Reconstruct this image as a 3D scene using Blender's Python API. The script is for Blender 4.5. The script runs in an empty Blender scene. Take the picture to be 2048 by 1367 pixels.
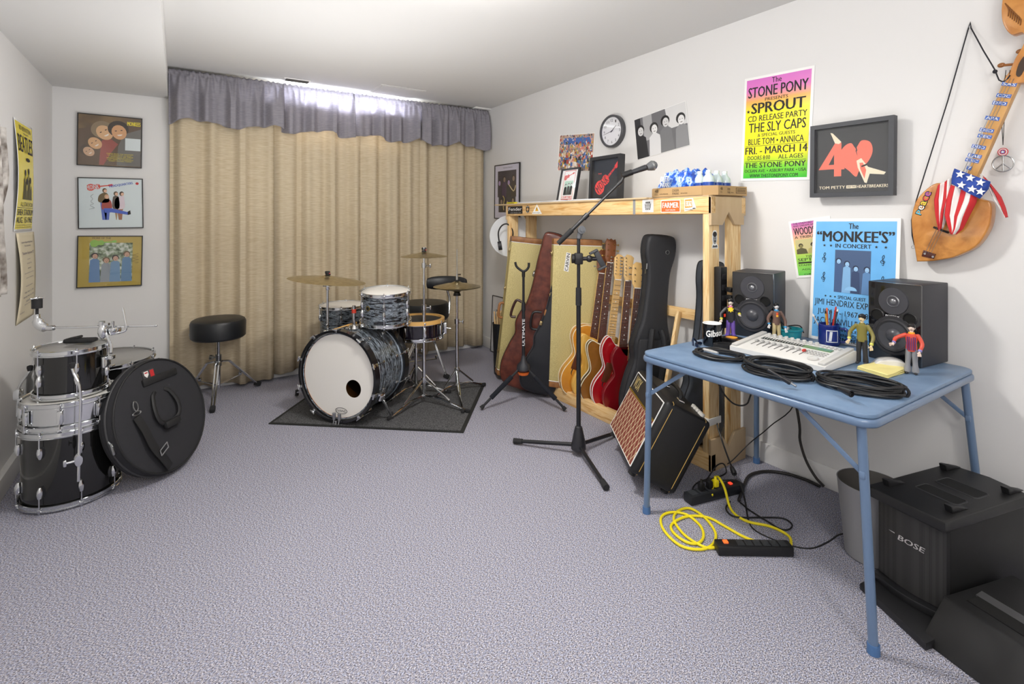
import bpy, bmesh, math, random
from mathutils import Vector as V, Matrix as M, Euler
R = math.radians; PI = math.pi
random.seed(7)
S = bpy.context.scene; COL = S.collection
# ------------------------------------------------------------------ camera
TH = R(33.1); ST, CT = math.sin(TH), math.cos(TH)
CH = 1.30; F = 1024.0; HY = 439.0
cd = bpy.data.cameras.new('camera'); cam = bpy.data.objects.new('camera', cd); COL.objects.link(cam)
cam.location = (0, 0, CH); cam.rotation_euler = (PI/2, 0, -TH)
cd.sensor_width = 36; cd.lens = 36*F/2048; cd.shift_y = (HY-683.5)/2048; cd.clip_start = .02
S.camera = cam
# ------------------------------------------------------------------ world, lights, exposure
wd = bpy.data.worlds.new('world'); S.world = wd; wd.use_nodes = True
wd.node_tree.nodes['Background'].inputs[0].default_value = (.85, .93, 1, 1)
wd.node_tree.nodes['Background'].inputs[1].default_value = 4.0
S.view_settings.view_transform = 'Standard'; S.view_settings.look = 'None'
S.view_settings.gamma = 1; S.view_settings.use_curve_mapping = False
S.view_settings.exposure = -0.05
def lamp(name, kind, loc, power, col=(1, 1, 1), size=.2, rot=(0, 0, 0), **k):
    d = bpy.data.lights.new(name, kind); d.energy = power; d.color = col
    if kind == 'AREA':
        d.size = size
        for a, b in k.items(): setattr(d, a, b)
    elif kind in ('POINT', 'SPOT'): d.shadow_soft_size = size
    o = bpy.data.objects.new(name, d); COL.objects.link(o); o.location = loc; o.rotation_euler = rot
    return o
LP1 = (1.02, 1.86)      # ceiling lamp just above the frame
LP2 = (.95, -.35)       # unseen fill lamps added behind the camera
LP3 = (.25, -1.3)
WARM = (1, .97, .93)
lamp('overhead_glow', 'POINT', (LP1[0], LP1[1], 2.22), 14, WARM, .12)
lp = lamp('ceiling_lamp_beam', 'SPOT', (LP1[0], LP1[1], 2.30), 110, WARM, .13); lp.data.spot_size = R(168); lp.data.spot_blend = .5
lamp('overhead_glow', 'POINT', (LP2[0], LP2[1], 2.22), 22, WARM, .12)  # fill from an added, unseen overhead lamp
lamp('overhead_glow', 'POINT', (LP3[0], LP3[1], 2.22), 26, WARM, .12)  # second added fill, also out of view
lamp('ceiling_fill', 'AREA', (.9, .8, 1.1), 12, (1, .99, .98), 1.5, (R(180), 0, 0), shape='DISK')  # added disc aimed upward to brighten the ceiling, no real flash
lamp('ceiling_fill', 'AREA', (.7, 2.9, 1.1), 20, (1, .99, .98), 1.2, (R(180), 0, 0), shape='DISK')  # added far disc, lifts the dim ceiling and left side
lamp('camera_flash', 'AREA', (.25, -.25, 1.75), 13, (1, .99, .98), .5, (R(78), 0, -R(14)), shape='DISK')
lamp('daylight', 'AREA', (1.28, 4.98, 2.2), 260, (.9, .96, 1), 1.4, (R(-90), 0, 0), shape='RECTANGLE', size_y=.5)
# ------------------------------------------------------------------ pixel geometry (points on real planes)
def ray(px):
    u = (px-1024)/F
    return ST+CT*u, CT-ST*u
def cw(t, lat, z=0): return V((ST*t+CT*lat, CT*t-ST*lat, z))
def G(px, py, z=0):
    t = (CH-z)*F/(py-HY); a, b = ray(px); return V((a*t, b*t, z))
def PX(px, py, X):
    a, b = ray(px); t = X/a; return V((X, b*t, CH-(py-HY)*t/F))
def PY(px, py, Y):
    a, b = ray(px); t = Y/b; return V((a*t, Y, CH-(py-HY)*t/F))
def PT(px, py, t):
    u = (px-1024)/F; return cw(t, u*t, CH-(py-HY)*t/F)
def depth(p): return ST*p[0]+CT*p[1]
def HZ(p, py): return CH-(py-HY)*depth(p)/F
# ------------------------------------------------------------------ materials
def srgb(h):
    if isinstance(h, str):
        h = h.lstrip('#'); h = [int(h[i:i+2], 16)/255 for i in (0, 2, 4)]
        return tuple((c/12.92 if c <= .04045 else ((c+.055)/1.055)**2.4) for c in h)
    return tuple(h)
MC = {}
def mat(col='#ffffff', rough=.5, metal=0, **k):
    key = (str(col), rough, metal, str(sorted(k.items())))
    if key in MC: return MC[key]
    m = bpy.data.materials.new('mat_'+str(col).strip('#')); m.use_nodes = True
    nt = m.node_tree; b = nt.nodes['Principled BSDF']; c = srgb(col)
    b.inputs['Base Color'].default_value = (*c, 1); b.inputs['Roughness'].default_value = rough
    b.inputs['Metallic'].default_value = metal
    if 'coat' in k: b.inputs['Coat Weight'].default_value = k['coat']; b.inputs['Coat Roughness'].default_value = .05
    if 'spec' in k: b.inputs['Specular IOR Level'].default_value = k['spec']
    if 'emit' in k:
        b.inputs['Emission Color'].default_value = (*c, 1); b.inputs['Emission Strength'].default_value = k['emit']
    if 'trans' in k: b.inputs['Transmission Weight'].default_value = k['trans']
    if 'sheen' in k: b.inputs['Sheen Weight'].default_value = k['sheen']
    N, L = nt.nodes, nt.links
    if 'noise' in k or 'bump' in k or 'wood' in k or 'pearl' in k:
        tc = N.new('ShaderNodeTexCoord'); mp = N.new('ShaderNodeMapping'); L.new(tc.outputs['Object'], mp.inputs[0])
        mp.inputs['Scale'].default_value = k.get('stretch', (1, 1, 1))
    def ramp(src, stops):
        r = N.new('ShaderNodeValToRGB'); e = r.color_ramp.elements
        while len(e) < len(stops): e.new(.5)
        for i, (p, cc) in enumerate(stops): e[i].position = p; e[i].color = (*srgb(cc), 1)
        L.new(src, r.inputs[0]); return r.outputs[0]
    if 'noise' in k:
        sc, stops = k['noise']; n = N.new('ShaderNodeTexNoise'); n.inputs['Scale'].default_value = sc
        n.inputs['Detail'].default_value = k.get('detail', 3); L.new(mp.outputs[0], n.inputs[0])
        L.new(ramp(n.outputs[0], stops), b.inputs['Base Color'])
    if 'wood' in k:
        sc, stops = k['wood']
        n = N.new('ShaderNodeTexNoise'); n.inputs['Scale'].default_value = sc; n.inputs['Detail'].default_value = 4
        n.inputs['Distortion'].default_value = .6
        L.new(mp.outputs[0], n.inputs[0]); L.new(ramp(n.outputs[0], stops), b.inputs['Base Color'])
    if 'pearl' in k:
        w = N.new('ShaderNodeTexNoise'); w.inputs['Scale'].default_value = 14; w.inputs['Detail'].default_value = 6
        w.inputs['Distortion'].default_value = 1.2; L.new(mp.outputs[0], w.inputs[0])
        L.new(ramp(w.outputs[0], k['pearl']), b.inputs['Base Color'])
    if 'bump' in k:
        sc, st = k['bump']; n = N.new('ShaderNodeTexNoise'); n.inputs['Scale'].default_value = sc; n.inputs['Detail'].default_value = 2
        L.new(mp.outputs[0], n.inputs[0]); bp = N.new('ShaderNodeBump'); bp.inputs['Strength'].default_value = st
        bp.inputs['Distance'].default_value = .002; L.new(n.outputs[0], bp.inputs['Height']); L.new(bp.outputs[0], b.inputs['Normal'])
    MC[key] = m; return m
def carpet_mat(stops, scale, name, fine=None):
    m = bpy.data.materials.new(name); m.use_nodes = True; nt = m.node_tree; N, L = nt.nodes, nt.links
    b = N['Principled BSDF']; b.inputs['Roughness'].default_value = .95; b.inputs['Specular IOR Level'].default_value = .1
    tc = N.new('ShaderNodeTexCoord'); mp = N.new('ShaderNodeMapping'); mp.inputs['Scale'].default_value = (1, 1.7, 1)
    mp.inputs['Rotation'].default_value = (0, 0, R(35)); L.new(tc.outputs['Object'], mp.inputs[0])
    n = N.new('ShaderNodeTexNoise'); n.inputs['Scale'].default_value = scale; n.inputs['Detail'].default_value = 2; n.inputs['Roughness'].default_value = .7
    L.new(mp.outputs[0], n.inputs[0])
    r = N.new('ShaderNodeValToRGB'); e = r.color_ramp.elements
    while len(e) < len(stops): e.new(.5)
    for i, (p, c) in enumerate(stops): e[i].position = p; e[i].color = (*srgb(c), 1)
    L.new(n.outputs[0], r.inputs[0])
    n2 = N.new('ShaderNodeTexNoise'); n2.inputs['Scale'].default_value = scale*.7; n2.inputs['Detail'].default_value = 1
    L.new(tc.outputs['Object'], n2.inputs[0])
    r2 = N.new('ShaderNodeValToRGB'); r2.color_ramp.elements[0].position = .42; r2.color_ramp.elements[1].position = .6
    r2.color_ramp.elements[0].color = (*srgb((fine or ('#b8b4b2', '#a9b2cc'))[0]), 1); r2.color_ramp.elements[1].color = (*srgb((fine or ('#b8b4b2', '#a9b2cc'))[1]), 1)
    L.new(n2.outputs[0], r2.inputs[0])
    mx = N.new('ShaderNodeMix'); mx.data_type = 'RGBA'; mx.blend_type = 'MULTIPLY'; mx.inputs[0].default_value = .55
    L.new(r.outputs[0], mx.inputs[6]); L.new(r2.outputs[0], mx.inputs[7]); L.new(mx.outputs[2], b.inputs['Base Color'])
    bp = N.new('ShaderNodeBump'); bp.inputs['Strength'].default_value = .5; bp.inputs['Distance'].default_value = .004
    L.new(n.outputs[0], bp.inputs['Height']); L.new(bp.outputs[0], b.inputs['Normal'])
    return m
def pane_mat():
    m = bpy.data.materials.new('glass_pane'); m.use_nodes = True; N, L = m.node_tree.nodes, m.node_tree.links
    N.remove(N['Principled BSDF']); g = N.new('ShaderNodeBsdfGlossy'); g.inputs['Roughness'].default_value = .03
    t = N.new('ShaderNodeBsdfTransparent'); f = N.new('ShaderNodeLayerWeight'); f.inputs[0].default_value = .5; x = N.new('ShaderNodeMixShader')
    pw = N.new('ShaderNodeMath'); pw.operation = 'POWER'; pw.inputs[1].default_value = 4; L.new(f.outputs[1], pw.inputs[0])
    ad = N.new('ShaderNodeMath'); ad.operation = 'MULTIPLY_ADD'; ad.inputs[1].default_value = .6; ad.inputs[2].default_value = .03; L.new(pw.outputs[0], ad.inputs[0])
    L.new(ad.outputs[0], x.inputs[0]); L.new(t.outputs[0], x.inputs[1]); L.new(g.outputs[0], x.inputs[2]); L.new(x.outputs[0], N['Material Output'].inputs[0])
    return m
def cloth_mat(col, tr, sc, stretch=(1, 1, 1), col2=None, amt=.35):
    m = bpy.data.materials.new('cloth'); m.use_nodes = True; N, L = m.node_tree.nodes, m.node_tree.links
    N.remove(N['Principled BSDF']); d = N.new('ShaderNodeBsdfDiffuse'); t = N.new('ShaderNodeBsdfTranslucent'); x = N.new('ShaderNodeMixShader')
    x.inputs[0].default_value = tr
    tc = N.new('ShaderNodeTexCoord'); mp = N.new('ShaderNodeMapping'); mp.inputs['Scale'].default_value = stretch; L.new(tc.outputs['Object'], mp.inputs[0])
    n = N.new('ShaderNodeTexNoise'); n.inputs['Scale'].default_value = sc; n.inputs['Detail'].default_value = 2; L.new(mp.outputs[0], n.inputs[0])
    r = N.new('ShaderNodeValToRGB'); r.color_ramp.elements[0].position = amt; r.color_ramp.elements[1].position = 1-amt
    r.color_ramp.elements[0].color = (*srgb(col), 1); r.color_ramp.elements[1].color = (*srgb(col2 or col), 1); L.new(n.outputs[0], r.inputs[0])
    L.new(r.outputs[0], d.inputs[0]); L.new(r.outputs[0], t.inputs[0]); L.new(d.outputs[0], x.inputs[1]); L.new(t.outputs[0], x.inputs[2])
    L.new(x.outputs[0], N['Material Output'].inputs[0]); return m
CHROME = mat('#d8dadc', .12, 1); STEEL = mat('#a9abad', .28, 1); BLK = mat('#151517', .45); BLKM = mat('#1c1c1e', .7)
BLKG = mat('#0c0c0e', .12, coat=.6); RUB = mat('#202022', .8); WHITE = mat('#f0efec', .6); GOLD = mat('#c8a860', .3, 1)
PAPER = mat('#f1f1ef', .55); FRAME = mat('#1d1a1b', .4); INK = mat('#1c1718', .6); GREYF = mat('#3b3d42', .5)
PINE = mat('#e2b878', .5, wood=(9, [(.3, '#d9a866'), (.5, '#ecca92'), (.7, '#c9924c')]), stretch=(6, .5, 6))
PINEV = mat('#e2b879', .5, wood=(9, [(.3, '#dcb276'), (.5, '#efd3a0'), (.7, '#cf9c5a')]), stretch=(7, 7, .5))
PLY = mat('#c9b08c', .65, noise=(3, [(.3, '#bfa27c'), (.7, '#d0b893')]), stretch=(3, 3, 1))
PANE = pane_mat()
# ------------------------------------------------------------------ mesh builder
def spline(pts, n=6, closed=True):
    P = [V(p) for p in pts]; out = []; N_ = len(P); rng = N_ if closed else N_-1
    for i in range(rng):
        if closed: a, b, c, d = P[i-1], P[i], P[(i+1) % N_], P[(i+2) % N_]
        else: a, b, c, d = P[max(i-1, 0)], P[i], P[i+1], P[min(i+2, N_-1)]
        for j in range(n):
            t = j/n
            out.append(.5*((2*b)+(c-a)*t+(2*a-5*b+4*c-d)*t*t+(3*b-a-3*c+d)*t**3))
    if not closed: out.append(P[-1])
    return out
def basis(d):
    d = V(d).normalized(); u = V((0, 0, 1)) if abs(d.z) < .9 else V((1, 0, 0))
    x = d.cross(u).normalized(); return x, d.cross(x).normalized()
def wmx(o):
    m = o.matrix_basis.copy()
    while o.parent: o = o.parent; m = o.matrix_basis @ m
    return m
class MB:
    def __init__(s): s.bm = bmesh.new(); s.mats = []; s.mi = 0
    def m(s, mt):
        if mt not in s.mats: s.mats.append(mt)
        s.mi = s.mats.index(mt); return s
    def _new(s, vs, fs, mx=None):
        if mx is not None: vs = [mx @ V(v) for v in vs]
        bv = [s.bm.verts.new(v) for v in vs]; out = []
        for f in fs:
            try: fc = s.bm.faces.new([bv[i] for i in f]); fc.material_index = s.mi; out.append(fc)
            except ValueError: pass
        return s
    def box(s, c, d, rot=(0, 0, 0), bev=0, mx=None, seg=2):
        t = bmesh.new(); bmesh.ops.create_cube(t, size=1)
        for v in t.verts: v.co = V((v.co.x*d[0], v.co.y*d[1], v.co.z*d[2]))
        if bev: bmesh.ops.bevel(t, geom=list(t.edges), offset=min(bev, min(d)*.49), segments=seg, profile=.5, affect='EDGES')
        mm = M.Translation(c) @ Euler(rot).to_matrix().to_4x4()
        if mx is not None: mm = mx @ mm
        t.verts.index_update(); s._new([v.co.copy() for v in t.verts], [[v.index for v in f.verts] for f in t.faces], mm); t.free(); return s
    def bb(s, a, b, bev=0, mx=None):
        a, b = V(a), V(b); return s.box((a+b)/2, [abs(x) for x in (b-a)], bev=bev, mx=mx)
    def cyl(s, a, b, r0, r1=None, n=16, cap=True, mx=None):
        r1 = r0 if r1 is None else r1; a, b = V(a), V(b); x, y = basis(b-a); vs = []
        for p, r in ((a, r0), (b, r1)):
            for i in range(n): an = 2*PI*i/n; vs.append(p+x*r*math.cos(an)+y*r*math.sin(an))
        fs = [(i, (i+1) % n, n+(i+1) % n, n+i) for i in range(n)]
        if cap: fs += [tuple(range(n))[::-1], tuple(range(n, 2*n))]
        return s._new(vs, fs, mx)
    def lathe(s, prof, n=32, mx=None, closed=False):
        vs, fs = [], []
        for r, z in prof:
            for i in range(n): an = 2*PI*i/n; vs.append((r*math.cos(an), r*math.sin(an), z))
        k = len(prof)
        for j in range(k if closed else k-1):
            for i in range(n):
                a, b = j*n, ((j+1) % k)*n; fs.append((a+i, a+(i+1) % n, b+(i+1) % n, b+i))
        t = bmesh.new(); bv = [t.verts.new(v) for v in vs]
        for f in fs: t.faces.new([bv[i] for i in f])
        bmesh.ops.remove_doubles(t, verts=t.verts, dist=1e-6); t.verts.index_update()
        s._new([v.co.copy() for v in t.verts], [[v.index for v in f.verts] for f in t.faces], mx); t.free(); return s
    def sph(s, c, r, n=16, mx=None, sc=(1, 1, 1)):
        k = n//2; mm = M.Translation(c) @ M.Diagonal((*sc, 1)); mm = mx @ mm if mx is not None else mm
        return s.lathe([(r*math.sin(PI*i/k), -r*math.cos(PI*i/k)) for i in range(k+1)], n, mm)
    def torus(s, c, Rr, r, n=32, k=8, mx=None):
        mm = M.Translation(c); mm = mx @ mm if mx is not None else mm
        return s.lathe([(Rr+r*math.cos(2*PI*i/k), r*math.sin(2*PI*i/k)) for i in range(k)], n, mm, closed=True)
    def tube(s, pts, r, n=8, closed=False, mx=None, sm=0):
        P = [V(p) for p in pts]
        if sm: P = spline(P, sm, closed)
        rr = r if isinstance(r, (list, tuple)) else [r]*len(P)
        if len(rr) != len(P): rr = [rr[min(int(i*len(rr)/len(P)), len(rr)-1)] for i in range(len(P))]
        k = len(P); vs = []; x = None
        for i, p in enumerate(P):
            a = P[i-1] if (i or closed) else p; b = P[(i+1) % k] if (i < k-1 or closed) else p
            d = (b-a); d = d.normalized() if d.length > 1e-9 else V((0, 0, 1))
            if x is None: x, y = basis(d)
            else:
                x = (x-d*x.dot(d)); x = x.normalized() if x.length > 1e-6 else basis(d)[0]; y = d.cross(x)
            for j in range(n): an = 2*PI*j/n; vs.append(p+x*rr[i]*math.cos(an)+y*rr[i]*math.sin(an))
        fs = []
        for i in range(k if closed else k-1):
            for j in range(n): a, b = i*n, ((i+1) % k)*n; fs.append((a+j, a+(j+1) % n, b+(j+1) % n, b+j))
        if not closed: fs += [tuple(range(n))[::-1], tuple(range((k-1)*n, k*n))]
        return s._new(vs, fs, mx)
    def prism(s, poly, d0, d1, mx=None, bev=0, seg=2):
        """poly in local xy, extruded along z from d0 to d1"""
        t = bmesh.new(); n = len(poly)
        a = [t.verts.new((p[0], p[1], d0)) for p in poly]; b = [t.verts.new((p[0], p[1], d1)) for p in poly]
        t.faces.new(a[::-1]); t.faces.new(b)
        for i in range(n): t.faces.new((a[i], a[(i+1) % n], b[(i+1) % n], b[i]))
        bmesh.ops.recalc_face_normals(t, faces=t.faces)
        if bev:
            ed = [e for e in t.edges if (e.verts[0].co.z == e.verts[1].co.z)]
            bmesh.ops.bevel(t, geom=ed, offset=bev, segments=seg, profile=.5, affect='EDGES')
        t.verts.index_update(); s._new([v.co.copy() for v in t.verts], [[v.index for v in f.verts] for f in t.faces], mx); t.free(); return s
    def poly(s, pts, mx=None): return s._new([V((*p, 0)) if len(p) == 2 else V(p) for p in pts], [tuple(range(len(pts)))], mx)
    def grid(s, fn, nu, nv, mx=None):
        vs = [fn(i/nu, j/nv) for i in range(nu+1) for j in range(nv+1)]
        fs = [(i*(nv+1)+j, (i+1)*(nv+1)+j, (i+1)*(nv+1)+j+1, i*(nv+1)+j+1) for i in range(nu) for j in range(nv)]
        return s._new(vs, fs, mx)
    def mesh(s, me, mx): return s._new([v.co.copy() for v in me.vertices], [tuple(p.vertices) for p in me.polygons], mx)
    def text(s, st, x0, x1, y0, y1, mx, z=.0006, bold=0, font=None, extr=0):
        """string fitted into the box x0..x1, y0..y1 of the local xy plane"""
        me = textmesh(st, 0)
        if not me or not len(me.vertices): return s
        xs = [v.co.x for v in me.vertices]; ys = [v.co.y for v in me.vertices]
        a, b, c, d = min(xs), max(xs), min(ys), max(ys); sx = (x1-x0)/max(b-a, 1e-6); sy = (y1-y0)/max(d-c, 1e-6)
        for k in ((0,) if bold < .015 else (-1, 1)):
            dx = k*min(bold, .05)*sy*.55
            s.mesh(me, mx @ M.Translation((x0-a*sx+dx, y0-c*sy, z+.00002*k)) @ M.Diagonal((sx, sy, 1, 1)))
        return s
    def build(s, name, mt=None, parent=None, ang=35, world=False, solid=0):
        me = bpy.data.meshes.new(name)
        if world and parent is not None:
            s.bm.transform(wmx(parent).inverted())
        bmesh.ops.recalc_face_normals(s.bm, faces=s.bm.faces)
        s.bm.to_mesh(me); s.bm.free()
        for x in (s.mats or [mt or WHITE]): me.materials.append(x)
        if mt is not None and s.mats and False: pass
        me.shade_smooth(); me.set_sharp_from_angle(angle=R(ang))
        o = bpy.data.objects.new(name, me); COL.objects.link(o)
        if parent is not None: o.parent = parent
        if solid:
            md = o.modifiers.new('s', 'SOLIDIFY'); md.thickness = solid; md.offset = 0
        return o
TMC = {}
def textmesh(st, bold=0):
    k = (st, bold)
    if k not in TMC:
        c = bpy.data.curves.new('t', 'FONT'); c.body = st; c.size = 1; c.offset = bold; c.resolution_u = 2
        o = bpy.data.objects.new('t', c); TMC[k] = bpy.data.meshes.new_from_object(o); bpy.data.objects.remove(o)
    return TMC[k]
def star(cx, cy, r, rot=0, n=5, q=.42):
    return [(cx+(r if i % 2 == 0 else r*q)*math.sin(rot+PI*i/n), cy+(r if i % 2 == 0 else r*q)*math.cos(rot+PI*i/n)) for i in range(2*n)]
def circ(cx, cy, rx, ry=None, n=24, a0=0): ry = ry or rx; return [(cx+rx*math.cos(a0+2*PI*i/n), cy+ry*math.sin(a0+2*PI*i/n)) for i in range(n)]
def thing(name, label, cat, loc=(0, 0, 0), rot=(0, 0, 0), group=None):
    o = bpy.data.objects.new(name, None); COL.objects.link(o); o.empty_display_size = .05
    o.location = loc; o.rotation_euler = rot; o['label'] = label; o['category'] = cat
    if group: o['group'] = group
    return o
def tag(o, label, cat, group=None):
    o['label'] = label; o['category'] = cat
    if group: o['group'] = group
    return o
def struct(o): o['kind'] = 'structure'; return o
def copy_tree(o, parent=None):
    c = o.copy(); COL.objects.link(c)
    if parent is not None: c.parent = parent
    for ch in list(o.children): copy_tree(ch, c)
    return c
def frame_mx(o, xd, yd):
    x = V(xd).normalized(); y = V(yd); y = (y-x*y.dot(x)).normalized(); z = x.cross(y)
    m = M((x, y, z)).transposed().to_4x4(); m.translation = V(o); return m
# ------------------------------------------------------------------ room shell
XR, XL, YB, YF, ZC, ZS, XS = 2.645, -.715, 4.606, -2.2, 2.42, 2.205, -.064
wallm = mat('#dfdedd', .6, bump=(60, .05)); ceilm = mat('#d6d5d3', .75); trimm = mat('#ecebe9', .45)
CARP = carpet_mat([(.34, '#3a363c'), (.44, '#8b888f'), (.55, '#bbb9c0'), (.67, '#f4f2f6')], 190, 'carpet_speckled', ('#e0dcde', '#c0cff2'))
struct(MB().bb((XL-.1, YF-.1, -.1), (XR+.1, YB+.1, 0)).build('floor', CARP))
struct(MB().bb((XL-.1, YF-.1, ZC), (XR+.1, YB+.1, ZC+.1)).build('ceiling', ceilm))
struct(MB().bb((XR, YF-.1, 0), (XR+.1, YB+.1, ZC)).build('wall_right', wallm))
struct(MB().bb((XL-.1, YF-.1, 0), (XL, YB+.1, ZC)).build('wall_left', wallm))
struct(MB().bb((XL, YF-.1, 0), (XR, YF, ZC)).build('wall_front', wallm))
WX0, WX1, WZ0, WZ1 = PY(572, 200, YB).x, PY(800, 200, YB).x, 1.95, 2.39
b = MB(); b.bb((XL, YB, 0), (WX0, YB+.1, ZC)); b.bb((WX1, YB, 0), (XR, YB+.1, ZC)); b.bb((WX0, YB, 0), (WX1, YB+.1, WZ0)); b.bb((WX0, YB, WZ1), (WX1, YB+.1, ZC))
struct(b.build('wall_back', wallm))
w = struct(MB().bb((WX0, YB+.03, WZ0), (WX1, YB+.06, WZ0+.03)).bb((WX0, YB+.03, WZ1-.03), (WX1, YB+.06, WZ1)).bb((WX0, YB+.03, WZ0), (WX0+.03, YB+.06, WZ1)).bb((WX1-.03, YB+.03, WZ0), (WX1, YB+.06, WZ1)).bb(((WX0+WX1)/2-.02, YB+.03, WZ0), ((WX0+WX1)/2+.02, YB+.06, WZ1)).build('window_1', trimm))
MB().bb((WX0+.02, YB+.043, WZ0+.02), (WX1-.02, YB+.047, WZ1-.02)).build('pane', PANE, w)
struct(MB().bb((XL, YF, ZS), (XS, YB, ZC-.001)).build('trim_1', ceilm))      # boxed soffit along the left wall
def skirt(a, b): return MB().bb(a, b, bev=.003)
struct(skirt((XR-.014, YF, 0), (XR, YB, .105)).build('baseboard_right', trimm))
struct(skirt((XL, YB-.014, 0), (XR-.014, YB, .105)).build('baseboard_back', trimm))
struct(skirt((XL, YF, 0), (XL+.03, YB-.014, .1)).build('baseboard_left', trimm))
pts = [G(740, 183, ZC), G(762, 168, ZC), G(846, 181, ZC), G(822, 197, ZC)]
a = pts[0]; x0 = min(p.x for p in pts); x1 = max(p.x for p in pts); y0 = min(p.y for p in pts); y1 = max(p.y for p in pts)
struct(MB().bb((x0, y0, ZC-.004), (x1, y1, ZC)).bb((x0+.02, y0+.02, ZC-.006), (x1-.02, y1-.02, ZC)).build('trim_2', ceilm))
q = G(964, 217, ZC); struct(MB().bb((q.x-.1, q.y-.05, ZC-.012), (q.x+.1, q.y+.2, ZC), bev=.003).build('trim_3', trimm))
q = G(594, 160, ZC); t = thing('ceiling_vent', 'small rectangular air vent in the ceiling above the valance', 'vent', (q.x, q.y, ZC))
MB().box((0, 0, -.003), (.2, .07, .006)).build('vent_frame', trimm, t)
b = MB()
for i in range(5): b.box((0, -.024+.012*i, -.008), (.17, .004, .008), (R(35), 0, 0))
b.build('slat', mat('#4a4846', .6), t)
def dome(loc, lab):
    t = thing('ceiling_light', lab, 'lamp', (loc[0], loc[1], ZC))
    MB().lathe([(0, -.02), (.19, -.02), (.19, 0), (0, 0)]).build('lamp_base', trimm, t)
    MB().lathe([(.17, -.02), (.16, -.05), (.12, -.08), (.06, -.095), (0, -.1)]).build('lamp_shade', mat('#fffaf2', .4, emit=9), t)
dome(LP1, 'flush dome ceiling light over the middle of the room')
dome(LP2, 'added unseen dome fill light behind the camera'); dome(LP3, 'added unseen dome fill light nearest the left wall behind the camera')  # both fixtures are added for fill, out of view
# ------------------------------------------------------------------ curtains
TAN = cloth_mat('#d8cab0', .08, 60, (.3, .3, 6), '#c6b597'); LAV = cloth_mat('#b9b6bd', .4, 50, (.5, .5, 5), '#a9a6b0')
def cxp(px): return PY(px, 300, YB-.09).x
def wave(x, ph, a=1): return a*(.55*math.sin(x*34+ph)+.3*math.sin(x*61+1.7*ph+1)+.25*math.sin(x*17+2*ph))
rod = thing('curtain_rod', 'white curtain rod carrying the gathered valance along the ceiling', 'curtain rod', (1.3, YB-.1, ZC-.04))
MB().cyl((XS, YB-.1, ZC-.045), (XR-.02, YB-.1, ZC-.045), .011).build('rod', trimm, rod, world=True)
for x in (XS+.03, 1.3, XR-.05): MB().bb((x-.008, YB-.1, ZC-.055), (x+.008, YB, ZC-.035)).build('bracket', trimm, rod, world=True)
cs = [(XS+.01, cxp(548)), (cxp(541), cxp(724)), (cxp(719), cxp(846)), (cxp(841), XR-.03)]
cl = ['leftmost tan curtain panel beside the framed record covers', 'tan curtain panel behind the left cymbal and bass drum', 'tan curtain panel behind the tall cymbal stand', 'rightmost tan curtain panel by the room corner']
for i, (x0, x1) in enumerate(cs):
    zb = [.03, .045, .05, .04][i]; off = .0 if i % 2 else .012
    def fn(u, v, x0=x0, x1=x1, zb=zb, i=i, off=off):
        x = x0+(x1-x0)*u; g = .6+.5*(1-v)
        z = zb+.012*math.sin(x*9)+(2.25-zb-.01)*v
        return V((x, YB-.055-off-.020-.042*g*max(-1, min(1, 1.25*wave(x, i*1.3))), z))
    tag(MB().grid(fn, 150, 12).build('curtain', TAN, ang=80, solid=.002), cl[i], 'curtain', 'tan curtain panels on the back wall')
vs = [(XS+.005, cxp(566)), (cxp(562), cxp(706)), (cxp(703), cxp(842)), (cxp(838), XR-.012)]
vl = ['leftmost grey-lavender gathered valance piece next to the soffit', 'grey-lavender valance piece lit by the window at its left end', 'grey-lavender valance piece lit by the window, second from the corner', 'rightmost grey-lavender valance piece at the room corner']
for i, (x0, x1) in enumerate(vs):
    def fn(u, v, x0=x0, x1=x1, i=i):
        x = x0+(x1-x0)*u; zt = 2.40; zl = 2.02+.022*math.sin(x*13+i)+.01*math.sin(x*31)
        if v > .88:      # rod pocket and ruffle: a tube of small gathers
            a = (v-.88)/.12; y = YB-.128-.012*math.sin(a*PI)+.006*math.sin(x*210+3*a)+.004*math.sin(x*130)
            z = zl+(zt-zl)*v
            z += .004*math.sin(x*150)*(a)
        else:
            g = min(1, (.88-v)*2.4+.1)
            y = YB-.150-.044*g*max(-1.1, min(1.1, 1.3*wave(x*1.15, 2.1*i+.6)))-.012*(1-g)*math.sin(x*140)
            z = zl+(zt-zl)*v
        return V((x, y, z))
    tag(MB().grid(fn, 260, 22).build('valance', LAV, ang=80, solid=.0015), vl[i], 'valance', 'gathered valance pieces along the ceiling')
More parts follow.
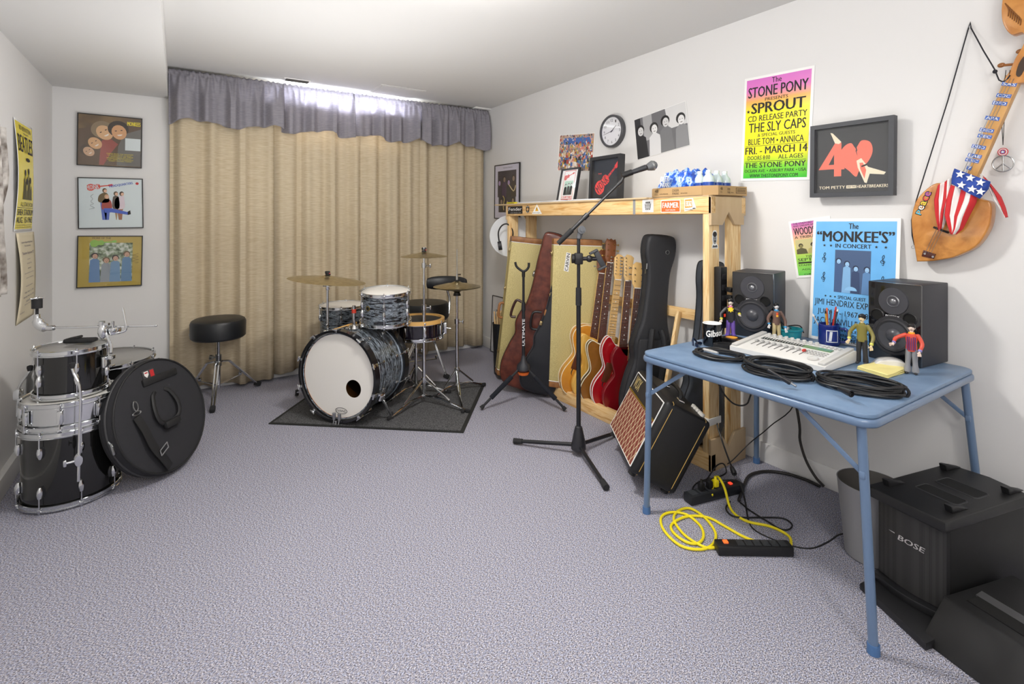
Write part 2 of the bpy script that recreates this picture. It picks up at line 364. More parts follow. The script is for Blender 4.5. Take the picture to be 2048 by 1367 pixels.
# ------------------------------------------------------------------ drums, stands
def link(name, o, parent, mx):
    c = o.copy(); COL.objects.link(c); c.name = name; c.parent = parent; c.matrix_basis = mx; return c
def axes(z, up=(0, 0, 1)):
    z = V(z).normalized(); x = V(up).cross(z).normalized(); y = z.cross(x); return M((x, y, z)).transposed().to_4x4()
def drum(name, label, cat, mx, r, h, shell, hoop, head, nl=6, a0=0, wood=False, lugs='tom', group=None, head2=None, single=False, headz=True, hole=None):
    t = thing(name, label, cat, group=group); t.matrix_basis = mx
    hh = .022 if not wood else .03; ho = r+.012
    b = MB(); b.m(shell); b.lathe([(r-.006, .008), (r, .004), (r, h-.004), (r-.006, h-.008), (r-.007, h-.008)], 48)
    b.m(mat('#9a6536', .5)); b.lathe([(r-.007, .008), (r-.007, h-.008)], 48); b.build('shell', None, t)
    for z0, z1, nm in ((h-hh*.75, h+hh*.3, 'hoop'), (-hh*.3, hh*.75, 'hoop')):
        if wood: p = [(r+.001, z0), (ho+.004, z0), (ho+.004, z1), (r+.001, z1)]
        else: p = [(ho-.004, z0), (ho+.001, z0-.001), (ho+.002, z0+.004), (ho-.002, z0+.006), (ho-.002, z1-.003), (ho+.001, z1), (ho-.003, z1+.001), (ho-.006, z1-.002), (ho-.006, z0)]
        MB().lathe(p, 48, closed=True).build(nm, hoop, t)
    if hole is None: MB().lathe([(0, h+.002), (r-.012, h+.002), (r+.004, h-.004)], 48).build('batter_head', head, t)
    MB().lathe([(0, -.002), (r-.012, -.002), (r+.004, .004)], 48).build('resonant_head', head2 or head, t)
    lg = None
    for i in range(nl):
        an = a0+2*PI*i/nl; rows = ((h*.5, 0),) if single else ((h-.075, 1), (.075, -1))
        if single: rows = ((h*.5, 0),)
        for zc, s in rows:
            if lg is None:
                b = MB()
                if single:
                    b.box((.010, 0, 0), (.018, .022, h*.55), bev=.006); b.cyl((.016, 0, -h*.5), (.016, 0, h*.5), .0028, n=6)
                    for q in (-1, 1): b.box((.012, 0, q*h*.5), (.018, .016, .012), bev=.003)
                else:
                    b.lathe([(0, -.03), (.006, -.028), (.0125, -.012), (.0135, .004), (.010, .02), (0, .024)], 10, M.Translation((.006, 0, 0)) @ M.Diagonal((1.1, .9, 1, 1)))
                    b.cyl((.013, 0, .015), (.013, 0, .078), .0028, n=6); b.box((.010, 0, .072), (.016, .016, .012), bev=.003); b.cyl((.013, 0, .078), (.013, 0, .09), .004, n=6)
                lg = b.build('lug', CHROME, t)
                lg.matrix_basis = M.Rotation(an, 4, 'Z') @ M.Translation((r, 0, zc)) @ (M.Rotation(PI, 4, 'X') if s < 0 else M())
            else:
                link('lug', lg, t, M.Rotation(an, 4, 'Z') @ M.Translation((r, 0, zc)) @ (M.Rotation(PI, 4, 'X') if s < 0 else M()))
    return t
BSH = mat('#141414', .08, coat=.5); HEADC = mat('#8f8d8a', .22, spec=.6); HEADW = mat('#e9e6e0', .45)
PEARL = mat('#30343a', .16, pearl=[(.38, '#121418'), (.47, '#3b4046'), (.54, '#8d98a3'), (.6, '#202429'), (.7, '#aab4bd')], stretch=(1, 1, 6), coat=.5)
c0 = cw(2.441, -2.10)
t = drum('floor_tom', 'black floor tom with chrome legs turned up, bottom of the stacked drums', 'drum', M.Translation((c0.x, c0.y, .016)), .178, .33, BSH, CHROME, HEADC, 8, R(-72))
def wx(b, name, mt, par, **k): return b.build(name, mt, par, world=True, **k)
def up_leg(px, py0, py1, pyt, pxt, tt):
    p = PT(px, py0, tt); q = PT(px+4, py1, tt); e = PT(pxt, pyt, tt)
    d = (p-c0); d.z = 0; d.normalize(); br = V((c0.x, c0.y, p.z+.06))+d*.195
    l = wx(MB().tube([p, p.lerp(q, .5), q, q.lerp(e, .75), e], .0052, 10, sm=4), 'leg', CHROME, t)
    wx(MB().lathe([(0, -.004), (.009, -.002), (.012, .012), (.011, .02), (0, .024)], 14, M.Translation(e)), 'rubber_foot', RUB, l)
    m = M.Translation(PT(px, py0-42, tt)) @ axes(d)
    wx(MB().lathe([(0, .012), (.017, .01), (.021, 0), (.021, -.012), (0, -.02)], 18, m @ M.Diagonal((.8, 1.4, 1, 1))).cyl((-.04, 0, 0), (-.01, 0, 0), .005, mx=m).box((-.045, 0, 0), (.012, .028, .012), bev=.004, mx=m), 'leg_bracket', CHROME, t)
up_leg(157, 962, 783, 735, 144, 2.225); up_leg(34, 832, 775, 740, 60, 2.36)
drum('snare_drum', 'chrome shelled snare drum between the two black drums of the stack', 'drum', M.Translation((c0.x, c0.y, .362)), .172, .112, CHROME, CHROME, mat('#c9c7c2', .4), 8, R(-95), single=True)
s2 = drum('rack_tom', 'small black rack tom, topmost of the stacked drums', 'drum', M.Translation((c0.x, c0.y, .492)), .132, .205, BSH, CHROME, HEADC, 6, R(-75))
d = V((.62, -.3, 0)).normalized(); m = M.Translation((c0.x+d.x*.15, c0.y+d.y*.15, .62)) @ axes(d)
wx(MB().box((0, 0, 0), (.05, .055, .02), bev=.006, mx=m).box((0, .02, .02), (.03, .02, .03), bev=.004, mx=m).cyl((.02, -.03, .01), (.045, -.03, .01), .005, mx=m), 'mounting_bracket', CHROME, s2)
# muffling pad lying on the top head
m = M.Translation((c0.x+.03, c0.y+.03, .715)) @ M.Rotation(R(-25), 4, 'Z')
t = thing('muffling_pad', 'folded black pad lying on the topmost black tom', 'pad'); t.matrix_basis = m
MB().box((0, 0, .008), (.13, .055, .02), bev=.009).box((-.035, .004, .018), (.06, .05, .012), (0, R(-12), 0), bev=.005).build('pad', BLKM, t)
t.matrix_basis = M.Translation((c0.x+.03, c0.y+.03, .7075)) @ M.Rotation(R(-25), 4, 'Z')
# cymbal boom arm plugged in the tom bracket
pb = PT(222, 706, 2.34); pc = PT(208, 655, 2.38); pl = PT(103, 655, 2.36); pr = PT(312, 651, 2.46)
t = thing('cymbal_boom', 'chrome cymbal boom arm rising from the top black tom', 'cymbal stand', pb)
wx(MB().tube([pb, PT(222, 690, 2.36), PT(214, 672, 2.38), pc], .006, 10, sm=4), 'post', CHROME, t)
wx(MB().tube([pl, pr], .0045, 10).sph(pr, .006, 10), 'boom', CHROME, t)
wx(MB().tube([PT(108, 655, 2.36), PT(90, 655, 2.355), PT(77, 646, 2.35), PT(74, 628, 2.35)], [.012, .02, .02, .012], 12, sm=4), 'tilter', CHROME, t)
p0, p1, p2 = PT(74, 630, 2.35), PT(74, 616, 2.35), PT(74, 598, 2.35)
f = wx(MB().cyl(p0, p1, .006).cyl(p1, p2, .02, n=20), 'felt_sleeve', BLKM, t)
wx(MB().box(p2+V((0, 0, .004)), (.05, .014, .008), (0, 0, R(30)), bev=.003).cyl(p2, p2+V((0, 0, .012)), .007), 'wing_nut', CHROME, t)
wx(MB().sph(PT(205, 662, 2.38), .024, 14, sc=(.8, .8, 1.5)).cyl(PT(196, 648, 2.38), PT(218, 648, 2.38), .007).cyl(PT(204, 642, 2.38), PT(204, 655, 2.38), .012), 'boom_clamp', CHROME, t)
wx(MB().tube([PT(222, 668, 2.40), PT(243, 664, 2.41), PT(252, 658, 2.42), PT(250, 640, 2.42), PT(245, 615, 2.42)], .0045, 8, sm=4).box(PT(229, 661, 2.41), (.05, .03, .035), (0, 0, R(35)), bev=.008).cyl(PT(226, 642, 2.40), PT(226, 660, 2.40), .005), 'side_rod', CHROME, t)
# bass drum lying on its rear head behind the stack
cb = cw(3.10, -2.50)
drum('bass_drum', 'black bass drum lying flat on the carpet behind the drum stack', 'drum', M.Translation((cb.x, cb.y, .016)), .27, .44, BSH, CHROME, HEADC, 10, R(20))
# round cymbal bag
BAGM = mat('#26262a', .85, bump=(400, .25)); BAGP = mat('#151517', .6)
bc = cw(2.63, -1.72, 0); n = cw(0, 1, 0)*math.cos(R(17))+V((0, 0, math.sin(R(17)))); n = (n+cw(-.10, 0, 0)).normalized()
x = V((0, 0, 1)).cross(n).normalized(); y = n.cross(x); r_ = .288
m = M((x, y, n)).transposed().to_4x4(); m.translation = bc+y*r_+V((0, 0, .022))-n*.0
t = thing('cymbal_bag', 'large round black padded cymbal bag leaning against the drum stack', 'bag'); t.matrix_basis = m
MB().lathe([(0, -.075), (r_-.02, -.073), (r_-.004, -.06), (r_, -.04), (r_, -.01), (r_-.006, .004), (r_-.025, .008), (r_-.06, .012), (0, .014)], 64).build('body', BAGM, t)
MB().torus((0, 0, .006), r_-.006, .005, 64).torus((0, 0, -.068), r_-.01, .005, 64).build('piping', BAGP, t)
MB().torus((0, 0, -.03), r_+.001, .0045, 64).build('zipper', mat('#3a3a3c', .4), t)
MB().box((-r_*.99, -.05, -.018), (.014, .055, .012), (0, 0, 0), bev=.004).cyl((-r_, -.01, -.03), (-r_, -.04, -.012), .004).build('zipper_pull', STEEL, t)
for s in (-1, 1):
    MB().tube([(s*.03-.0, .12, .016), (s*.055, .10, .03), (s*.075, .03, .05), (s*.06, -.03, .05), (0, -.05, .045)], .012, 10, sm=5, mx=M.Translation((.01, .0, 0)) @ M.Diagonal((1, 1, .6, 1))).build('carry_handle', BAGP, t)
MB().box((.01, -.055, .034), (.1, .04, .03), bev=.012).build('handle_wrap', BAGP, t)
MB().box((.03, .185, .014), (.22, .035, .02), bev=.004).box((.0, .262, -.03), (.16, .03, .07), (R(-8), 0, 0), bev=.006).build('top_strap', BAGP, t)
MB().m(mat('#3b3b3d', .5)).box((-.03, .22, .0135), (.075, .045, .006), bev=.002).m(mat('#e7e4e0', .5)).prism([(-.058, .237), (-.032, .237), (-.032, .218), (-.045, .204), (-.058, .218)], .0162, .0172).m(mat('#b5262a', .5)).prism([(-.054, .232), (-.036, .232), (-.036, .226), (-.054, .226)], .0173, .0178).prism([(-.022, .237), (.002, .237), (.002, .203), (-.022, .203)], .0162, .0172).build('brand_patch', None, t)
sp = [(-.165, .045, .018), (-.15, -.03, .03), (-.135, -.12, .035), (-.10, -.19, .035), (-.06, -.255, .02)]
def strap(b, P, w, th=.004):
    P = spline(P, 6, False); vs, fs = [], []
    for i, p in enumerate(P):
        d = (P[min(i+1, len(P)-1)]-P[max(i-1, 0)]).normalized(); s = d.cross(V((0, 0, 1))).normalized()*w/2
        vs += [p-s, p+s, p+s+V((0, 0, th)), p-s+V((0, 0, th))]
    for i in range(len(P)-1):
        for k in range(4): fs.append((4*i+k, 4*i+(k+1) % 4, 4*i+4+(k+1) % 4, 4*i+4+k))
    fs += [(3, 2, 1, 0), tuple(4*(len(P)-1)+k for k in range(4))]
    return b._new(vs, fs)
strap(MB(), sp, .042).build('shoulder_strap', BAGP, t)
MB().torus((0, 0, 0), .018, .0028, 20, 6, mx=M.Translation((-.16, .095, .026)) @ M.Diagonal((.7, 1.3, 1, 1))).torus((0, 0, 0), .014, .0028, 20, 6, mx=M.Translation((-.163, .062, .026)) @ M.Diagonal((1.6, .6, 1, 1))).build('strap_hook', STEEL, t)
b = MB()
for s in (-1, 1): b.cyl((-.113+s*.0, -.165+s*.013, .044), (-.063, -.155+s*.013+.012, .044), .003)
b.cyl((-.113, -.178, .044), (-.113, -.152, .044), .003).cyl((-.063, -.156, .044), (-.063, -.13, .044), .003).build('buckle', STEEL, t)
# ---- drum mat and kit
a, c, e = G(537, 848), G(927, 866), G(971, 767); f = a+e-c
b = MB(); b.m(mat('#2a2c2d', .95, noise=(260, [(.38, '#19191b'), (.62, '#6a6a6c')]), bump=(400, .6)))
cen = (a+c+e+f)/4
def inset(p, k): return cen+(p-cen)*k
P_ = [inset(p, .965) for p in (a, c, e, f)]; b.prism([(p.x, p.y) for p in P_], .002, .009)
b.m(mat('#1c1d1c', .8)); b.prism([(p.x, p.y) for p in (a, c, e, f)], .0005, .0065)
tag(b.build('drum_mat'), 'dark grey mat under the drum kit', 'mat')
MT = .009
ax = cw(math.cos(R(19)), math.sin(R(19)), 0); fc = cw(3.255, -1.11, .306)
m = axes(-ax); m.translation = fc+ax*.37
BH = mat('#17171a', .25, coat=.3)
t = drum('bass_drum', 'black pearl bass drum with white front head and sound hole', 'drum', m, .272, .37, PEARL, BH, HEADW, 0, hole=True, head2=mat('#3a2a1c', .6))
for z0, z1 in ((.335, .385), (-.015, .035)):
    MB().lathe([(.278, z0), (.293, z0), (.293, z1), (.278, z1)], 64, closed=True).build('wooden_hoop', BH, t)
MB().lathe([(.2735, .318), (.2745, .318), (.2745, .334), (.2735, .334)], 64, closed=True).lathe([(.2735, .04), (.2745, .04), (.2745, .052), (.2735, .052)], 64, closed=True).build('hoop_inlay', mat('#aab6c6', .3), t)
# front head with a round sound hole
hb = bmesh.new(); R1, hx, hy, hr = .266, .112, -.072, .056
o1 = [hb.verts.new((R1*math.cos(2*PI*i/64), R1*math.sin(2*PI*i/64), .358)) for i in range(64)]
i1 = [hb.verts.new((hx+hr*math.cos(2*PI*i/32), hy+hr*math.sin(2*PI*i/32), .358)) for i in range(32)]
es = [hb.edges.new((o1[i], o1[(i+1) % 64])) for i in range(64)]+[hb.edges.new((i1[i], i1[(i+1) % 32])) for i in range(32)]
bmesh.ops.triangle_fill(hb, edges=es, use_beauty=True)
b = MB(); b.m(HEADW); hb.verts.index_update(); b._new([v.co.copy() for v in hb.verts], [[v.index for v in f_.verts] for f_ in hb.faces]); hb.free()
b.m(HEADW).lathe([(.264, .358), (.278, .352)], 64)
MBX = M.Translation((0, 0, .3585))
b.m(INK).prism([(p[0], p[1]) for p in circ(.02, -.222, .046, .02, 28)], .0001, .0004, mx=MBX).m(HEADW).prism(circ(.02, -.222, .042, .0165, 28), .0005, .0007, mx=MBX).m(INK).text('EVANS', -.015, .055, -.230, -.214, MBX, .001, .02)
b.build('front_head', None, t)
claw = None
for i in range(10):
    for zz, s in ((.36, 1), (.01, -1)):
        mx_ = M.Rotation(R(18+36*i), 4, 'Z') @ M.Translation((.293, 0, zz)) @ (M.Rotation(PI, 4, 'X') if s < 0 else M())
        if claw is None:
            b = MB(); b.box((.004, 0, .012), (.010, .022, .05), bev=.003).box((-.004, 0, .027), (.02, .016, .006), bev=.002).cyl((.006, 0, .03), (.006, 0, -.085), .003, n=8).cyl((.006, -.018, .034), (.006, .018, .034), .0045, n=8).box((-.012, 0, -.095), (.02, .02, .03), bev=.006)
            claw = b.build('tension_claw', CHROME, t); claw.matrix_basis = mx_
        else: link('tension_claw', claw, t, mx_)
q = G(783, 840, MT)
s0 = fc+ax*.08+V((0, 0, -.06))
def spur(root, foot, nm):
    l = wx(MB().tube([root, foot+V((0, 0, .02))], .008, 10).box(root, (.05, .04, .05), (0, 0, TH), bev=.01).cyl(root+V((-.02, -.03, .02)), root+V((.02, .03, .02)), .006), 'leg', CHROME, t)
    wx(MB().cyl(foot, foot+V((0, 0, .04)), .014, .011, 12), 'rubber_foot', RUB, l)
rt = M((V((1, 0, 0)), V((0, 1, 0)), V((0, 0, 1)))).transposed()
side = V((0, 0, 1)).cross(-ax)
spur(fc+ax*.09+side*.26+V((0, 0, -.13)), G(783, 836, MT), 'r'); spur(fc+ax*.09-side*.26+V((0, 0, -.13)), G(594, 790, MT), 'l')
# twin pedal-like anchor rods at the hoop bottom
for s in (-1, 1):
    k = fc-ax*.025+side*(.015+s*.02)+V((0, 0, -.225))
    wx(MB().cyl(k, k+V((0, 0, -.04)), .011).cyl(k+V((0, 0, -.03)), V((k.x-ax.x*.01, k.y-ax.y*.01, .014)), .004, n=8), 'anchor_rod', STEEL, t)
b = MB(); b.m(mat('#c9c9c9', .2, 1)); jx = fc+ax*.17+V((0, 0, .272))
wx(b.cyl(jx, jx+V((0, 0, .02)), .045, .03, 20).cyl(jx, jx+V((0, 0, .15)), .011), 'tom_post', CHROME, t)
wx(MB().cyl(jx+V((0, 0, .10)), jx+V((0, 0, .125)), .015), 'post_memory_ring', mat('#c23a2a', .4), t)
# rack tom on the bass drum
rc = cw(3.49, -.86, 0); tm = M.Translation((rc.x, rc.y, HZ(rc, 642))) @ M.Rotation(-TH+R(10), 4, 'Z') @ M.Rotation(R(4), 4, 'X')
tom = drum('rack_tom', 'black pearl rack tom mounted above the bass drum', 'drum', tm, .160, .21, PEARL, CHROME, HEADW, 6, R(30))
MB().m(mat('#9c8a5a', .35, .8)).lathe([(0, .003), (.018, .002), (.018, 0), (0, 0)], 24, M.Translation((-.105, -.121, .12)) @ axes((-.655, -.756, 0))).m(BLK).lathe([(0, .0035), (.010, .0034)], 24, M.Translation((-.105, -.121, .12)) @ axes((-.655, -.756, 0))).build('badge', None, tom)
# floor tom at the back left
fc2 = cw(3.98, -1.31, 0); ft = drum('floor_tom', 'black pearl floor tom half hidden behind the bass drum', 'drum', M.Translation((fc2.x, fc2.y, .24)), .175, .40, PEARL, CHROME, HEADW, 6, R(10))
for k in range(3):
    an = R(250+120*k); p = V((fc2.x+.2*math.cos(an), fc2.y+.2*math.sin(an), 0))
    l = wx(MB().tube([p+V((0, 0, .46)), p+V((0, 0, .1)), p+V((.03*math.cos(an), .03*math.sin(an), .015))], .006, 8), 'leg', CHROME, ft); wx(MB().cyl(p+V((.03*math.cos(an), .03*math.sin(an), 0)), p+V((.03*math.cos(an), .03*math.sin(an), .03)), .012), 'rubber_foot', RUB, l)
def stand(name, label, cat, hub, zb, ztop, feet, polem=CHROME, zh=.22, flat=True, joints=(), r0=.0125, r1=.009, group=None, z0=0):
    t = thing(name, label, cat, (hub.x, hub.y, z0), group=group)
    zm = joints[0] if joints else ztop
    wx(MB().cyl((hub.x, hub.y, zb), (hub.x, hub.y, zm), r0, n=14).cyl((hub.x, hub.y, zm), (hub.x, hub.y, ztop), r1, n=12), 'pole', polem, t)
    for zj in joints:
        wx(MB().cyl((hub.x, hub.y, zj-.025), (hub.x, hub.y, zj+.01), r0+.006, n=16), 'collar', polem, t)
        wx(MB().cyl((hub.x, hub.y, zj-.01), (hub.x+.04*CT, hub.y-.04*ST, zj-.01), .004, n=8).box((hub.x+.045*CT, hub.y-.045*ST, zj-.01), (.012, .012, .03), bev=.005), 'wing_screw', polem, t)
    for fpt in feet:
        fpt = V(fpt); fp = V((fpt.x, fpt.y, z0+.013)); d = V((fp.x-hub.x, fp.y-hub.y, 0)); dn = d.normalized(); sd = V((-dn.y, dn.x, 0))*.008
        h0 = V((hub.x, hub.y, zh if not flat else zb+.01)); b = MB()
        if flat:
            b.tube([h0, h0+d*.45+V((0, 0, .0)), fp], .0085, 8)
            mid = h0+d*.62+V((0, 0, .004)); hz = V((hub.x, hub.y, zh))
            b.tube([hz+dn*.012, mid], .0065, 8)
        else:
            for q in (-1, 1): b.tube([h0+sd*q, h0+d*.3+sd*q+V((0, 0, -.01*0)), fp+sd*q], .0055, 8)
            b.tube([V((hub.x, hub.y, zb+.02)), h0.lerp(fp, .55)], .005, 8)
        l = wx(b, 'leg', polem, t)
        wx(MB().box(fp-V((0, 0, .0))+dn*.01, (.034, .022, .024), (0, 0, math.atan2(dn.y, dn.x)), bev=.006), 'rubber_foot', RUB, l)
    wx(MB().cyl((hub.x, hub.y, zh-.02), (hub.x, hub.y, zh+.015), r0+.007, n=16), 'leg_collar', polem, t)
    return t
BRZ = mat('#b3a47c', .28, 1, noise=(30, [(.3, '#a8986e'), (.7, '#c4b78f')]))
def cymbal(name, label, p, r, tilt=(0, 0), par=None, group=None, bell=.022):
    t = thing(name, label, 'cymbal', p, (tilt[0], tilt[1], 0), group=group)
    pr = [(.006, bell), (.02, bell-.001), (.04, bell*.55), (.055, bell*.3), (r*.5, bell*.12), (r-.003, -.016), (r, -.017), (r-.003, -.0175), (r*.5, bell*.12-.002), (.055, bell*.3-.002), (.04, bell*.55-.002), (.006, bell-.002)]
    MB().lathe(pr, 64, closed=True).build('plate', BRZ, t, ang=60)
    MB().lathe([(.005, bell+.001), (.016, bell+.001), (.017, bell+.010), (.005, bell+.011)], 18, closed=True).build('felt', BLKM, t)
    return t
def wingnut(par, p, red=True):
    wx(MB().cyl(p, p+V((0, 0, .018)), .009).box(p+V((0, 0, .017)), (.034, .012, .018), (0, 0, TH*-1), bev=.005), 'wing_nut', BLK, par)
    if red: wx(MB().cyl(p+V((.010, -.006, .01)), p+V((.014, -.0085, .01)), .006), 'wing_nut_cap', mat('#c8374a', .4), par)
# ride cymbal on its own post from the bass drum hoop
p0 = PT(655, 664, 3.42); p1 = PT(656, 556, 3.42)
t = thing('cymbal_stand', 'slim chrome cymbal post clamped to the left of the bass drum', 'cymbal stand', p0)
wx(MB().cyl(p0, V((p0.x, p0.y, p1.z-.035)), .008).cyl(V((p0.x, p0.y, p1.z-.05)), V((p0.x, p0.y, p1.z+.035)), .0035), 'pole', CHROME, t)
wx(MB().box(V((p0.x, p0.y, p1.z-.055)), (.022, .03, .05), bev=.007).cyl(V((p0.x-.03, p0.y, p1.z-.05)), V((p0.x+.03, p0.y, p1.z-.05)), .005), 'tilter', CHROME, t)
wx(MB().box(p0+V((0, 0, .0)), (.05, .03, .03), (0, 0, -TH), bev=.008), 'hoop_clamp', CHROME, t)
wx(MB().box(p0+V((0, 0, .05)), (.012, .04, .016), (0, 0, -TH), bev=.005), 'wing_screw', CHROME, t)
wingnut(t, V((p0.x, p0.y, p1.z+.022)))
cy = cymbal('cymbal', 'large bronze ride cymbal left of the rack tom', V((p0.x, p0.y, p1.z)), .25, (R(2), R(6)), bell=.02)
# tall straight stand with crash
hub = cw(3.62, (848-1024)/F*3.62); zt = HZ(hub, 494)
feet = [G(781, 838, MT), G(932, 824, MT)]; feet.append(hub*3-feet[0]-feet[1])
hub = V((hub.x, hub.y, 0)); feet = [V((p.x, p.y, 0)) for p in feet]
t = stand('cymbal_stand', 'tall straight chrome cymbal stand at the centre of the drum kit', 'cymbal stand', hub, .05, zt, feet, joints=(HZ(hub, 612), HZ(hub, 528)), zh=.17, z0=MT)
cymbal('cymbal', 'thin bronze cymbal on the tall straight stand', V((hub.x, hub.y, HZ(hub, 508))), .168, (0, 0), bell=.016); wingnut(t, V((hub.x, hub.y, HZ(hub, 502))))
# hi-hat
hub = cw(3.86, (914-1024)/F*3.86); hub.z = 0; feet = [G(965, 772, MT), G(925, 824, MT), G(872, 795, MT)]; feet = [V((p.x, p.y, 0)) for p in feet]
t = stand('hi_hat_stand', 'chrome hi-hat stand with a thin pull rod at the right of the kit', 'hi-hat stand', hub, .05, HZ(hub, 566), feet, joints=(HZ(hub, 640),), zh=.17, z0=MT)
wx(MB().cyl((hub.x, hub.y, HZ(hub, 566)), (hub.x, hub.y, HZ(hub, 498)), .003, n=8), 'pull_rod', CHROME, t)
wx(MB().cyl((hub.x, hub.y, HZ(hub, 562)), (hub.x, hub.y, HZ(hub, 548)), .009).box((hub.x+.015, hub.y, HZ(hub, 549)), (.03, .008, .01)), 'clutch', CHROME, t)
hz_ = HZ(hub, 568)
cymbal('cymbal', 'upper hi-hat cymbal on the right stand of the kit', V((hub.x, hub.y, hz_)), .178, group=None)
lo = cymbal('cymbal', 'lower hi-hat cymbal directly under the upper one', V((hub.x, hub.y, hz_-.036)), .178); lo.rotation_euler = (PI, 0, 0); lo.location.z = hz_-.038
wx(MB().cyl((hub.x, hub.y, hz_-.085), (hub.x, hub.y, hz_-.062), .03, .022, 16), 'cymbal_seat', BLK, t)
# snare on its stand
hub = cw(3.84, (832-1024)/F*3.84); hub.z = 0; sc_ = cw(3.78, (838-1024)/F*3.78); sz = HZ(sc_, 672)
feet = [hub+V((.24*math.cos(a_), .24*math.sin(a_), 0)) for a_ in (R(200), R(-40), R(80))]
t = stand('snare_stand', 'low chrome stand holding the black snare drum', 'snare stand', hub, .05, sz-.02, feet, zh=.2, joints=(.33,), z0=MT)
for k in range(3):
    an = R(30+120*k); e_ = V((sc_.x+.17*math.cos(an), sc_.y+.17*math.sin(an), sz-.006))
    wx(MB().tube([V((hub.x, hub.y, sz-.05)), e_, e_+V((0, 0, .02))], .006, 8), 'basket_arm', CHROME, t)
SH = mat('#1a1620', .1, coat=.6)
sn = drum('snare_drum', 'black snare drum with a light maple top hoop', 'drum', M.Translation((sc_.x, sc_.y, sz)), .172, .125, SH, CHROME, mat('#2b2a2a', .7), 8, R(-100), single=True)
MB().lathe([(.165, .112), (.188, .112), (.188, .138), (.165, .138)], 48, closed=True).build('maple_hoop', mat('#d9aa62', .35, coat=.3), sn)
d = V((.86, -.5, 0)); MB().box((d.x*.19, d.y*.19, .06), (.03, .03, .085), (0, 0, -TH), bev=.005).cyl((d.x*.2, d.y*.2, .06), (d.x*.235, d.y*.235, .055), .005).build('strainer', CHROME, sn)
# drumstick lying on the bass drum
a, c = PT(697, 657, 3.44), PT(660, 670, 3.40); c = PT(655, 672, 3.36)
zt_ = .60
t = thing('drumstick', 'wooden drumstick lying on top of the pearl bass drum', 'drumstick', a)
pa = fc+ax*.24-side*.03+V((0, 0, .292)); pb_ = fc+ax*.04-side*.12+V((0, 0, .262+.0))
t.location = pa; wx(MB().tube([pa, pa.lerp(pb_, .9), pb_], [.0075, .006, .003], 10), 'shaft', mat('#d9a75c', .4), t)
# ---- throne on the left
hub = cw(3.72, (437-1024)/F*3.72); hub.z = 0
f1, f2 = G(425, 824), G(515, 772); cen = hub
t = thing('drum_throne', 'round black backless drum throne beside the cymbal bag', 'stool', hub)
VIN = mat('#16181c', .42, bump=(300, .1))
zt_ = HZ(hub, 641)+.02; z0_ = HZ(hub, 680)+.02
wx(MB().lathe([(0, z0_), (.165, z0_), (.178, z0_+.012), (.18, zt_-.03), (.172, zt_-.012), (.155, zt_-.002), (.1, zt_+.003), (0, zt_+.004)], 48, M.Translation((hub.x, hub.y, 0))), 'seat', VIN, t)
def tleg(t, feet, zh, zb, hub):
    for fp in feet:
        fp = V((fp.x, fp.y, .022)); d = V((fp.x-hub.x, fp.y-hub.y, 0)).normalized(); sd = V((-d.y, d.x, 0))*.010; h0 = V((hub.x, hub.y, zh))+d*.02; b = MB()
        for q in (-1, 1): b.tube([h0+sd*q, h0+d*.06+sd*q-V((0, 0, .01)), fp+sd*q*.8], .0065, 8)
        b.box(h0.lerp(fp, .5), (.02, .02, .02), (0, 0, math.atan2(d.y, d.x)), bev=.003)
        mp = h0.lerp(fp, .55); b.tube([V((hub.x, hub.y, zb)), mp], .005, 8)
        l = wx(b, 'leg', CHROME, t)
        wx(MB().box(fp, (.05, .034, .034), (0, R(20), math.atan2(d.y, d.x)), bev=.009), 'rubber_foot', RUB, l)
wx(MB().cyl((hub.x, hub.y, .08), (hub.x, hub.y, .30), .0135).cyl((hub.x, hub.y, .25), (hub.x, hub.y, z0_), .011), 'post', CHROME, t)
wx(MB().cyl((hub.x, hub.y, .24), (hub.x, hub.y, .32), .02).cyl((hub.x, hub.y, .30), (hub.x-.05*CT, hub.y+.05*ST, .30), .005).cyl((hub.x-.04*CT, hub.y+.04*ST, .30), (hub.x-.06*CT, hub.y+.06*ST, .30), .018), 'clamp', STEEL, t)
dd = [V((p.x-hub.x, p.y-hub.y, 0)) for p in (f1, f2)]; f3 = hub-(dd[0]+dd[1])*.95
tleg(t, [f1, f2, f3], .27, .10, hub)
wx(MB().lathe([(0, 0), (.012, .001), (.012, -.001), (0, -.002)], 16, M.Translation((hub.x-.150*CT-.1*ST, hub.y+.150*ST-.1*CT, z0_+.04)) @ axes((-.83*CT-.55*ST, .83*ST-.55*CT, 0))), 'badge', STEEL, t)
# ---- throne with backrest behind the snare
hub = cw(4.22, (848-1024)/F*4.22); hub.z = 0
t = thing('drum_throne', 'black drum throne with padded backrest behind the snare drum', 'stool', hub)
zt_ = HZ(hub, 603); z0_ = HZ(hub, 632)
wx(MB().lathe([(0, z0_-.02), (.19, z0_-.02), (.205, z0_), (.205, zt_-.03), (.19, zt_-.005), (.1, zt_+.004), (0, zt_+.004)], 40, M.Translation((hub.x, hub.y, 0))), 'seat', VIN, t)
wx(MB().cyl((hub.x, hub.y, .1), (hub.x, hub.y, z0_-.02), .014), 'post', CHROME, t)
tleg(t, [G(893, 757), hub+cw(.25, -.2, 0), hub+cw(-.2, -.18, 0)], .33, .14, hub)
bp_ = cw(4.28, (897-1024)/F*4.28); m = M.Translation((bp_.x, bp_.y, HZ(bp_, 565))) @ M.Rotation(-TH+R(-8), 4, 'Z')
b = MB()
pf = [(x_, (.05-.12*x_*x_)) for x_ in [(-.155+.31*i/16) for i in range(17)]]
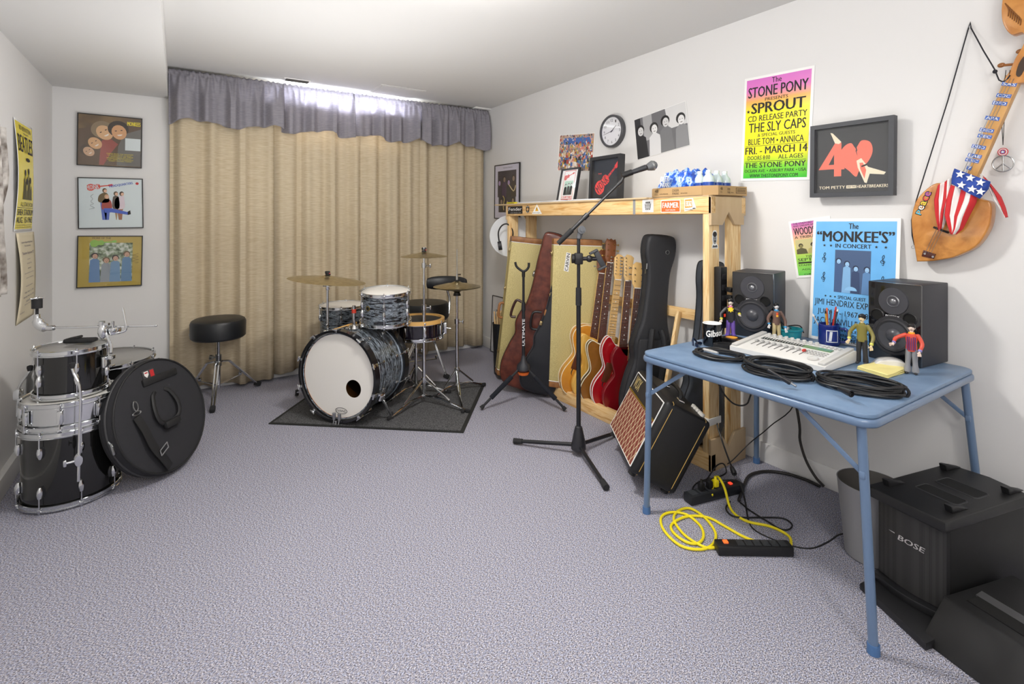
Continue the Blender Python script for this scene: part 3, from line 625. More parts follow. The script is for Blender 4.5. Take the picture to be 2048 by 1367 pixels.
b.grid(lambda u, v: V((-.16+.32*u, .16*(2*(u-.5))**2*-.35+.03*math.cos(v*2*PI), .057*math.sin(v*2*PI)*(1-.25*abs(2*u-1)**4))), 16, 20, m).sph((-.16, -.056, 0), .03, 10, m, (.4, 1, 1.45)).sph((.16, -.056, 0), .03, 10, m, (.4, 1, 1.45))
b.build('backrest', VIN, t, world=True)
wx(MB().tube([bp_+V((0, .03, HZ(bp_, 578))), bp_+V((.02, .02, HZ(bp_, 600))), bp_+V((.0, .0, HZ(bp_, 628)))], .010, 8, sm=3), 'backrest_bracket', CHROME, t)
# ------------------------------------------------------------------ guitar stand
hub = cw(3.62, (1047-1024)/F*3.62); hub.z = 0
t = thing('guitar_stand', 'black tripod guitar stand with an orange band, ULTIMATE on its pole', 'guitar stand', hub)
zh = HZ(hub, 735); DB = mat('#15171d', .55)
wx(MB().cyl((hub.x, hub.y, zh-.02), (hub.x, hub.y, HZ(hub, 612)), .0125).cyl((hub.x, hub.y, HZ(hub, 612)), (hub.x, hub.y, HZ(hub, 545)), .009).cyl((hub.x, hub.y, HZ(hub, 620)), (hub.x, hub.y, HZ(hub, 604)), .016, .013), 'pole', DB, t)
m = M((V((0, 0, 1)), V((-CT, ST, 0)), V((-ST, -CT, 0)))).transposed().to_4x4(); m.translation = (hub.x-ST*.0135, hub.y-CT*.0135, 0)
za, zb_ = HZ(hub, 690), HZ(hub, 637)
b = MB(); wx(b.text('ULTIMATE', za, zb_, -.009, .009, m, .0, .03), 'lettering', mat('#e8e8ea', .5), t)
yk = V((hub.x, hub.y, HZ(hub, 545)))
b = MB(); pts = [yk+cw(0, s_[0], s_[1]) for s_ in ((-.058, .075), (-.05, .045), (-.02, .018), (0, .01), (.02, .018), (.036, .04), (.038, .07))]
wx(MB().tube([V(p) for p in pts], .0085, 10, sm=4).cyl(yk-V((0, 0, .03)), yk+V((0, 0, .012)), .012), 'yoke', BLK, t)
wx(MB().lathe([(.012, zh+.09), (.02, zh+.05), (.045, zh+.02), (.05, zh-.01), (.035, zh-.025), (0, zh-.03)], 20, M.Translation((hub.x, hub.y, 0))), 'hub', mat('#2b2d33', .5), t)
wx(MB().lathe([(.02, zh-.05), (.033, zh-.048), (.043, zh-.03), (.02, zh-.028)], 20, M.Translation((hub.x, hub.y, 0)), closed=True), 'band', mat('#f0742a', .5), t)
for p in (G(962, 820), G(1131, 823), G(1046, 779)):
    fp = V((p.x, p.y, .014)); d = V((fp.x-hub.x, fp.y-hub.y, 0)).normalized(); h0 = V((hub.x, hub.y, zh-.01))+d*.04
    l = wx(MB().cyl(h0, fp, .0085, n=10), 'leg', DB, t)
    wx(MB().cyl(h0.lerp(fp, .18), h0.lerp(fp, .74), .016, n=12), 'foam_grip', mat('#11151f', .9), l); wx(MB().cyl(h0.lerp(fp, .93), fp, .012, .015, 12), 'rubber_foot', RUB, l)
# ------------------------------------------------------------------ microphone stand
hub = cw(2.835, .13*2.835); hub.z = 0
t = thing('microphone_stand', 'black boom microphone stand in the middle of the room', 'microphone stand', hub)
BK = mat('#191a1e', .35)
zc_ = HZ(hub, 470)
wx(MB().cyl((hub.x, hub.y, .04), (hub.x, hub.y, HZ(hub, 600)), .0125, n=16).cyl((hub.x, hub.y, HZ(hub, 600)), (hub.x, hub.y, zc_), .0095, n=16), 'pole', BK, t)
wx(MB().cyl((hub.x, hub.y, HZ(hub, 610)), (hub.x, hub.y, HZ(hub, 575)), .0165, .0155, 16), 'clutch_grip', RUB, t)
wx(MB().lathe([(.013, .16), (.02, .155), (.03, .11), (.04, .06), (.042, .035), (.034, .025), (0, .025)], 20, M.Translation((hub.x, hub.y, 0))), 'base', mat('#26262a', .3), t)
for p in (G(1030, 888), G(1212, 981), None):
    if p is None: p = hub+(hub-G(1030, 888)+hub-G(1212, 981))
    fp = V((p.x, p.y, .02)); h0 = V((hub.x, hub.y, .055)); l = wx(MB().cyl(h0, fp, .0105, n=12), 'leg', BK, t); wx(MB().cyl(h0.lerp(fp, .88), fp+(fp-h0)*.02, .014, .016, 14), 'rubber_foot', RUB, l)
tb = 2.82
a, c = PT(1116, 487, tb), PT(1243, 362, tb)
wx(MB().cyl(a.lerp(c, .10), c, .0075, n=12).cyl(a.lerp(c, .12), a.lerp(c, .44), .0105, n=12).cyl(a.lerp(c, .40), a.lerp(c, .47), .0145, n=12).cyl(a.lerp(c, .93), c, .011, n=12), 'boom', BK, t)
wx(MB().cyl(a, a.lerp(c, .22), .0135, .015, 12), 'counterweight', RUB, t)
pv = PT(1162, 459, tb+.02)
wx(MB().cyl(pv+cw(-.03, 0, 0), pv+cw(.02, 0, 0), .022, n=18).cyl(V((hub.x, hub.y, zc_-.02)), pv, .014, .018, 14).cyl(pv+cw(-.04, 0, 0), pv+cw(-.03, 0, 0), .010, n=12), 'boom_clamp', mat('#55575c', .35), t)
k0, k1 = PT(1247, 352, tb), PT(1263, 343, tb)
wx(MB().cyl(PT(1243, 362, tb), PT(1250, 349, tb), .0085).cyl(PT(1244, 351, tb), PT(1264, 344, tb), .0175, .0165, 16), 'microphone_clip', BLK, t)
e = PT(1300, 331, tb)
t2 = thing('microphone', 'handheld vocal microphone with grey ball grille on the boom', 'microphone', k1)
wx(MB().cyl(PT(1249, 349.5, tb), PT(1292, 334.5, tb), .0115, .0165, 20), 'body', mat('#2b2c30', .4), t2)
dv = (PT(1292, 334.5, tb)-PT(1249, 349.5, tb)).normalized(); g = PT(1305, 331, tb); mm = axes(dv); mm.translation = g
wx(MB().lathe([(0, .027), (.012, .025), (.022, .016), (.0265, .004), (.0265, -.004), (.025, -.012), (.018, -.032), (.0, -.032)], 24, mm), 'grille', mat('#77797c', .35, .8, bump=(1500, .8)), t2)
wx(MB().lathe([(.0268, -.004), (.0285, -.002), (.0285, .004), (.0268, .006)], 24, mm, closed=True), 'ring', STEEL, t2)
# clip-on phone holder on the pole
pz = PT(1158, 517, 2.83)
t = thing('phone_holder', 'black clip-on phone holder clamped to the microphone stand pole', 'phone holder', pz)
mh = M.Translation((hub.x, hub.y, pz.z)) @ M.Rotation(-TH, 4, 'Z')
MB().box((0, 0, 0), (.045, .045, .062), bev=.006, mx=mh).cyl((-.025, 0, 0), (-.038, 0, 0), .026, n=20, mx=mh).build('clamp', BLK, t, world=True)
MB().cyl((.02, 0, 0), (.045, 0, 0), .011, n=12, mx=mh).sph((.06, 0, 0), .02, 14, mh).cyl((.06, 0, 0), (.1, 0, 0), .012, n=12, mx=mh).build('ball_joint', mat('#222227', .4), t, world=True)
mj = mh @ M.Translation((.115, 0, .0)) @ M.Rotation(R(-28), 4, 'Y')
MB().box((0, 0, 0), (.03, .02, .09), bev=.003, mx=mj).box((-.012, -.012, .05), (.05, .04, .012), bev=.003, mx=mj).box((-.012, -.012, -.05), (.05, .04, .012), bev=.003, mx=mj).build('jaw', mat('#3c3e42', .4), t, world=True)
# ------------------------------------------------------------------ wooden storage rack
RX0, RX1, RY0, RY1, RZ = 2.295, 2.595, 1.645, 3.60, 1.42
t = thing('storage_rack', 'pine guitar storage rack with stickers along its top beam', 'rack', (RX0, RY0, 0))
def P(b, nm, mt, par=None, **k): return b.build(nm, mt, par or t, world=True, **k)
BW, BT = .089, .038
beam = P(MB().bb((RX0, RY0, RZ-BW), (RX0+BT, RY1, RZ), bev=.003), 'beam', PINE)
P(MB().bb((RX1-BT, RY0, RZ-BW), (RX1, RY1, RZ), bev=.003), 'beam', PINE)
P(MB().bb((RX0, RY0, 0), (RX0+BT, RY1-.02, BW), bev=.003), 'kick_board', PINE)
P(MB().bb((RX0+BT, RY0+.02, .0), (RX1, RY1-.02, .03)), 'base_board', PLY)
for y in (RY0+.016, RY1-BT):
    P(MB().bb((RX0+.004, y, .0), (RX0+BW, y+BT, RZ-BW), bev=.002), 'post', PINEV)
    P(MB().bb((RX1-BW-.02, y, .0), (RX1-.02, y+BT, RZ-BW), bev=.002), 'post', PINEV)
P(MB().bb((RX1-.022, RY0+.05, .70), (RX1-.002, RY1-.04, .762), bev=.002), 'back_rail', PINE)
def gusset(z0, z1, up, y):
    m = M.Translation((RX0, y, 0)) @ M.Rotation(PI/2, 4, 'X'); w = RX1-RX0; c = w/2; v = .055; h = .07
    if up: pl = [(0, z0), (w-.0, z0), (w, z1), (c+v, z1), (c, z1-h), (c-v, z1), (0, z1)]
    else: pl = [(0, z0+.0), (c-v, z0), (c, z0+h), (c+v, z0), (w-.015, z0), (w-.015, z0+.05), (w, z0+.05), (w, z1), (0, z1)]
    return P(MB().prism(pl, 0, .016, mx=m, bev=.001), 'gusset', PLY)
gusset(1.272, RZ, False, RY0+.016); gusset(0, .165, True, RY0+.016)
gusset(1.30, RZ, False, RY1+.016)
P(MB().bb((RX0-.015, RY0+.42, RZ), (RX1, RY1+.17, RZ+.010), bev=.002), 'shelf_board', mat('#cdb48e', .6))
P(MB().bb((RX0+.002, RY0+.018, RZ), (RX1, RY0+.42, RZ+.008), bev=.002), 'shelf_board', PLY)
for yy, zt in ((2.46, .75), (2.30, .74), (2.04, .74), (1.88, .72)):
    m = M((V((1, 0, 0)), V((0, 1, 0)), V((0, 0, 1)))).transposed().to_4x4()
    p0, p1 = V((RX0+.06, yy, .05)), V((RX1-.035, yy+.02, zt)); d = p1-p0; mm = axes(d, (0, 1, 0)); mm.translation = (p0+p1)/2
    P(MB().box((0, 0, 0), (.035, .02, d.length), bev=.002, mx=mm), 'divider_strip', PINEV)
SM = frame_mx((RX0-.0005, 0, 0), (0, -1, 0), (0, 0, 1))      # face of the beam: local x = -Y
def bx_(px): return -PX(px, 410, RX0).y
def sticker(nm, px0, px1, f0, f1, draw, lab):
    x0, x1 = bx_(px0), bx_(px1); z0, z1 = RZ-BW*f1, RZ-BW*f0
    s = MB(); draw(s, x0, x1, z0, z1); o = s.build(nm, None, beam, world=True); o['label'] = lab; return o
def st_fender(s, x0, x1, z0, z1):
    s.m(INK).prism([(x0, z0), (x1, z0), (x1, z1), (x0, z1)], 0, .0006, mx=SM).m(PAPER).text('Fender', x0+.012, x1-.01, z0+.025, z1-.01, SM, .001, .015).text('www.fender.com', x0+.04, x1-.02, z0+.007, z0+.012, SM, .001)
sticker('sticker', 1016, 1045, .12, .82, st_fender, 'black sticker with white script lettering')
def st_tri(s, x0, x1, z0, z1):
    c = (x0+x1)/2; s.m(PAPER).prism([(x0, z0), (x1, z0), (c, z1)], 0, .0006, mx=SM).m(mat('#e9b02a', .5)).prism([(c-.022, z0+.022), (c+.022, z0+.022), (c, z1-.016)], .0007, .001, mx=SM).m(INK).text('behringer', x0+.016, x1-.016, z0+.004, z0+.014, SM, .0012, .01).prism([(c-.004, z0+.026), (c+.006, z0+.04), (c, z0+.04), (c+.004, z0+.052), (c-.008, z0+.037), (c-.001, z0+.037)], .0011, .0014, mx=SM)
sticker('sticker', 1064, 1084, .02, .86, st_tri, 'white triangle sticker with yellow warning sign')
def st_round(s, x0, x1, z0, z1):
    c, d = (x0+x1)/2, (z0+z1)/2; s.m(INK).prism([(c-.024, d+.02), (c, z1), (c+.024, d+.02), (c+.02, d-.02), (c, z0), (c-.02, d-.02)], 0, .0006, mx=SM).m(mat('#c9a06a', .5)).prism(circ(c, d, .012), .0007, .001, mx=SM).m(PAPER).text('HOUSE', c-.016, c+.016, d+.017, d+.024, SM, .001, .02).text('BLUES', c-.013, c+.013, d-.024, d-.017, SM, .001, .02)
sticker('sticker', 1049, 1062, .1, .78, st_round, 'small black shield-shaped sticker')
def st_tape(s, x0, x1, z0, z1): s.m(mat('#8f9092', .4)).prism([(x0, z0), (x1, z0), (x1, z1), (x0, z1)], 0, .0005, mx=SM)
sticker('tape', 1266, 1271, 0, 1, st_tape, 'strip of silver duct tape')
def st_drum(s, x0, x1, z0, z1):
    c, d = (x0+x1)/2, (z0+z1)/2; s.m(PAPER).prism([(x0, z0), (x1, z0), (x1, z1), (x0, z1)], 0, .0006, mx=SM).m(INK)
    for q in range(4): s.prism([(c-.019, d-.014+q*.008), (c+.019, d-.014+q*.008), (c+.019, d-.011+q*.008), (c-.019, d-.011+q*.008)], .0007, .001, mx=SM)
    for q in (-1, 0, 1): s.prism(circ(c+q*.012, d+.02, .005), .0007, .001, mx=SM); s.prism(circ(c+q*.013, d-.02, .004), .0007, .001, mx=SM)
    s.prism([(c-.02, d-.014), (c-.017, d-.014), (c-.02, d+.013), (c-.023, d+.013)], .0007, .001, mx=SM).prism([(c+.02, d-.014), (c+.017, d-.014), (c+.02, d+.013), (c+.023, d+.013)], .0007, .001, mx=SM)
sticker('sticker', 1285, 1307, .03, .86, st_drum, 'white sticker with black snare drum drawing')
def st_farmer(s, x0, x1, z0, z1):
    s.m(PAPER).prism([(x0, z0), (x1, z0), (x1, z1), (x0, z1)], 0, .0006, mx=SM).m(mat('#e06a2b', .5)).prism([(x0+.004, z0+.004), (x1-.004, z0+.004), (x1-.004, z1-.004), (x0+.004, z1-.004)], .0007, .001, mx=SM).m(PAPER).text('FARMER', x0+.012, x1-.012, z0+.026, z1-.014, SM, .0014, .04).text('FOOT DRUMS', x0+.034, x1-.034, z0+.010, z0+.017, SM, .0014, .02)
sticker('sticker', 1322, 1361, .12, .90, st_farmer, 'orange and white rectangular sticker')
def st_or(s, x0, x1, z0, z1):
    xm = x1-.02; s.m(PAPER).prism([(x0, z0), (xm, z0+.01), (x1, z0+.014), (x1, z0+.022), (xm, z1), (x0, z1-.002)], 0, .0006, mx=SM).m(mat('#f0962c', .5)).prism([(x0+.004, z0+.018), (xm-.002, z0+.022), (xm-.005, z1-.006), (x0+.004, z1-.008)], .0007, .001, mx=SM).m(PAPER).text('CHICAGO', x0+.008, xm-.006, z0+.026, z1-.014, SM, .0014, .03).m(INK).text('DRUM EXCHANGE', x0+.004, xm, z0+.006, z0+.013, SM, .001, .02).prism([(xm, z0+.012), (x1-.002, z0+.014), (x1-.002, z0+.018), (xm, z0+.018)], .001, .0013, mx=SM)
sticker('sticker', 1369, 1392, .05, .85, st_or, 'orange and yellow cut-out sticker')
pm = M.Translation((RX0, RY0+.0155, 0)) @ M.Rotation(PI/2, 4, 'X')
b = MB(); cx_, cz_ = .05, 1.198
b.m(PAPER).prism([(cx_+a*1.12, cz_+c*1.06) for a, c in [(-.022, -.045), (-.02, -.028), (-.014, -.02), (-.02, 0), (-.019, .028), (-.01, .043), (.008, .044), (.018, .03), (.018, 0), (.011, -.02), (.024, -.03), (.026, -.046)]], 0, .0006, mx=pm)
b.m(mat('#55565a', .6)).prism([(cx_+a, cz_+c) for a, c in [(-.02, -.043), (-.014, -.03), (0, -.034), (.018, -.03), (.022, -.043)]], .0007, .0009, mx=pm).m(mat('#8e8f92', .6)).prism(circ(cx_, cz_, .0145, .026), .0007, .0009, mx=pm).m(INK).prism(circ(cx_, cz_+.026, .017, .014), .0010, .0013, mx=pm).prism(circ(cx_+.002, cz_-.010, .007, .004), .001, .0013, mx=pm).prism([(cx_-.01, cz_+.004), (cx_-.003, cz_+.004), (cx_-.003, cz_+.007), (cx_-.01, cz_+.007)], .001, .0013, mx=pm).prism([(cx_+.003, cz_+.004), (cx_+.01, cz_+.004), (cx_+.01, cz_+.007), (cx_+.003, cz_+.007)], .001, .0013, mx=pm)
o = b.build('sticker', None, t, world=True); o['label'] = 'cut-out black and white portrait sticker'
P(MB().bb((RX0-.004, RY0+.008, .235), (RX0+BW+.006, RY0+.014, .272), bev=.002).bb((RX0-.004, RY0+.008, .238), (RX0+.002, RY0+.056, .272), bev=.002), 'cable_tie', mat('#eceae4', .5))
# ------------------------------------------------------------------ instrument cases
TW = mat('#c6b679', .6, noise=(160, [(.35, '#b3a269'), (.65, '#d2c488')]), stretch=(1, 1, 2)); LEA = mat('#8f5f34', .5, noise=(20, [(.3, '#7c4f2a'), (.7, '#a5713f')]))
BRASS = mat('#b9a578', .3, 1)
def tweed(label, base, w, d, h, yaw, lean, txt=None, lean2=0):
    t = thing('guitar_case', label, 'guitar case'); t.matrix_basis = M.Translation(base) @ M.Rotation(yaw, 4, 'Z') @ M.Rotation(lean, 4, 'Y') @ M.Rotation(lean2, 4, 'X')
    pl = [(0, d), (w, d), (w, 0), (.05, 0), (0, .03)]
    MB().prism(pl[::-1], .045, h-.045, bev=.004).build('body', TW, t)
    for z0, z1 in ((0, .045), (h-.045, h)): MB().prism(pl[::-1], z0, z1, bev=.008).build('end_cap', LEA, t)
    for z in (.046, h-.046): MB().tube([(p[0], p[1], z) for p in pl], .0028, 6, closed=True).build('piping', WHITE, t)
    MB().prism([(a*1.004-.001, c) for a, c in [(-.0005, d*.52), (-.0005, d*.56)]]+[(-.003, d*.56), (-.003, d*.52)], .05, h-.05).build('seam', BRASS, t)
    for z in (h*.9, h*.62, h*.17):
        MB().box((-.005, d*.5, z), (.008, .03, .034), bev=.002).box((-.012, d*.45, z-.004), (.008, .018, .022), bev=.003).cyl((-.012, d*.38, z), (-.012, d*.62, z), .004, n=8).build('latch', BRASS, t)
    z = h*.46
    MB().tube([(-.004, d*.5, z-.06), (-.03, d*.5, z-.055), (-.038, d*.5, z-.03), (-.038, d*.5, z+.03), (-.03, d*.5, z+.055), (-.004, d*.5, z+.06)], .011, 10, sm=4).build('handle', mat('#9c6a3e', .5), t)
    if txt:
        m = M.Translation((.10, -.0005, h*.84)) @ M.Rotation(PI/2, 4, 'X') @ M.Rotation(R(84), 4, 'Z')
        b = MB(); b.m(PAPER).prism([(-.065, -.014), (.07, -.014), (.074, .02), (-.06, .022)], 0, .0006, mx=m, bev=0).m(INK).text(txt, -.058, .066, -.009, .015, m, .001, .03); b.build('lettering', None, t)
    return t
tweed('tan tweed guitar case farthest from the camera, beside the drumstick bucket', (2.145, 3.50, .045), .36, .12, 1.13, -R(20), R(6.5))
tweed('tan tweed guitar case lettered CARVIN behind the microphone stand', (2.235, 2.93, .09), .355, .11, 1.075, -R(24), R(2.0), 'CARVIN', 0)
def outline_case(label, base, yaw, lean, h, wb, wn, wt, th, mt, seam, name='guitar_case', neck=.55, extra=True, leanx=0, cat='guitar case', trim=None, hasp=None):
    t = thing(name, label, cat); t.matrix_basis = M.Translation(base) @ M.Rotation(yaw, 4, 'Z') @ M.Rotation(lean, 4, 'Y') @ M.Rotation(leanx, 4, 'X')
    a, n, c = wb/2, wn/2, wt/2
    half = [(a*.55, 0), (a*.92, h*.05), (a, h*.14), (a*.86, h*.25), (a*.70, h*.33), (a*.78, h*.40), (a*.70, h*.46), (n*1.15, h*.54), (n, h*.66), (n*1.02, h*.8), (c, h*.9), (c*.96, h*.975), (c*.6, h)]
    out = spline([(x, z, 0) for x, z in half]+[(-x, z, 0) for x, z in half[::-1]], 4)
    m = M.Rotation(PI/2, 4, 'X') @ M.Translation((0, 0, -th/2))
    MB().prism([(p.x, p.y) for p in out], 0, th, mx=m, bev=.018, seg=3).build('body', mt, t, ang=50)
    for zz in ((.3, -.3) if seam == 2 else (0.05,)):
        MB().tube([(p.x*1.004, -zz*th, p.y) for p in out], .0035, 6, closed=True).build('seam_trim', trim or BLKM, t)
    return t, a, th
lt, a_, th_ = outline_case('reddish brown hard guitar case between the two tan tweed cases', (2.165, 3.20, .045), -R(40), R(12.5), 1.18, .36, .155, .15, .13, mat('#5c2c1f', .28, noise=(25, [(.3, '#4a2219'), (.7, '#6d382a')]), bump=(250, .2)), 2)
for x_, z_ in ((-.18, .17), (-.095, .85), (-.14, .50)):
    MB().lathe([(0, .012), (.018, .010), (.026, .003), (.026, 0), (0, 0)], 18, M.Translation((x_+.01, 0, z_)) @ axes((-1, -.0, 0))).build('latch', STEEL, lt)
MB().tube([(-.15, 0, .50), (-.19, 0, .505), (-.175, 0, .62), (-.13, 0, .62)], .010, 8, sm=4).build('handle', mat('#3a201a', .4), lt)
bk, _, _ = outline_case('black hard guitar case wedged between the brown case and the CARVIN case', (2.205, 3.06, .045), -R(34), R(14), .96, .29, .15, .14, .11, mat('#202227', .4, bump=(300, .2)), 2, trim=mat('#3c3e44', .4))
MB().tube([(-.10, -.02, .44), (-.15, -.02, .445), (-.16, -.02, .55), (-.10, -.02, .57)], .009, 8, sm=4).build('handle', BLK, bk)
MB().box((-.09, -.056, .50), (.02, .03, .03), bev=.003).build('latch', BRASS, bk)
# ------------------------------------------------------------------ guitars
ROSE = mat('#5b3022', .45); MAPLE = mat('#e0b877', .3, coat=.3)
def guitar(label, base, yaw, lean, shape, h_body, w, th, top, rim, binding, neckm, fb, headm, L, hstyle='six', f=True, body2=None, pickup=True, hole=None):
    t = thing('electric_guitar' if hole != 'ac' else 'acoustic_guitar', label, 'guitar'); t.matrix_basis = M.Translation(base) @ M.Rotation(yaw, 4, 'Z') @ M.Rotation(lean, 4, 'Y')
    a = w/2; H = h_body
    S_ = {'hollow': ([(.45, 0), (.85, .06), (1, .22), (.93, .36), (.66, .52), (.60, .6), (.72, .74), (.76, .84), (.66, .94), (.35, 1), (.12, 1.0)], [(.12, 1.0), (.30, .97), (.42, .90), (.46, .84), (.52, .82), (.66, .86), (.74, .80), (.72, .70), (.62, .6), (.68, .5), (.93, .36), (1, .22), (.85, .06), (.45, 0)]),
          'semi': ([(.45, 0), (.85, .06), (1, .22), (.93, .36), (.66, .52), (.62, .6), (.74, .74), (.76, .86), (.64, .97), (.50, 1.0), (.38, .94), (.20, .88)], [(.20, .88), (.38, .94), (.5, 1.0), (.64, .97), (.76, .86), (.74, .74), (.62, .6), (.66, .52), (.93, .36), (1, .22), (.85, .06), (.45, 0)]),
          'solid': ([(.40, 0), (.82, .05), (1, .2), (.9, .36), (.68, .5), (.70, .62), (.86, .80), (.9, .92), (.74, 1.0), (.42, .95), (.22, .93)], [(.2, .86), (.35, .88), (.62, .98), (.74, .94), (.72, .8), (.66, .64), (.66, .52), (.92, .34), (1, .2), (.82, .05), (.40, 0)])}[shape]
    left = [(-x*a, z*H) for x, z in S_[0]]; right = [(x*a, z*H) for x, z in S_[1]]
    out = spline([(x, z, 0) for x, z in left+right], 4)
    mx_ = M.Rotation(PI/2, 4, 'X') @ M.Translation((0, 0, -th/2)); pl = [(p.x, p.y) for p in out]
    b = MB(); b.m(rim).prism(pl, 0, th, mx=mx_, bev=.004 if binding else .012, seg=3)
    cz = H*.42; b.m(top).prism([((x)*.975, (z-cz)*.985+cz) for x, z in pl], th, th+.0015, mx=mx_)
    b.build('body', None, t, ang=50)
    if binding:
        for s in (-1, 1): MB().tube([(x*1.003, s*(th/2-.002), (z-cz)*1.002+cz) for x, z in pl], .0028, 6, closed=True).build('binding', binding, t)
    y = -th/2-.004; nl = L-.17-H*.93; z0 = H*.80
    MB().prism([(-.026, z0), (.026, z0), (.021, L-.17), (-.021, L-.17)], 0, .022, mx=M.Rotation(PI/2, 4, 'X') @ M.Translation((0, 0, -y-.018)), bev=.006).build('neck', neckm, t)
    b = MB(); b.m(fb).prism([(-.027, z0), (.027, z0), (.0215, L-.17), (-.0215, L-.17)], -y+.003, -y+.008, mx=M.Rotation(PI/2, 4, 'X')); b.m(STEEL)
    zz = L-.17; sc = .64
    for k in range(1, 21):
        z_ = L-.17-sc*(1-2**(-k/12))
        if z_ > z0: b.box((0, y-.009, z_), (.046, .002, .0018))
        if k in (3, 5, 7, 9, 12, 15, 17) and z_ > z0: b.m(WHITE).cyl((0, y-.0082, z_+.012), (0, y-.0088, z_+.012), .004, n=8).m(STEEL)
    b.m(WHITE).box((0, y-.009, L-.168), (.044, .004, .005)).build('fretboard', None, t)
    hs = {'six': [(-.021, 0), (-.036, .03), (-.040, .09), (-.036, .15), (-.012, .17), (.03, .165), (.028, .11), (.030, .04), (.021, 0)],
          'strat': [(-.021, 0), (-.03, .03), (-.034, .15), (-.012, .175), (.016, .17), (.036, .155), (.03, .12), (.028, .05), (.021, 0)],
          'open': [(-.021, 0), (-.036, .03), (-.038, .145), (-.03, .168), (-.015, .16), (0, .17), (.015, .16), (.03, .168), (.038, .145), (.036, .03), (.021, 0)]}[hstyle]
    hm = M.Translation((0, -th/2, L-.17)) @ M.Rotation(R(-8), 4, 'X') @ M.Rotation(PI/2, 4, 'X')
    MB().prism(hs, -.004, .010, mx=hm, bev=.002).build('headstock', headm, t)
    pk = None
    spots = [(-.04, .04+.022*k, -1) for k in range(6)] if hstyle == 'strat' else [(s*.041, .045+.042*k, s) for s in (-1, 1) for k in range(3)]
    for (px_, pz_, s) in spots:
        mm = hm @ M.Translation((px_, pz_, .002))
        if pk is None:
            pk = MB().cyl((0, 0, 0), (s*.012, 0, 0), .003, n=6).sph((s*.016, 0, 0), .008, 8, sc=(.6, 1, .8)).cyl((-s*.018, 0, 0), (-s*.018, 0, .016), .0035, n=8).build('tuning_peg', STEEL if hstyle != 'open' else GOLD, t); pk.matrix_basis = mm; s0 = s
        else: link('tuning_peg', pk, t, mm @ (M.Diagonal((-1, 1, 1, 1)) if s != s0 else M()))
    b = MB()
    for k in range(6): x = -.018+.0072*k; b.cyl((x*1.3, -th/2-.012, H*.28), (x, y-.010, L-.165), .0007, n=4)
    b.build('strings', STEEL, t)
    MB().box((0, -th/2-.006, H*.27), (.08, .012, .018), bev=.003).build('bridge', STEEL if hole != 'ac' else ROSE, t)
    if pickup:
        for z_ in (.42, .62): MB().box((0, -th/2-.004, H*z_), (.075, .009, .03), bev=.003).build('pickup', BLK, t)
    if hole == 'f':
        for s in (-1, 1):
            MB().prism([(p.x, p.y) for p in spline([(s*.30*w, H*.28, 0), (s*.335*w, H*.32, 0), (s*.30*w, H*.42, 0), (s*.26*w, H*.52, 0), (s*.28*w, H*.42, 0), (s*.32*w, H*.32, 0)], 4)], th/2+.0016, th/2+.002, mx=M.Rotation(PI/2, 4, 'X')).build('f_hole', INK, t)
        MB().box((-w*.25, -th/2-.003, H*.5), (.05, .004, .13), (0, R(12), 0), bev=.001).build('pickguard', mat('#5a2f1c', .3), t)
    for s in (0, 1): MB().cyl((w*.3, -th/2, H*(.14+.12*s)), (w*.3, -th/2-.014, H*(.14+.12*s)), .011, n=14).build('knob', BLK if s else GOLD, t)
    return t
AMB = mat('#cf8b2a', .25, coat=.5, noise=(6, [(.3, '#bf7a22'), (.7, '#dd9d3c')])); YEL = mat('#dfa94a', .25, coat=.4, wood=(8, [(.3, '#cf9535'), (.7, '#e8bb62')]), stretch=(4, 4, .6))
CREAM = mat('#efe6c8', .4); RED = mat('#a5131d', .18, coat=.6); DRED = mat('#7d0f1a', .18, coat=.6); SUN = mat('#8a5a24', .25, coat=.4)
YW = -R(24)
guitar('natural amber hollow-body guitar next to the CARVIN case', (2.435, 2.79, .045), YW, R(7.5), 'hollow', .50, .39, .075, AMB, AMB, CREAM, MAPLE, ROSE, mat('#6b3b20', .4), 1.05, 'six', hole='f')
guitar('honey-yellow solid guitar with rosewood neck and brown headstock', (2.445, 2.70, .045), YW, R(6.5), 'solid', .45, .35, .045, YEL, YEL, None, MAPLE, ROSE, mat('#7a4726', .4), 1.13, 'open')
guitar('black and sunburst guitar with a maple neck and chrome tuners', (2.435, 2.605, .045), YW, R(7), 'solid', .42, .345, .045, SUN, mat('#0d0d0f', .15, coat=.5), CREAM, MAPLE, MAPLE, MAPLE, 1.02, 'strat')
guitar('bright red semi-hollow guitar with white binding', (2.455, 2.49, .045), YW, R(5), 'semi', .47, .365, .045, RED, RED, WHITE, MAPLE, ROSE, mat('#d9b67c', .35), 1.02, 'strat', hole='f')
guitar('dark cherry red guitar beside the padded gig bag', (2.46, 2.41, .045), YW, R(5), 'semi', .42, .34, .05, DRED, DRED, None, MAPLE, ROSE, MAPLE, .98, 'six')
NYL = mat('#2b2c30', .6, bump=(500, .3)); NYL2 = mat('#1b1c20', .7)
gb, _, _ = outline_case('black padded gig bag leaning on the wall behind the small amplifier', (2.436, 2.235, .045), -R(20), R(5.5), 1.16, .32, .15, .20, .10, NYL, 2, 'gig_bag', trim=NYL2, cat='guitar bag')
MB().box((0, -.056, .32), (.22, .03, .40), bev=.014).build('front_pocket', NYL, gb)
for s in (-1, 1): MB().tube([(s*.03, -.072, .58), (s*.045, -.095, .50), (s*.045, -.095, .30), (s*.03, -.07, .16)], .018, 8, sm=4).build('shoulder_strap', NYL2, gb)
MB().torus((0, 0, 0), .012, .002, 16, 6, mx=M.Translation((.035, -.056, 1.06)) @ M.Rotation(PI/2, 4, 'X')).build('hanging_ring', STEEL, gb)
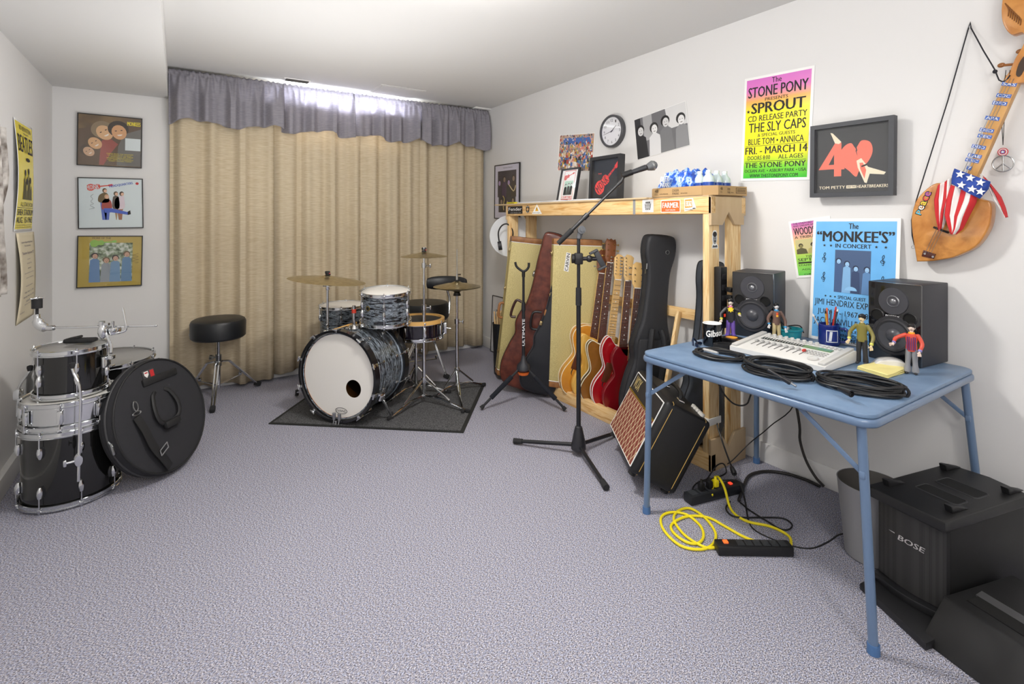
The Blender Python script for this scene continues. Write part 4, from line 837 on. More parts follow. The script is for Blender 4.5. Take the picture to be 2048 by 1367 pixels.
MB().cyl((-.085, -.035, .98), (-.085, -.035, .945), .005).box((-.088, -.03, .93), (.006, .006, .03)).build('zipper_pull', STEEL, gb)
b2, _, _ = outline_case('dark grey gig bag standing just behind the near rack post', (2.465, 1.86, .045), -R(15), R(5.5), 1.02, .30, .12, .15, .08, mat('#34383f', .55, noise=(8, [(.3, '#2a2d33'), (.7, '#444a53')])), 2, 'gig_bag', trim=NYL2, cat='guitar bag')
# ------------------------------------------------------------------ small combo amplifier
al = R(28); up = cw(0, math.sin(al))+V((0, 0, math.cos(al))); nb = cw(0, math.cos(al))-V((0, 0, math.sin(al))); up.z = math.cos(al)
W_, H_, D_ = .53, .38, .235
x = nb.cross(up).normalized(); m = M((x, nb.normalized(), up.normalized())).transposed().to_4x4()
m.translation = cw(2.645, .548, .123)
t = thing('guitar_amplifier', 'black VOX amplifier with brown diamond grille tilted back against the rack', 'amplifier'); t.matrix_basis = m
TOL = mat('#131315', .5, bump=(500, .3))
MB().box((0, D_/2, H_/2), (W_, D_, H_), bev=.022, seg=3).build('cabinet', TOL, t)
gm = bpy.data.materials.new('diamond_grille'); gm.use_nodes = True; N, L = gm.node_tree.nodes, gm.node_tree.links
bs = N['Principled BSDF']; bs.inputs['Roughness'].default_value = .8
tc = N.new('ShaderNodeTexCoord'); sp_ = N.new('ShaderNodeSeparateXYZ'); L.new(tc.outputs['Object'], sp_.inputs[0])
def mth(op, a, b=None, c=None):
    n = N.new('ShaderNodeMath'); n.operation = op
    for i, v in enumerate((a, b, c)):
        if v is None: continue
        if isinstance(v, (int, float)): n.inputs[i].default_value = v
        else: L.new(v, n.inputs[i])
    return n.outputs[0]
def dl(sg):
    s_ = mth('ADD', mth('MULTIPLY', sp_.outputs[0], 24), mth('MULTIPLY', sp_.outputs[2], 13*sg)); fr = mth('FRACT', s_); return mth('LESS_THAN', mth('ABSOLUTE', mth('SUBTRACT', fr, .5)), .06)
mk = mth('MAXIMUM', dl(1), dl(-1)); mxn = N.new('ShaderNodeMix'); mxn.data_type = 'RGBA'; L.new(mk, mxn.inputs[0]); mxn.inputs[6].default_value = (*srgb('#7c3a2c'), 1); mxn.inputs[7].default_value = (*srgb('#d9c9a4'), 1); L.new(mxn.outputs[2], bs.inputs['Base Color'])
MB().box((0, -.002, H_*.37), (W_-.05, .006, H_*.62), bev=0).build('speaker_grille', gm, t)
MB().box((0, -.002, H_*.815), (W_-.05, .006, H_*.25)).build('front_panel', mat('#232326', .5, bump=(500, .3)), t)
MB().box((0, -.006, H_*.685), (W_-.05, .005, .008)).build('gold_strip', mat('#b9962e', .35, .8), t)
b = MB(); w2, z0, z1 = W_/2-.024, .022, H_-.022
for a, c in (((-w2, z0), (w2, z0)), ((w2, z0), (w2, z1)), ((w2, z1), (-w2, z1)), ((-w2, z1), (-w2, z0))): b.cyl((a[0], -.003, a[1]), (c[0], -.003, c[1]), .003, n=8)
b.build('white_piping', WHITE, t)
m2 = M.Translation((0, -.006, 0)) @ M.Rotation(PI/2, 4, 'X')
MB().text('VOX', -w2+.03, -w2+.135, H_*.74, H_*.91, m2, 0, .04).build('lettering', mat('#e3d59a', .3, .6), t)
for s in (-1, 1):
    b = MB(); q = .012; xx = s*(W_/2+.0005)
    for y in (.035, D_-.03): b.tube([(xx-s*.03, y, H_+.001), (xx-s*.008, y, H_-.004), (xx, y, H_-.03), (xx, y, .03), (xx-s*.008, y, .004)], .0016, 6)
    b.build('side_piping', mat('#c9a45a', .4), t)
MB().tube([(-.11, D_*.5, H_), (-.09, D_*.5, H_+.03), (0, D_*.5, H_+.04), (.09, D_*.5, H_+.03), (.11, D_*.5, H_)], .010, 8, sm=4).build('handle', BLK, t)
for s in (-1, 1): MB().box((s*.115, D_*.5, H_+.004), (.05, .03, .012), bev=.004).build('handle_end', CHROME, t)
for k in range(6): MB().lathe([(.011, 0), (.010, .014), (0, .016)], 12, M.Translation((.20-.055*k if k < 1 else .24-.03*k, D_-.035, H_))).build('knob', mat('#d9d6cf', .4), t)
for sx in (-1, 1):
    for y in (.03, D_-.03): MB().cyl((sx*(W_/2-.05), y, -.018), (sx*(W_/2-.05), y, 0), .018, n=14).build('foot', RUB, t)
# ------------------------------------------------------------------ folding table
TZ = .722; TX0, TX1, TY0, TY1 = 1.695, 2.60, .675, 1.585
TB = mat('#6d86a4', .42, coat=.15, noise=(12, [(.3, '#667f9d'), (.7, '#758eac')])); TBR = mat('#627997', .3, coat=.4)
t = thing('folding_table', 'blue folding card table with rounded corners', 'table', ((TX0+TX1)/2, (TY0+TY1)/2, 0))
def rrect(x0, x1, y0, y1, r, n=8):
    o = []
    for cx_, cy_, a0 in ((x1-r, y1-r, 0), (x0+r, y1-r, 90), (x0+r, y0+r, 180), (x1-r, y0+r, 270)):
        for i in range(n+1): an = R(a0+90*i/n); o.append((cx_+r*math.cos(an), cy_+r*math.sin(an)))
    return o
wx(MB().prism(rrect(TX0+.006, TX1-.006, TY0+.006, TY1-.006, .05), TZ-.014, TZ, bev=.004), 'tabletop', TB, t)
rr = rrect(TX0+.004, TX1-.004, TY0+.004, TY1-.004, .052)
b = MB(); b.prism(rrect(TX0, TX1, TY0, TY1, .055), TZ-.042, TZ-.015, bev=.010, seg=3); wx(b, 'rim', TBR, t)
for i, (top, bot) in enumerate((((TX0+.035, TY1-.035), G(1293, 1025)), ((TX0+.035, TY0+.045), G(1747, 1306)), ((TX1-.045, TY0+.03), V((2.615, .66, 0))), ((TX1-.035, TY1-.02), G(1513, 925)))):
    a = V((top[0], top[1], TZ-.04)); c = V((bot.x, bot.y, .0)); lm = TBR
    l = wx(MB().tube([a, c+V((0, 0, .01))], .0135, 16), 'leg', lm, t)
    wx(MB().cyl(c+V((0, 0, .001)), c+V((0, 0, .03)), .0175, .0165, 18), 'foot_cap', mat('#4a6f9e', .5), l)
    sx = 1 if i in (0, 1) else -1
    q = a.lerp(c, .22); e = V((a.x+sx*.0, a.y+(-.20 if i in (0, 3) else .20), TZ-.035))
    wx(MB().box((q+e)/2, (.004, (q-e).length, .016), (math.atan2(-(q-e).z, -(q-e).y) if (q-e).y < 0 else math.atan2((q-e).z, (q-e).y), 0, 0), bev=.001).box(q, (.03, .018, .026), bev=.005), 'brace', TBR, t)
# ------------------------------------------------------------------ things on the table
def monitor(label, t_, lat, psi, w, h, d):
    x = cw(-math.sin(psi), math.cos(psi), 0); y = cw(math.cos(psi), math.sin(psi), 0); x.z = y.z = 0
    m = M((x, y, V((0, 0, 1)))).transposed().to_4x4(); o_ = cw(t_, lat, TZ)-x*w; o_.z = TZ+.0; m.translation = o_
    t = thing('studio_monitor', label, 'speaker'); t.matrix_basis = m
    MB().bb((0, .012, .0005), (w, d, h), bev=.004).build('cabinet', mat('#34343a', .5), t)
    MB().bb((0, 0, .0005), (w, .014, h), bev=.004).build('front_baffle', mat('#101014', .1, coat=.7), t)
    fm = M.Rotation(PI/2, 4, 'X'); cx = w/2
    tz, wz = h*.77, h*.34
    MB().lathe([(0, .004), (w*.28, .004), (w*.29, 0), (0, 0)], 40, M.Translation((cx, 0, tz)) @ fm).build('tweeter_plate', mat('#3c3c42', .5), t)
    MB().lathe([(.019, .005), (.021, .008), (.024, .005)], 30, M.Translation((cx, 0, tz)) @ fm).sph((0, 0, .002), .013, 16, M.Translation((cx, 0, tz)) @ fm, (1, 1, .6)).build('tweeter_dome', mat('#8f9094', .3, .7), t)
    R_ = w*.405
    MB().lathe([(R_*.86, .004), (R_*1.0, .004), (R_*1.03, .001), (R_*1.03, 0)], 48, M.Translation((cx, 0, wz)) @ fm).lathe([(R_*.66, .001), (R_*.70, .007), (R_*.80, .009), (R_*.87, .004)], 48, M.Translation((cx, 0, wz)) @ fm).build('woofer_surround', mat('#2c2c30', .45), t)
    MB().lathe([(R_*.70, .007), (R_*.64, .006), (R_*.36, .001), (0, .0008)], 48, M.Translation((cx, 0, wz)) @ fm).lathe([(R_*.36, .001), (R_*.30, .007), (R_*.16, .012), (0, .014)], 36, M.Translation((cx, 0, wz)) @ fm).build('woofer_cone', mat('#46474d', .3), t)
    # recess for the cone: dark tube behind the baffle
    for s in (-1, 1): MB().lathe([(.0205, .001), (.022, .004), (.025, .001)], 24, M.Translation((cx+s*w*.31, 0, h*.575)) @ fm).m(mat('#020202', .9)).lathe([(0, .0008), (.0205, .0012)], 24, M.Translation((cx+s*w*.31, 0, h*.575)) @ fm).build('bass_port', None, t) if False else _port(t, cx+s*w*.31, h*.575, fm)
    MB().text('FOSTEX', cx-.028, cx+.022, h*.573, h*.593, fm, .001, .05).build('lettering', mat('#e6e6e8', .4), t)
    return t
def _port(t, x, z, fm):
    b = MB(); b.m(mat('#1a1a1d', .15, coat=.6)).lathe([(.020, .001), (.022, .0045), (.0255, .001)], 24, M.Translation((x, 0, z)) @ fm); b.m(mat('#020202', .9)).lathe([(0, .0009), (.0205, .0014)], 24, M.Translation((x, 0, z)) @ fm); b.build('bass_port', None, t)
monitor('black two-way studio monitor on the table beside the wooden rack post', 2.45, 1.252, R(42), .193, .318, .21)
monitor('black two-way studio monitor at the right end of the table', 1.985, 1.585, R(63), .19, .322, .212)
# multitrack mixer
t = thing('mixing_desk', 'white multitrack mixer with faders and a green display', 'mixer', (2.04, .97, TZ))
mw, md_, z0, z1 = .40, .255, .022, .052
sl = math.atan2(z1-z0, md_); MXM = M.Translation((0, mw, 0)) @ M.Rotation(-PI/2, 4, 'Z')     # local x to the right along -Y, y away from the player
WP = mat('#dcdbd8', .4)
b = MB(); b.prism([(0, .003), (0, z0), (.012, z0+.004), (md_-.02, z1), (md_, z1-.004), (md_, .003)], 0, mw, mx=MXM @ M(((0, 0, 1, 0), (1, 0, 0, 0), (0, 1, 0, 0), (0, 0, 0, 1))), bev=.003); b.build('housing', WP, t)
TM = MXM @ M.Translation((0, .006, z0+.003)) @ M.Rotation(sl*.96, 4, 'X')
for s in (.006, mw-.03): MB().box((s+.012, .12, .003), (.026, .24, .012), bev=.004, mx=TM).build('side_cheek', mat('#c4c3c0', .45), t)
MB().bb((.05, .155, .001), (.235, .178, .004), mx=TM).build('meter_window', mat('#2b3330', .2), t)
b = MB()
for i in range(16): b.bb((.052+.0116*i, .156, .004), (.0535+.0116*i, .177, .0048), mx=TM)
b.build('meter_grid', WHITE, t)
MB().bb((.235, .152, .001), (.345, .18, .004), mx=TM).build('display', mat('#5d8052', .2), t)
for i in range(9):
    x_ = .06+.026*i
    MB().bb((x_-.001, .06, .001), (x_+.001, .125, .0025), mx=TM).build('fader_slot', mat('#5a5a5a', .6), t)
    y_ = .105 if i < 8 else .10
    o = MB().box((x_, y_, .008), (.011, .018, .010), bev=.003, mx=TM).build('fader_cap', mat('#c23b33', .4) if i == 8 else mat('#b9b9b8', .4), t)
for i in range(9): MB().lathe([(.008, 0), (.0075, .012), (0, .013)], 14, TM @ M.Translation((.06+.026*i, .205, .002))).build('knob', mat('#c9c9c7', .4), t)
b = MB()
for i in range(7):
    for j in range(3): b.box((.30+.009*i if False else .275+.012*i, .125-.018*j, .003), (.007, .005, .003), mx=TM)
for i in range(5):
    for j in range(2): b.box((.295+.016*i, .21-.014*j, .003), (.008, .005, .003), mx=TM)
b.build('buttons', mat('#a6a6a5', .5), t)
MB().lathe([(.020, 0), (.019, .006), (.012, .007), (0, .006)], 20, TM @ M.Translation((.33, .045, .002))).build('jog_wheel', mat('#cfcecb', .35), t)
# black mug with white lettering
mg = G(1424, 690, TZ)
def mug(name, label, p, r, h, outer, inner, hang, hc=None):
    t = thing(name, label, 'mug', p)
    b = MB(); b.m(outer).lathe([(0, .001), (r*.9, .001), (r, .008), (r, h-.001)], 36); b.m(inner).lathe([(r, h-.001), (r-.002, h+.001), (r-.004, h-.002), (r-.004, .01), (0, .008)], 36); b.build('body', None, t)
    hv = V((math.cos(hang), math.sin(hang), 0))
    MB().tube([hv*(r-.002)+V((0, 0, h*.82)), hv*(r+.022)+V((0, 0, h*.8)), hv*(r+.03)+V((0, 0, h*.5)), hv*(r+.018)+V((0, 0, h*.22)), hv*(r-.003)+V((0, 0, h*.18))], .006, 10, sm=5).build('handle', hc or outer, t)
    return t
t = mug('mug', 'black mug with white Gibson lettering near the table edge', mg, .042, .103, BLKG, WHITE, R(60), BLKG)
me = textmesh('Gibson', .03); xs = [v.co.x for v in me.vertices]; b = MB(); r_ = .0425
b2_ = bmesh.new(); b2_.from_mesh(me); bmesh.ops.triangulate(b2_, faces=b2_.faces); bmesh.ops.subdivide_edges(b2_, edges=b2_.edges, cuts=2)
for v in b2_.verts:
    s_ = (v.co.x/max(xs)); an = R(178+30)+s_*R(120)-R(30); v.co = V((r_*math.cos(an), r_*math.sin(an), .045+.040*v.co.y+.01*s_))
b.m(WHITE); b2_.verts.index_update(); b._new([v.co.copy() for v in b2_.verts], [[v.index for v in f_.verts] for f_ in b2_.faces]); b2_.free()
b.build('lettering', None, t)
# black flat box with yellow round label
p = G(1470, 676, TZ+.03); p.z = TZ
t = thing('effects_box', 'black flat box with a yellow round label behind the mug', 'box', p, (0, 0, -R(8)))
MB().box((0, 0, .0155), (.09, .12, .029), bev=.003).build('case', BLK, t); MB().lathe([(0, .0308), (.026, .0308), (.026, .030), (0, .030)], 24, M.Translation((.0, .02, 0))).build('label', mat('#f0a92a', .5), t)
MB().text('audio', -.02, .03, -.03, -.018, M.Translation((0, -.01, .0305)) @ M.Rotation(-R(60), 4, 'Z'), .0003, .02).build('lettering', mat('#f0a92a', .5), t)
# vinyl-like wrist strap / coil next to the mug
p = G(1448, 697, TZ); t = thing('cable_strap', 'rolled black fabric strap lying in front of the mug', 'strap', p, (0, 0, R(-30)))
MB().lathe([(.034, 0.001), (.04, .001), (.04, .024), (.034, .024)], 24, M.Diagonal((1.2, .7, 1, 1)), closed=True).lathe([(.026, 0.001), (.031, .001), (.031, .022), (.026, .022)], 24, M.Diagonal((1.2, .7, 1, 1)), closed=True).build('roll', mat('#1a1a1c', .95), t)
p = G(1398, 692, TZ); t = thing('capo', 'small dark metal clip left of the black mug', 'clip', p, (0, 0, R(20)))
MB().tube([(-.03, 0, .008), (0, .01, .012), (.03, 0, .008)], .007, 8, sm=3).tube([(-.02, .02, .006), (.01, .03, .03), (.03, .02, .012)], .004, 8, sm=3).build('clip_body', mat('#23304a', .3, .6), t)
CBL = mat('#19191b', .45)
def coil(label, c, rx, ry, n, rot, seed, r=.0042, plug=None, plugs=()):
    rnd = random.Random(seed); t = thing('coiled_cable', label, 'cable', c, (0, 0, rot)); pts = []
    for k in range(n):
        a, bb_ = rx*(.86+.16*rnd.random()), ry*(.80+.22*rnd.random()); ox, oy = rnd.uniform(-.012, .012), rnd.uniform(-.008, .008); z = .0052+.0062*(k//2)
        for i in range(20): an = 2*PI*i/20; pts.append((a*math.cos(an)+ox*min(1, i/6), bb_*math.sin(an)+oy, z+.004*math.sin(an*2+k)**2))
    MB().tube(pts, r, 8, sm=2).build('cable', CBL, t)
    wx_ = MB().torus((0, 0, 0), .016, .005, 16, 6, mx=M.Translation((rx*.93, 0, .015)) @ M.Rotation(PI/2, 4, 'X')); wx_.build('cable_tie', NYL2, t)
    for (a, d, col) in plugs:
        a, d = V(a), V(d); dv = (d-a).normalized(); o = MB().cyl(a, a+dv*.045, .0075, n=14).cyl(a-dv*.03, a, .005, .0072, 10).build('plug', col, t)
        MB().cyl(a+dv*.045, a+dv*.052, .0055).cyl(a+dv*.052, a+dv*.078, .0032, n=10).sph(a+dv*.08, .0036, 8).build('plug_tip', STEEL, o)
    return t
c1, c2, c3 = G(1437, 715, TZ), G(1555, 747, TZ), G(1720, 778, TZ)
coil('coiled black audio cable with silver plug, nearest the table\'s left corner', c1, .10, .072, 6, -R(75), 3, plugs=[((-.03, .01, .018), (-.08, .03, .016), mat('#d9d9d9', .3, .6))])
coil('coiled black cable with a straight jack plug in front of the mixer', c2, .118, .086, 11, -R(84), 5, .0045)
pa, pb_ = G(1535, 738, TZ+.06), G(1592, 772, TZ+.012); 
t = thing('jack_plug_cable', 'straight black cable end with silver jack plug lying over the middle coil', 'cable', pa); dv = (pb_-pa)
wx(MB().tube([pa, pa.lerp(pb_, .55)], [.0045, .0045], 8).cyl(pa.lerp(pb_, .5), pa.lerp(pb_, .80), .008, .0085, 14), 'cable_end', mat('#222226', .3), t)
wx(MB().cyl(pa.lerp(pb_, .80), pa.lerp(pb_, .84), .0062).cyl(pa.lerp(pb_, .84), pa.lerp(pb_, .97), .0038, n=10).sph(pa.lerp(pb_, .98), .0045, 8), 'plug_tip', STEEL, t)
coil('coiled black microphone cable at the front corner of the table', c3, .125, .084, 10, -R(72), 9, .0043, plugs=[])
p = G(1697, 785, TZ+.03); d = cw(-1, .1, 0); d.z = 0; t = thing('xlr_plug', 'black round microphone cable plug on the front coil', 'plug', p); mm = axes(d.normalized()); 
t.matrix_basis = M.Translation(p) @ mm
MB().lathe([(0, -.04), (.007, -.04), (.010, 0), (.0105, .012), (.0085, .012), (.0085, .004), (0, .004)], 20).build('shell', mat('#2a2a2d', .3, .5), t)
for k in range(3): MB().cyl((.004*math.cos(k*2.1), .004*math.sin(k*2.1), .004), (.004*math.cos(k*2.1), .004*math.sin(k*2.1), .010), .0009, n=6).build('pin', STEEL, t)
# teal ramekin, blue mug with pens
p = G(1592, 683, TZ+.0); p = p+cw(.05, 0, 0); p.z = TZ
t = thing('ramekin', 'teal ribbed dish holding small cables between the two speakers', 'dish', p)
rib = [(1+.02*(i % 2)) for i in range(64)]
b = MB(); n = 64
for (r0, z0_), (r1, z1_) in zip([(0, .001), (.046, .001), (.052, .045)], [(.046, .001), (.052, .045), (.056, .055)]):
    pass
prof = [(.044, .001), (.047, .02), (.05, .042), (.055, .046), (.055, .054), (.051, .054), (.046, .01), (0, .008)]
vs, fs = [], []
for j, (r_, z_) in enumerate(prof):
    for i in range(n): k_ = 1+(.02 if (i % 2 and j in (1, 2)) else 0); vs.append((r_*k_*math.cos(2*PI*i/n), r_*k_*math.sin(2*PI*i/n), z_))
for j in range(len(prof)-1):
    for i in range(n): fs.append((j*n+i, j*n+(i+1) % n, (j+1)*n+(i+1) % n, (j+1)*n+i))
b._new(vs, fs).build('bowl', mat('#2a96a0', .25, coat=.5), t)
MB().tube([(-.03, -.01, .045), (-.02, .02, .05), (.03, .02, .058), (.05, -.02, .062), (.055, -.035, .03)], .003, 6, sm=4).tube([(-.03, .02, .05), (-.035, .03, .09), (-.01, .03, .07), (.01, 0, .05)], .0025, 6, sm=4).build('small_cable', CBL, t)
MB().cyl((-.035, .0, .055), (.005, .015, .05), .009, .009, 12).build('adapter_plug', mat('#b9b9b9', .4), t)
p = G(1668, 692, TZ)+cw(.035, 0, 0); p.z = TZ
NAVY = mat('#1c2a78', .12, coat=.7)
t = mug('mug', 'dark blue mug full of pens in front of the light blue poster', p, .045, .095, NAVY, NAVY, R(-70), NAVY)
MB().grid(lambda u, v: V((.0455*math.cos(R(190)+u*R(62)), .0455*math.sin(R(190)+u*R(62)), .018+.055*v)), 8, 1).build('white_emblem', mat('#e8e9ec', .4), t)
MB().grid(lambda u, v: V((.0459*math.cos(R(194)+u*R(54)), .0459*math.sin(R(194)+u*R(54)), .022+.047*v)), 8, 1).build('emblem_field', mat('#27377f', .4), t)
MB().grid(lambda u, v: V((.0462*math.cos(R(202)+u*R(14)+v*R(6)), .0462*math.sin(R(202)+u*R(14)+v*R(6)), .024+.043*v)), 4, 1).build('emblem_stroke', mat('#e8e9ec', .4), t)
for i, (dx, dy, h, col, lab) in enumerate([(-.028, .022, .125, '#b9bcc0', 'silver pen leaning left in the blue mug'), (-.012, -.004, .145, '#d8a33a', 'yellow pencil in the blue mug'), (0, .010, .155, '#c8562a', 'orange marker in the blue mug'), (.012, -.008, .165, '#c3342c', 'tall red pen in the blue mug'), (.024, .004, .15, '#2c2f36', 'black pen leaning right in the blue mug'), (.017, .02, .14, '#39506e', 'dark blue pen in the blue mug')]):
    t = thing('pen', lab, 'pen', p+V((dx*.3, dy*.3, .012)), (0, 0, 0), group=None)
    a = V((0, 0, 0)); vv = cw(dy*1.2, dx*1.6, 0); vv.z = 0; c = vv+V((0, 0, h-.012))
    MB().cyl(a, c, .0036, n=10).build('barrel', mat(col, .4), t); MB().cyl(c, c+(c-a).normalized()*.012, .0045, .003, 10).build('cap', mat(['#e8e8e8', '#2b2b2b', '#e8632c', '#d23a30', '#d8d8d8', '#27343f'][i], .4), t)
# mouse-shaped white gadget and yellow cloth
p = G(1778, 727, TZ+.012); p.z = TZ
t = thing('computer_mouse', 'white rounded gadget standing in front of the right speaker', 'gadget', p, (0, 0, -R(60)))
MB().prism([(p_.x, p_.y) for p_ in spline([(-.05, .001, 0), (.055, .001, 0), (.055, .008, 0), (.045, .026, 0), (.015, .034, 0), (-.03, .028, 0), (-.05, .010, 0)], 4)], -.03, .03, mx=M.Rotation(PI/2, 4, 'X'), bev=.005, seg=3).build('shell', mat('#d9d8d5', .25, coat=.3), t)
cq = [G(1714, 738, TZ), G(1776, 757, TZ), G(1820, 742, TZ), G(1752, 728, TZ)]
CY = mat('#e8dc92', .9, bump=(300, .5)); o_ = sum(cq, V())/4
t = thing('cloth', 'folded yellow polishing cloth in front of the right speaker', 'cloth', o_)
for k in range(3):
    def fn(u, v, k=k): a = cq[0].lerp(cq[3], v); c = cq[1].lerp(cq[2], v); pnt = a.lerp(c, u*(1-.02*k)+.01*k); pnt.z = TZ+.0015+.0045*k+.0018*math.sin(u*9+k)*math.sin(v*7)+.0008; return pnt
    wx(MB().grid(fn, 24, 16), 'fold', CY, t, solid=.0035)
# toy figures
def figure(label, base, yaw, h, jacket, trouser, skin, hair, cuff, collar=None, shoe='#2b2b2e', arms=((-.055, -.02, .42), (.055, -.02, .42)), flare=1.0, extra=None):
    t = thing('toy_figure', label, 'figurine', base, (0, 0, yaw)); s = h/.19
    def q(*a): return V([c*s for c in a])
    J, T_, SK, HR = mat(jacket, .45), mat(trouser, .5), mat(skin, .5), mat(hair, .35)
    b = MB(); b.m(SK).sph((0, -.001*s, .1735*s), .0125*s, 16, sc=(.82, .92, 1.12)).cyl(q(0, 0, .152), q(0, 0, .166), .0055*s, n=10).sph(q(0, -.0125, .172), .0026*s, 8, sc=(.7, 1, 1.3))
    b.sph(q(-.0105, 0, .172), .003*s, 8, sc=(.5, 1, 1.2)).sph(q(.0105, 0, .172), .003*s, 8, sc=(.5, 1, 1.2))
    b.m(INK).sph(q(-.0045, -.0112, .176), .0011*s, 6).sph(q(.0045, -.0112, .176), .0011*s, 6).box(q(0, -.0125, .1665), q(.006, .001, .001))
    for sx in (-1, 1):
        e = arms[0 if sx < 0 else 1]; hd = q(*e_) if (e_ := (e[0]*.62, e[1], e[2]*.19)) else None
        b.m(SK).sph(hd, .0055*s, 10, sc=(.8, 1, .9)); dv = (hd-q(sx*.022, 0, .12)).normalized(); sd = dv.cross(V((0, 1, 0))).normalized()
        for k in range(4): b.tube([hd+sd*(.0035*(k-1.5)/1.5*s)+dv*.003*s, hd+sd*(.0045*(k-1.5)/1.5*s)+dv*(.0105-.001*abs(k-1.5))*s, hd+sd*(.0045*(k-1.5)/1.5*s)+dv*.0145*s+V((0, -.002*s, 0))], .0013*s, 6)
        b.tube([hd-sd*sx*.003*s, hd+V((0, -.006*s, 0))-sd*sx*.005*s, hd+V((0, -.009*s, 0))+dv*.005*s], .0015*s, 6)
    b.m(SK).tube([q(0, 0, .10), q(0, 0, .155)], .006*s, 8)
    for sx in (-1, 1): e = arms[0 if sx < 0 else 1]; b.tube([q(0, 0, .142), q(sx*.019, 0, .143), q(sx*.019, 0, .143).lerp(q(e[0]*.62, e[1], e[2]*.19), .5)+q(sx*.010, .006, .002), q(e[0]*.62, e[1], e[2]*.19)], .0034*s, 8)
    b.build('body', None, t)
    MB().sph(q(0, .0015, .1775), .0142*s, 16, sc=(.9, .95, .95)).sph(q(0, -.006, .184), .010*s, 12, sc=(1.1, .9, .55)).build('hair', HR, t)
    b = MB(); b.m(J).lathe([(.0, .085), (.017, .085), (.0175, .10), (.0155, .115), (.020, .138), (.018, .147), (.007, .153), (0, .153)], 20, M.Diagonal((s, s*.68, s, 1)))
    for sx in (-1, 1):
        e = arms[0 if sx < 0 else 1]; sh = q(sx*.019, 0, .144); hd = q(e[0]*.62, e[1], e[2]*.19); el = sh.lerp(hd, .5)+q(sx*.010, .006, .002)
        b.m(J).tube([sh, el, hd.lerp(el, .22)], [.0075*s, .0068*s, .0058*s], 10, sm=4).sph(sh, .0078*s, 10); b.m(mat(cuff, .4)).cyl(hd.lerp(el, .32), hd.lerp(el, .14), .0066*s, .0064*s, 12)
    if collar: b.m(mat(collar, .4)).lathe([(.0105, .150), (.0095, .156), (.006, .157)], 16, M.Diagonal((s, s*.8, s, 1)))
    b.build('jacket', None, t)
    for sx in (-1, 1):
        l = MB().tube([q(sx*.0085, 0, .092), q(sx*.0105, -.001, .05), q(sx*.0125, 0, .008)], [.0095*s, .0082*s, .0095*s*flare], 12, sm=3).build('trouser_leg', T_, t)
        MB().sph(q(sx*.0135, -.006, .0045), .0085*s, 12, sc=(.75, 1.7, .55)).build('shoe', mat(shoe, .4), l)
    if extra: extra(t, s)
    return t
FY = R(-55)
def tie(t, s): MB().m(mat('#e5552a', .4)).box((0, -.0125*s, .138*s), (.009*s, .003*s, .012*s), bev=.001).m(mat('#f0b43a', .4)).box((0, -.013*s, .128*s), (.010*s, .003*s, .009*s), bev=.001).build('tie', None, t)
def shirt(t, s): MB().prism([(p_.x, p_.y) for p_ in [V((a*s, c*s)) for a, c in star(0, .143, .014, PI, 7, .6)]], .012*s, .0145*s, mx=M.Rotation(PI/2, 4, 'X')).build('ruffled_collar', mat('#f3d32a', .4), t)
p = cw(2.44, .427*2.44, 0); p.z = TZ
figure('toy figure in black jacket with yellow collar and purple flared trousers', p, FY, .203, '#222126', '#6a50a8', '#eadccf', '#17171a', '#d8d23a', '#c95aa8', arms=((-.062, -.03, .50), (.055, -.04, .66)), flare=1.5, extra=shirt)
p = cw(2.41, .5165*2.41, 0); p.z = TZ
figure('toy figure in brown jacket with orange tie and tan trousers', p, FY+R(10), .188, '#6b5147', '#c2b083', '#e6e2e2', '#17181c', '#2f8fc4', '#2f8fc4', arms=((-.055, -.01, .44), (.055, -.02, .36)), flare=1.25, extra=tie)
p = G(1724, 727, TZ); p.z = TZ
figure('toy figure in olive sweater with black hair and dark trousers', p, FY-R(28), .20, '#7c7436', '#2b2b2e', '#ecd7ae', '#0f0f11', '#cfd05c', '#7c7436', arms=((-.06, -.02, .46), (.06, -.03, .40)), shoe='#4a4a4e')
def stripes(t, s):
    b = MB()
    for k in range(5): b.box(((-.012+.006*k)*s, -.0118*s, .115*s), (.0025*s, .003*s, .05*s))
    b.build('stripe', mat('#3c2d78', .5), t)
p = G(1823, 747, TZ); p.z = TZ
figure('toy figure in red and purple striped jacket and grey trousers', p, FY-R(20), .19, '#cf4a35', '#8a8b90', '#f0d9cc', '#141416', '#8a86c8', '#f2a72a', arms=((-.085, -.03, .58), (.04, -.03, .46)), flare=1.2, extra=stripes)
# ------------------------------------------------------------------ posters, frames and things on the walls
def wframe(wall, px0, py0, px1, py1, px2, py2, off=.003):
    """frame matrix and size from the top-left, top-right and bottom-left pixels of a flat thing hanging on a wall"""
    if wall == 'R': f = lambda a, c: PX(a, c, XR-off); n = V((-1, 0, 0))
    elif wall == 'B': f = lambda a, c: PY(a, c, YB-off); n = V((0, -1, 0))
    else: f = lambda a, c: PX(a, c, XL+off); n = V((1, 0, 0))
    tl, tr, bl = f(px0, py0), f(px1, py1), f(px2, py2); x = (tr-tl).normalized(); y = n.cross(x); h = -(bl-tl).dot(y)
    m = M((x, y, n)).transposed().to_4x4(); m.translation = tl-y*h; return m, (tr-tl).length, h
def grad(stops, name):
    m = bpy.data.materials.new(name); m.use_nodes = True; N, L = m.node_tree.nodes, m.node_tree.links; b = N['Principled BSDF']; b.inputs['Roughness'].default_value = .25
    tc = N.new('ShaderNodeTexCoord'); s = N.new('ShaderNodeSeparateXYZ'); L.new(tc.outputs['Generated'], s.inputs[0]); r = N.new('ShaderNodeValToRGB'); L.new(s.outputs[1], r.inputs[0])
    e = r.color_ramp.elements
    while len(e) < len(stops): e.new(.5)
    for i, (p, c) in enumerate(stops): e[i].position = p; e[i].color = (*srgb(c), 1)
    L.new(r.outputs[0], b.inputs['Base Color']); return m
I4 = M()
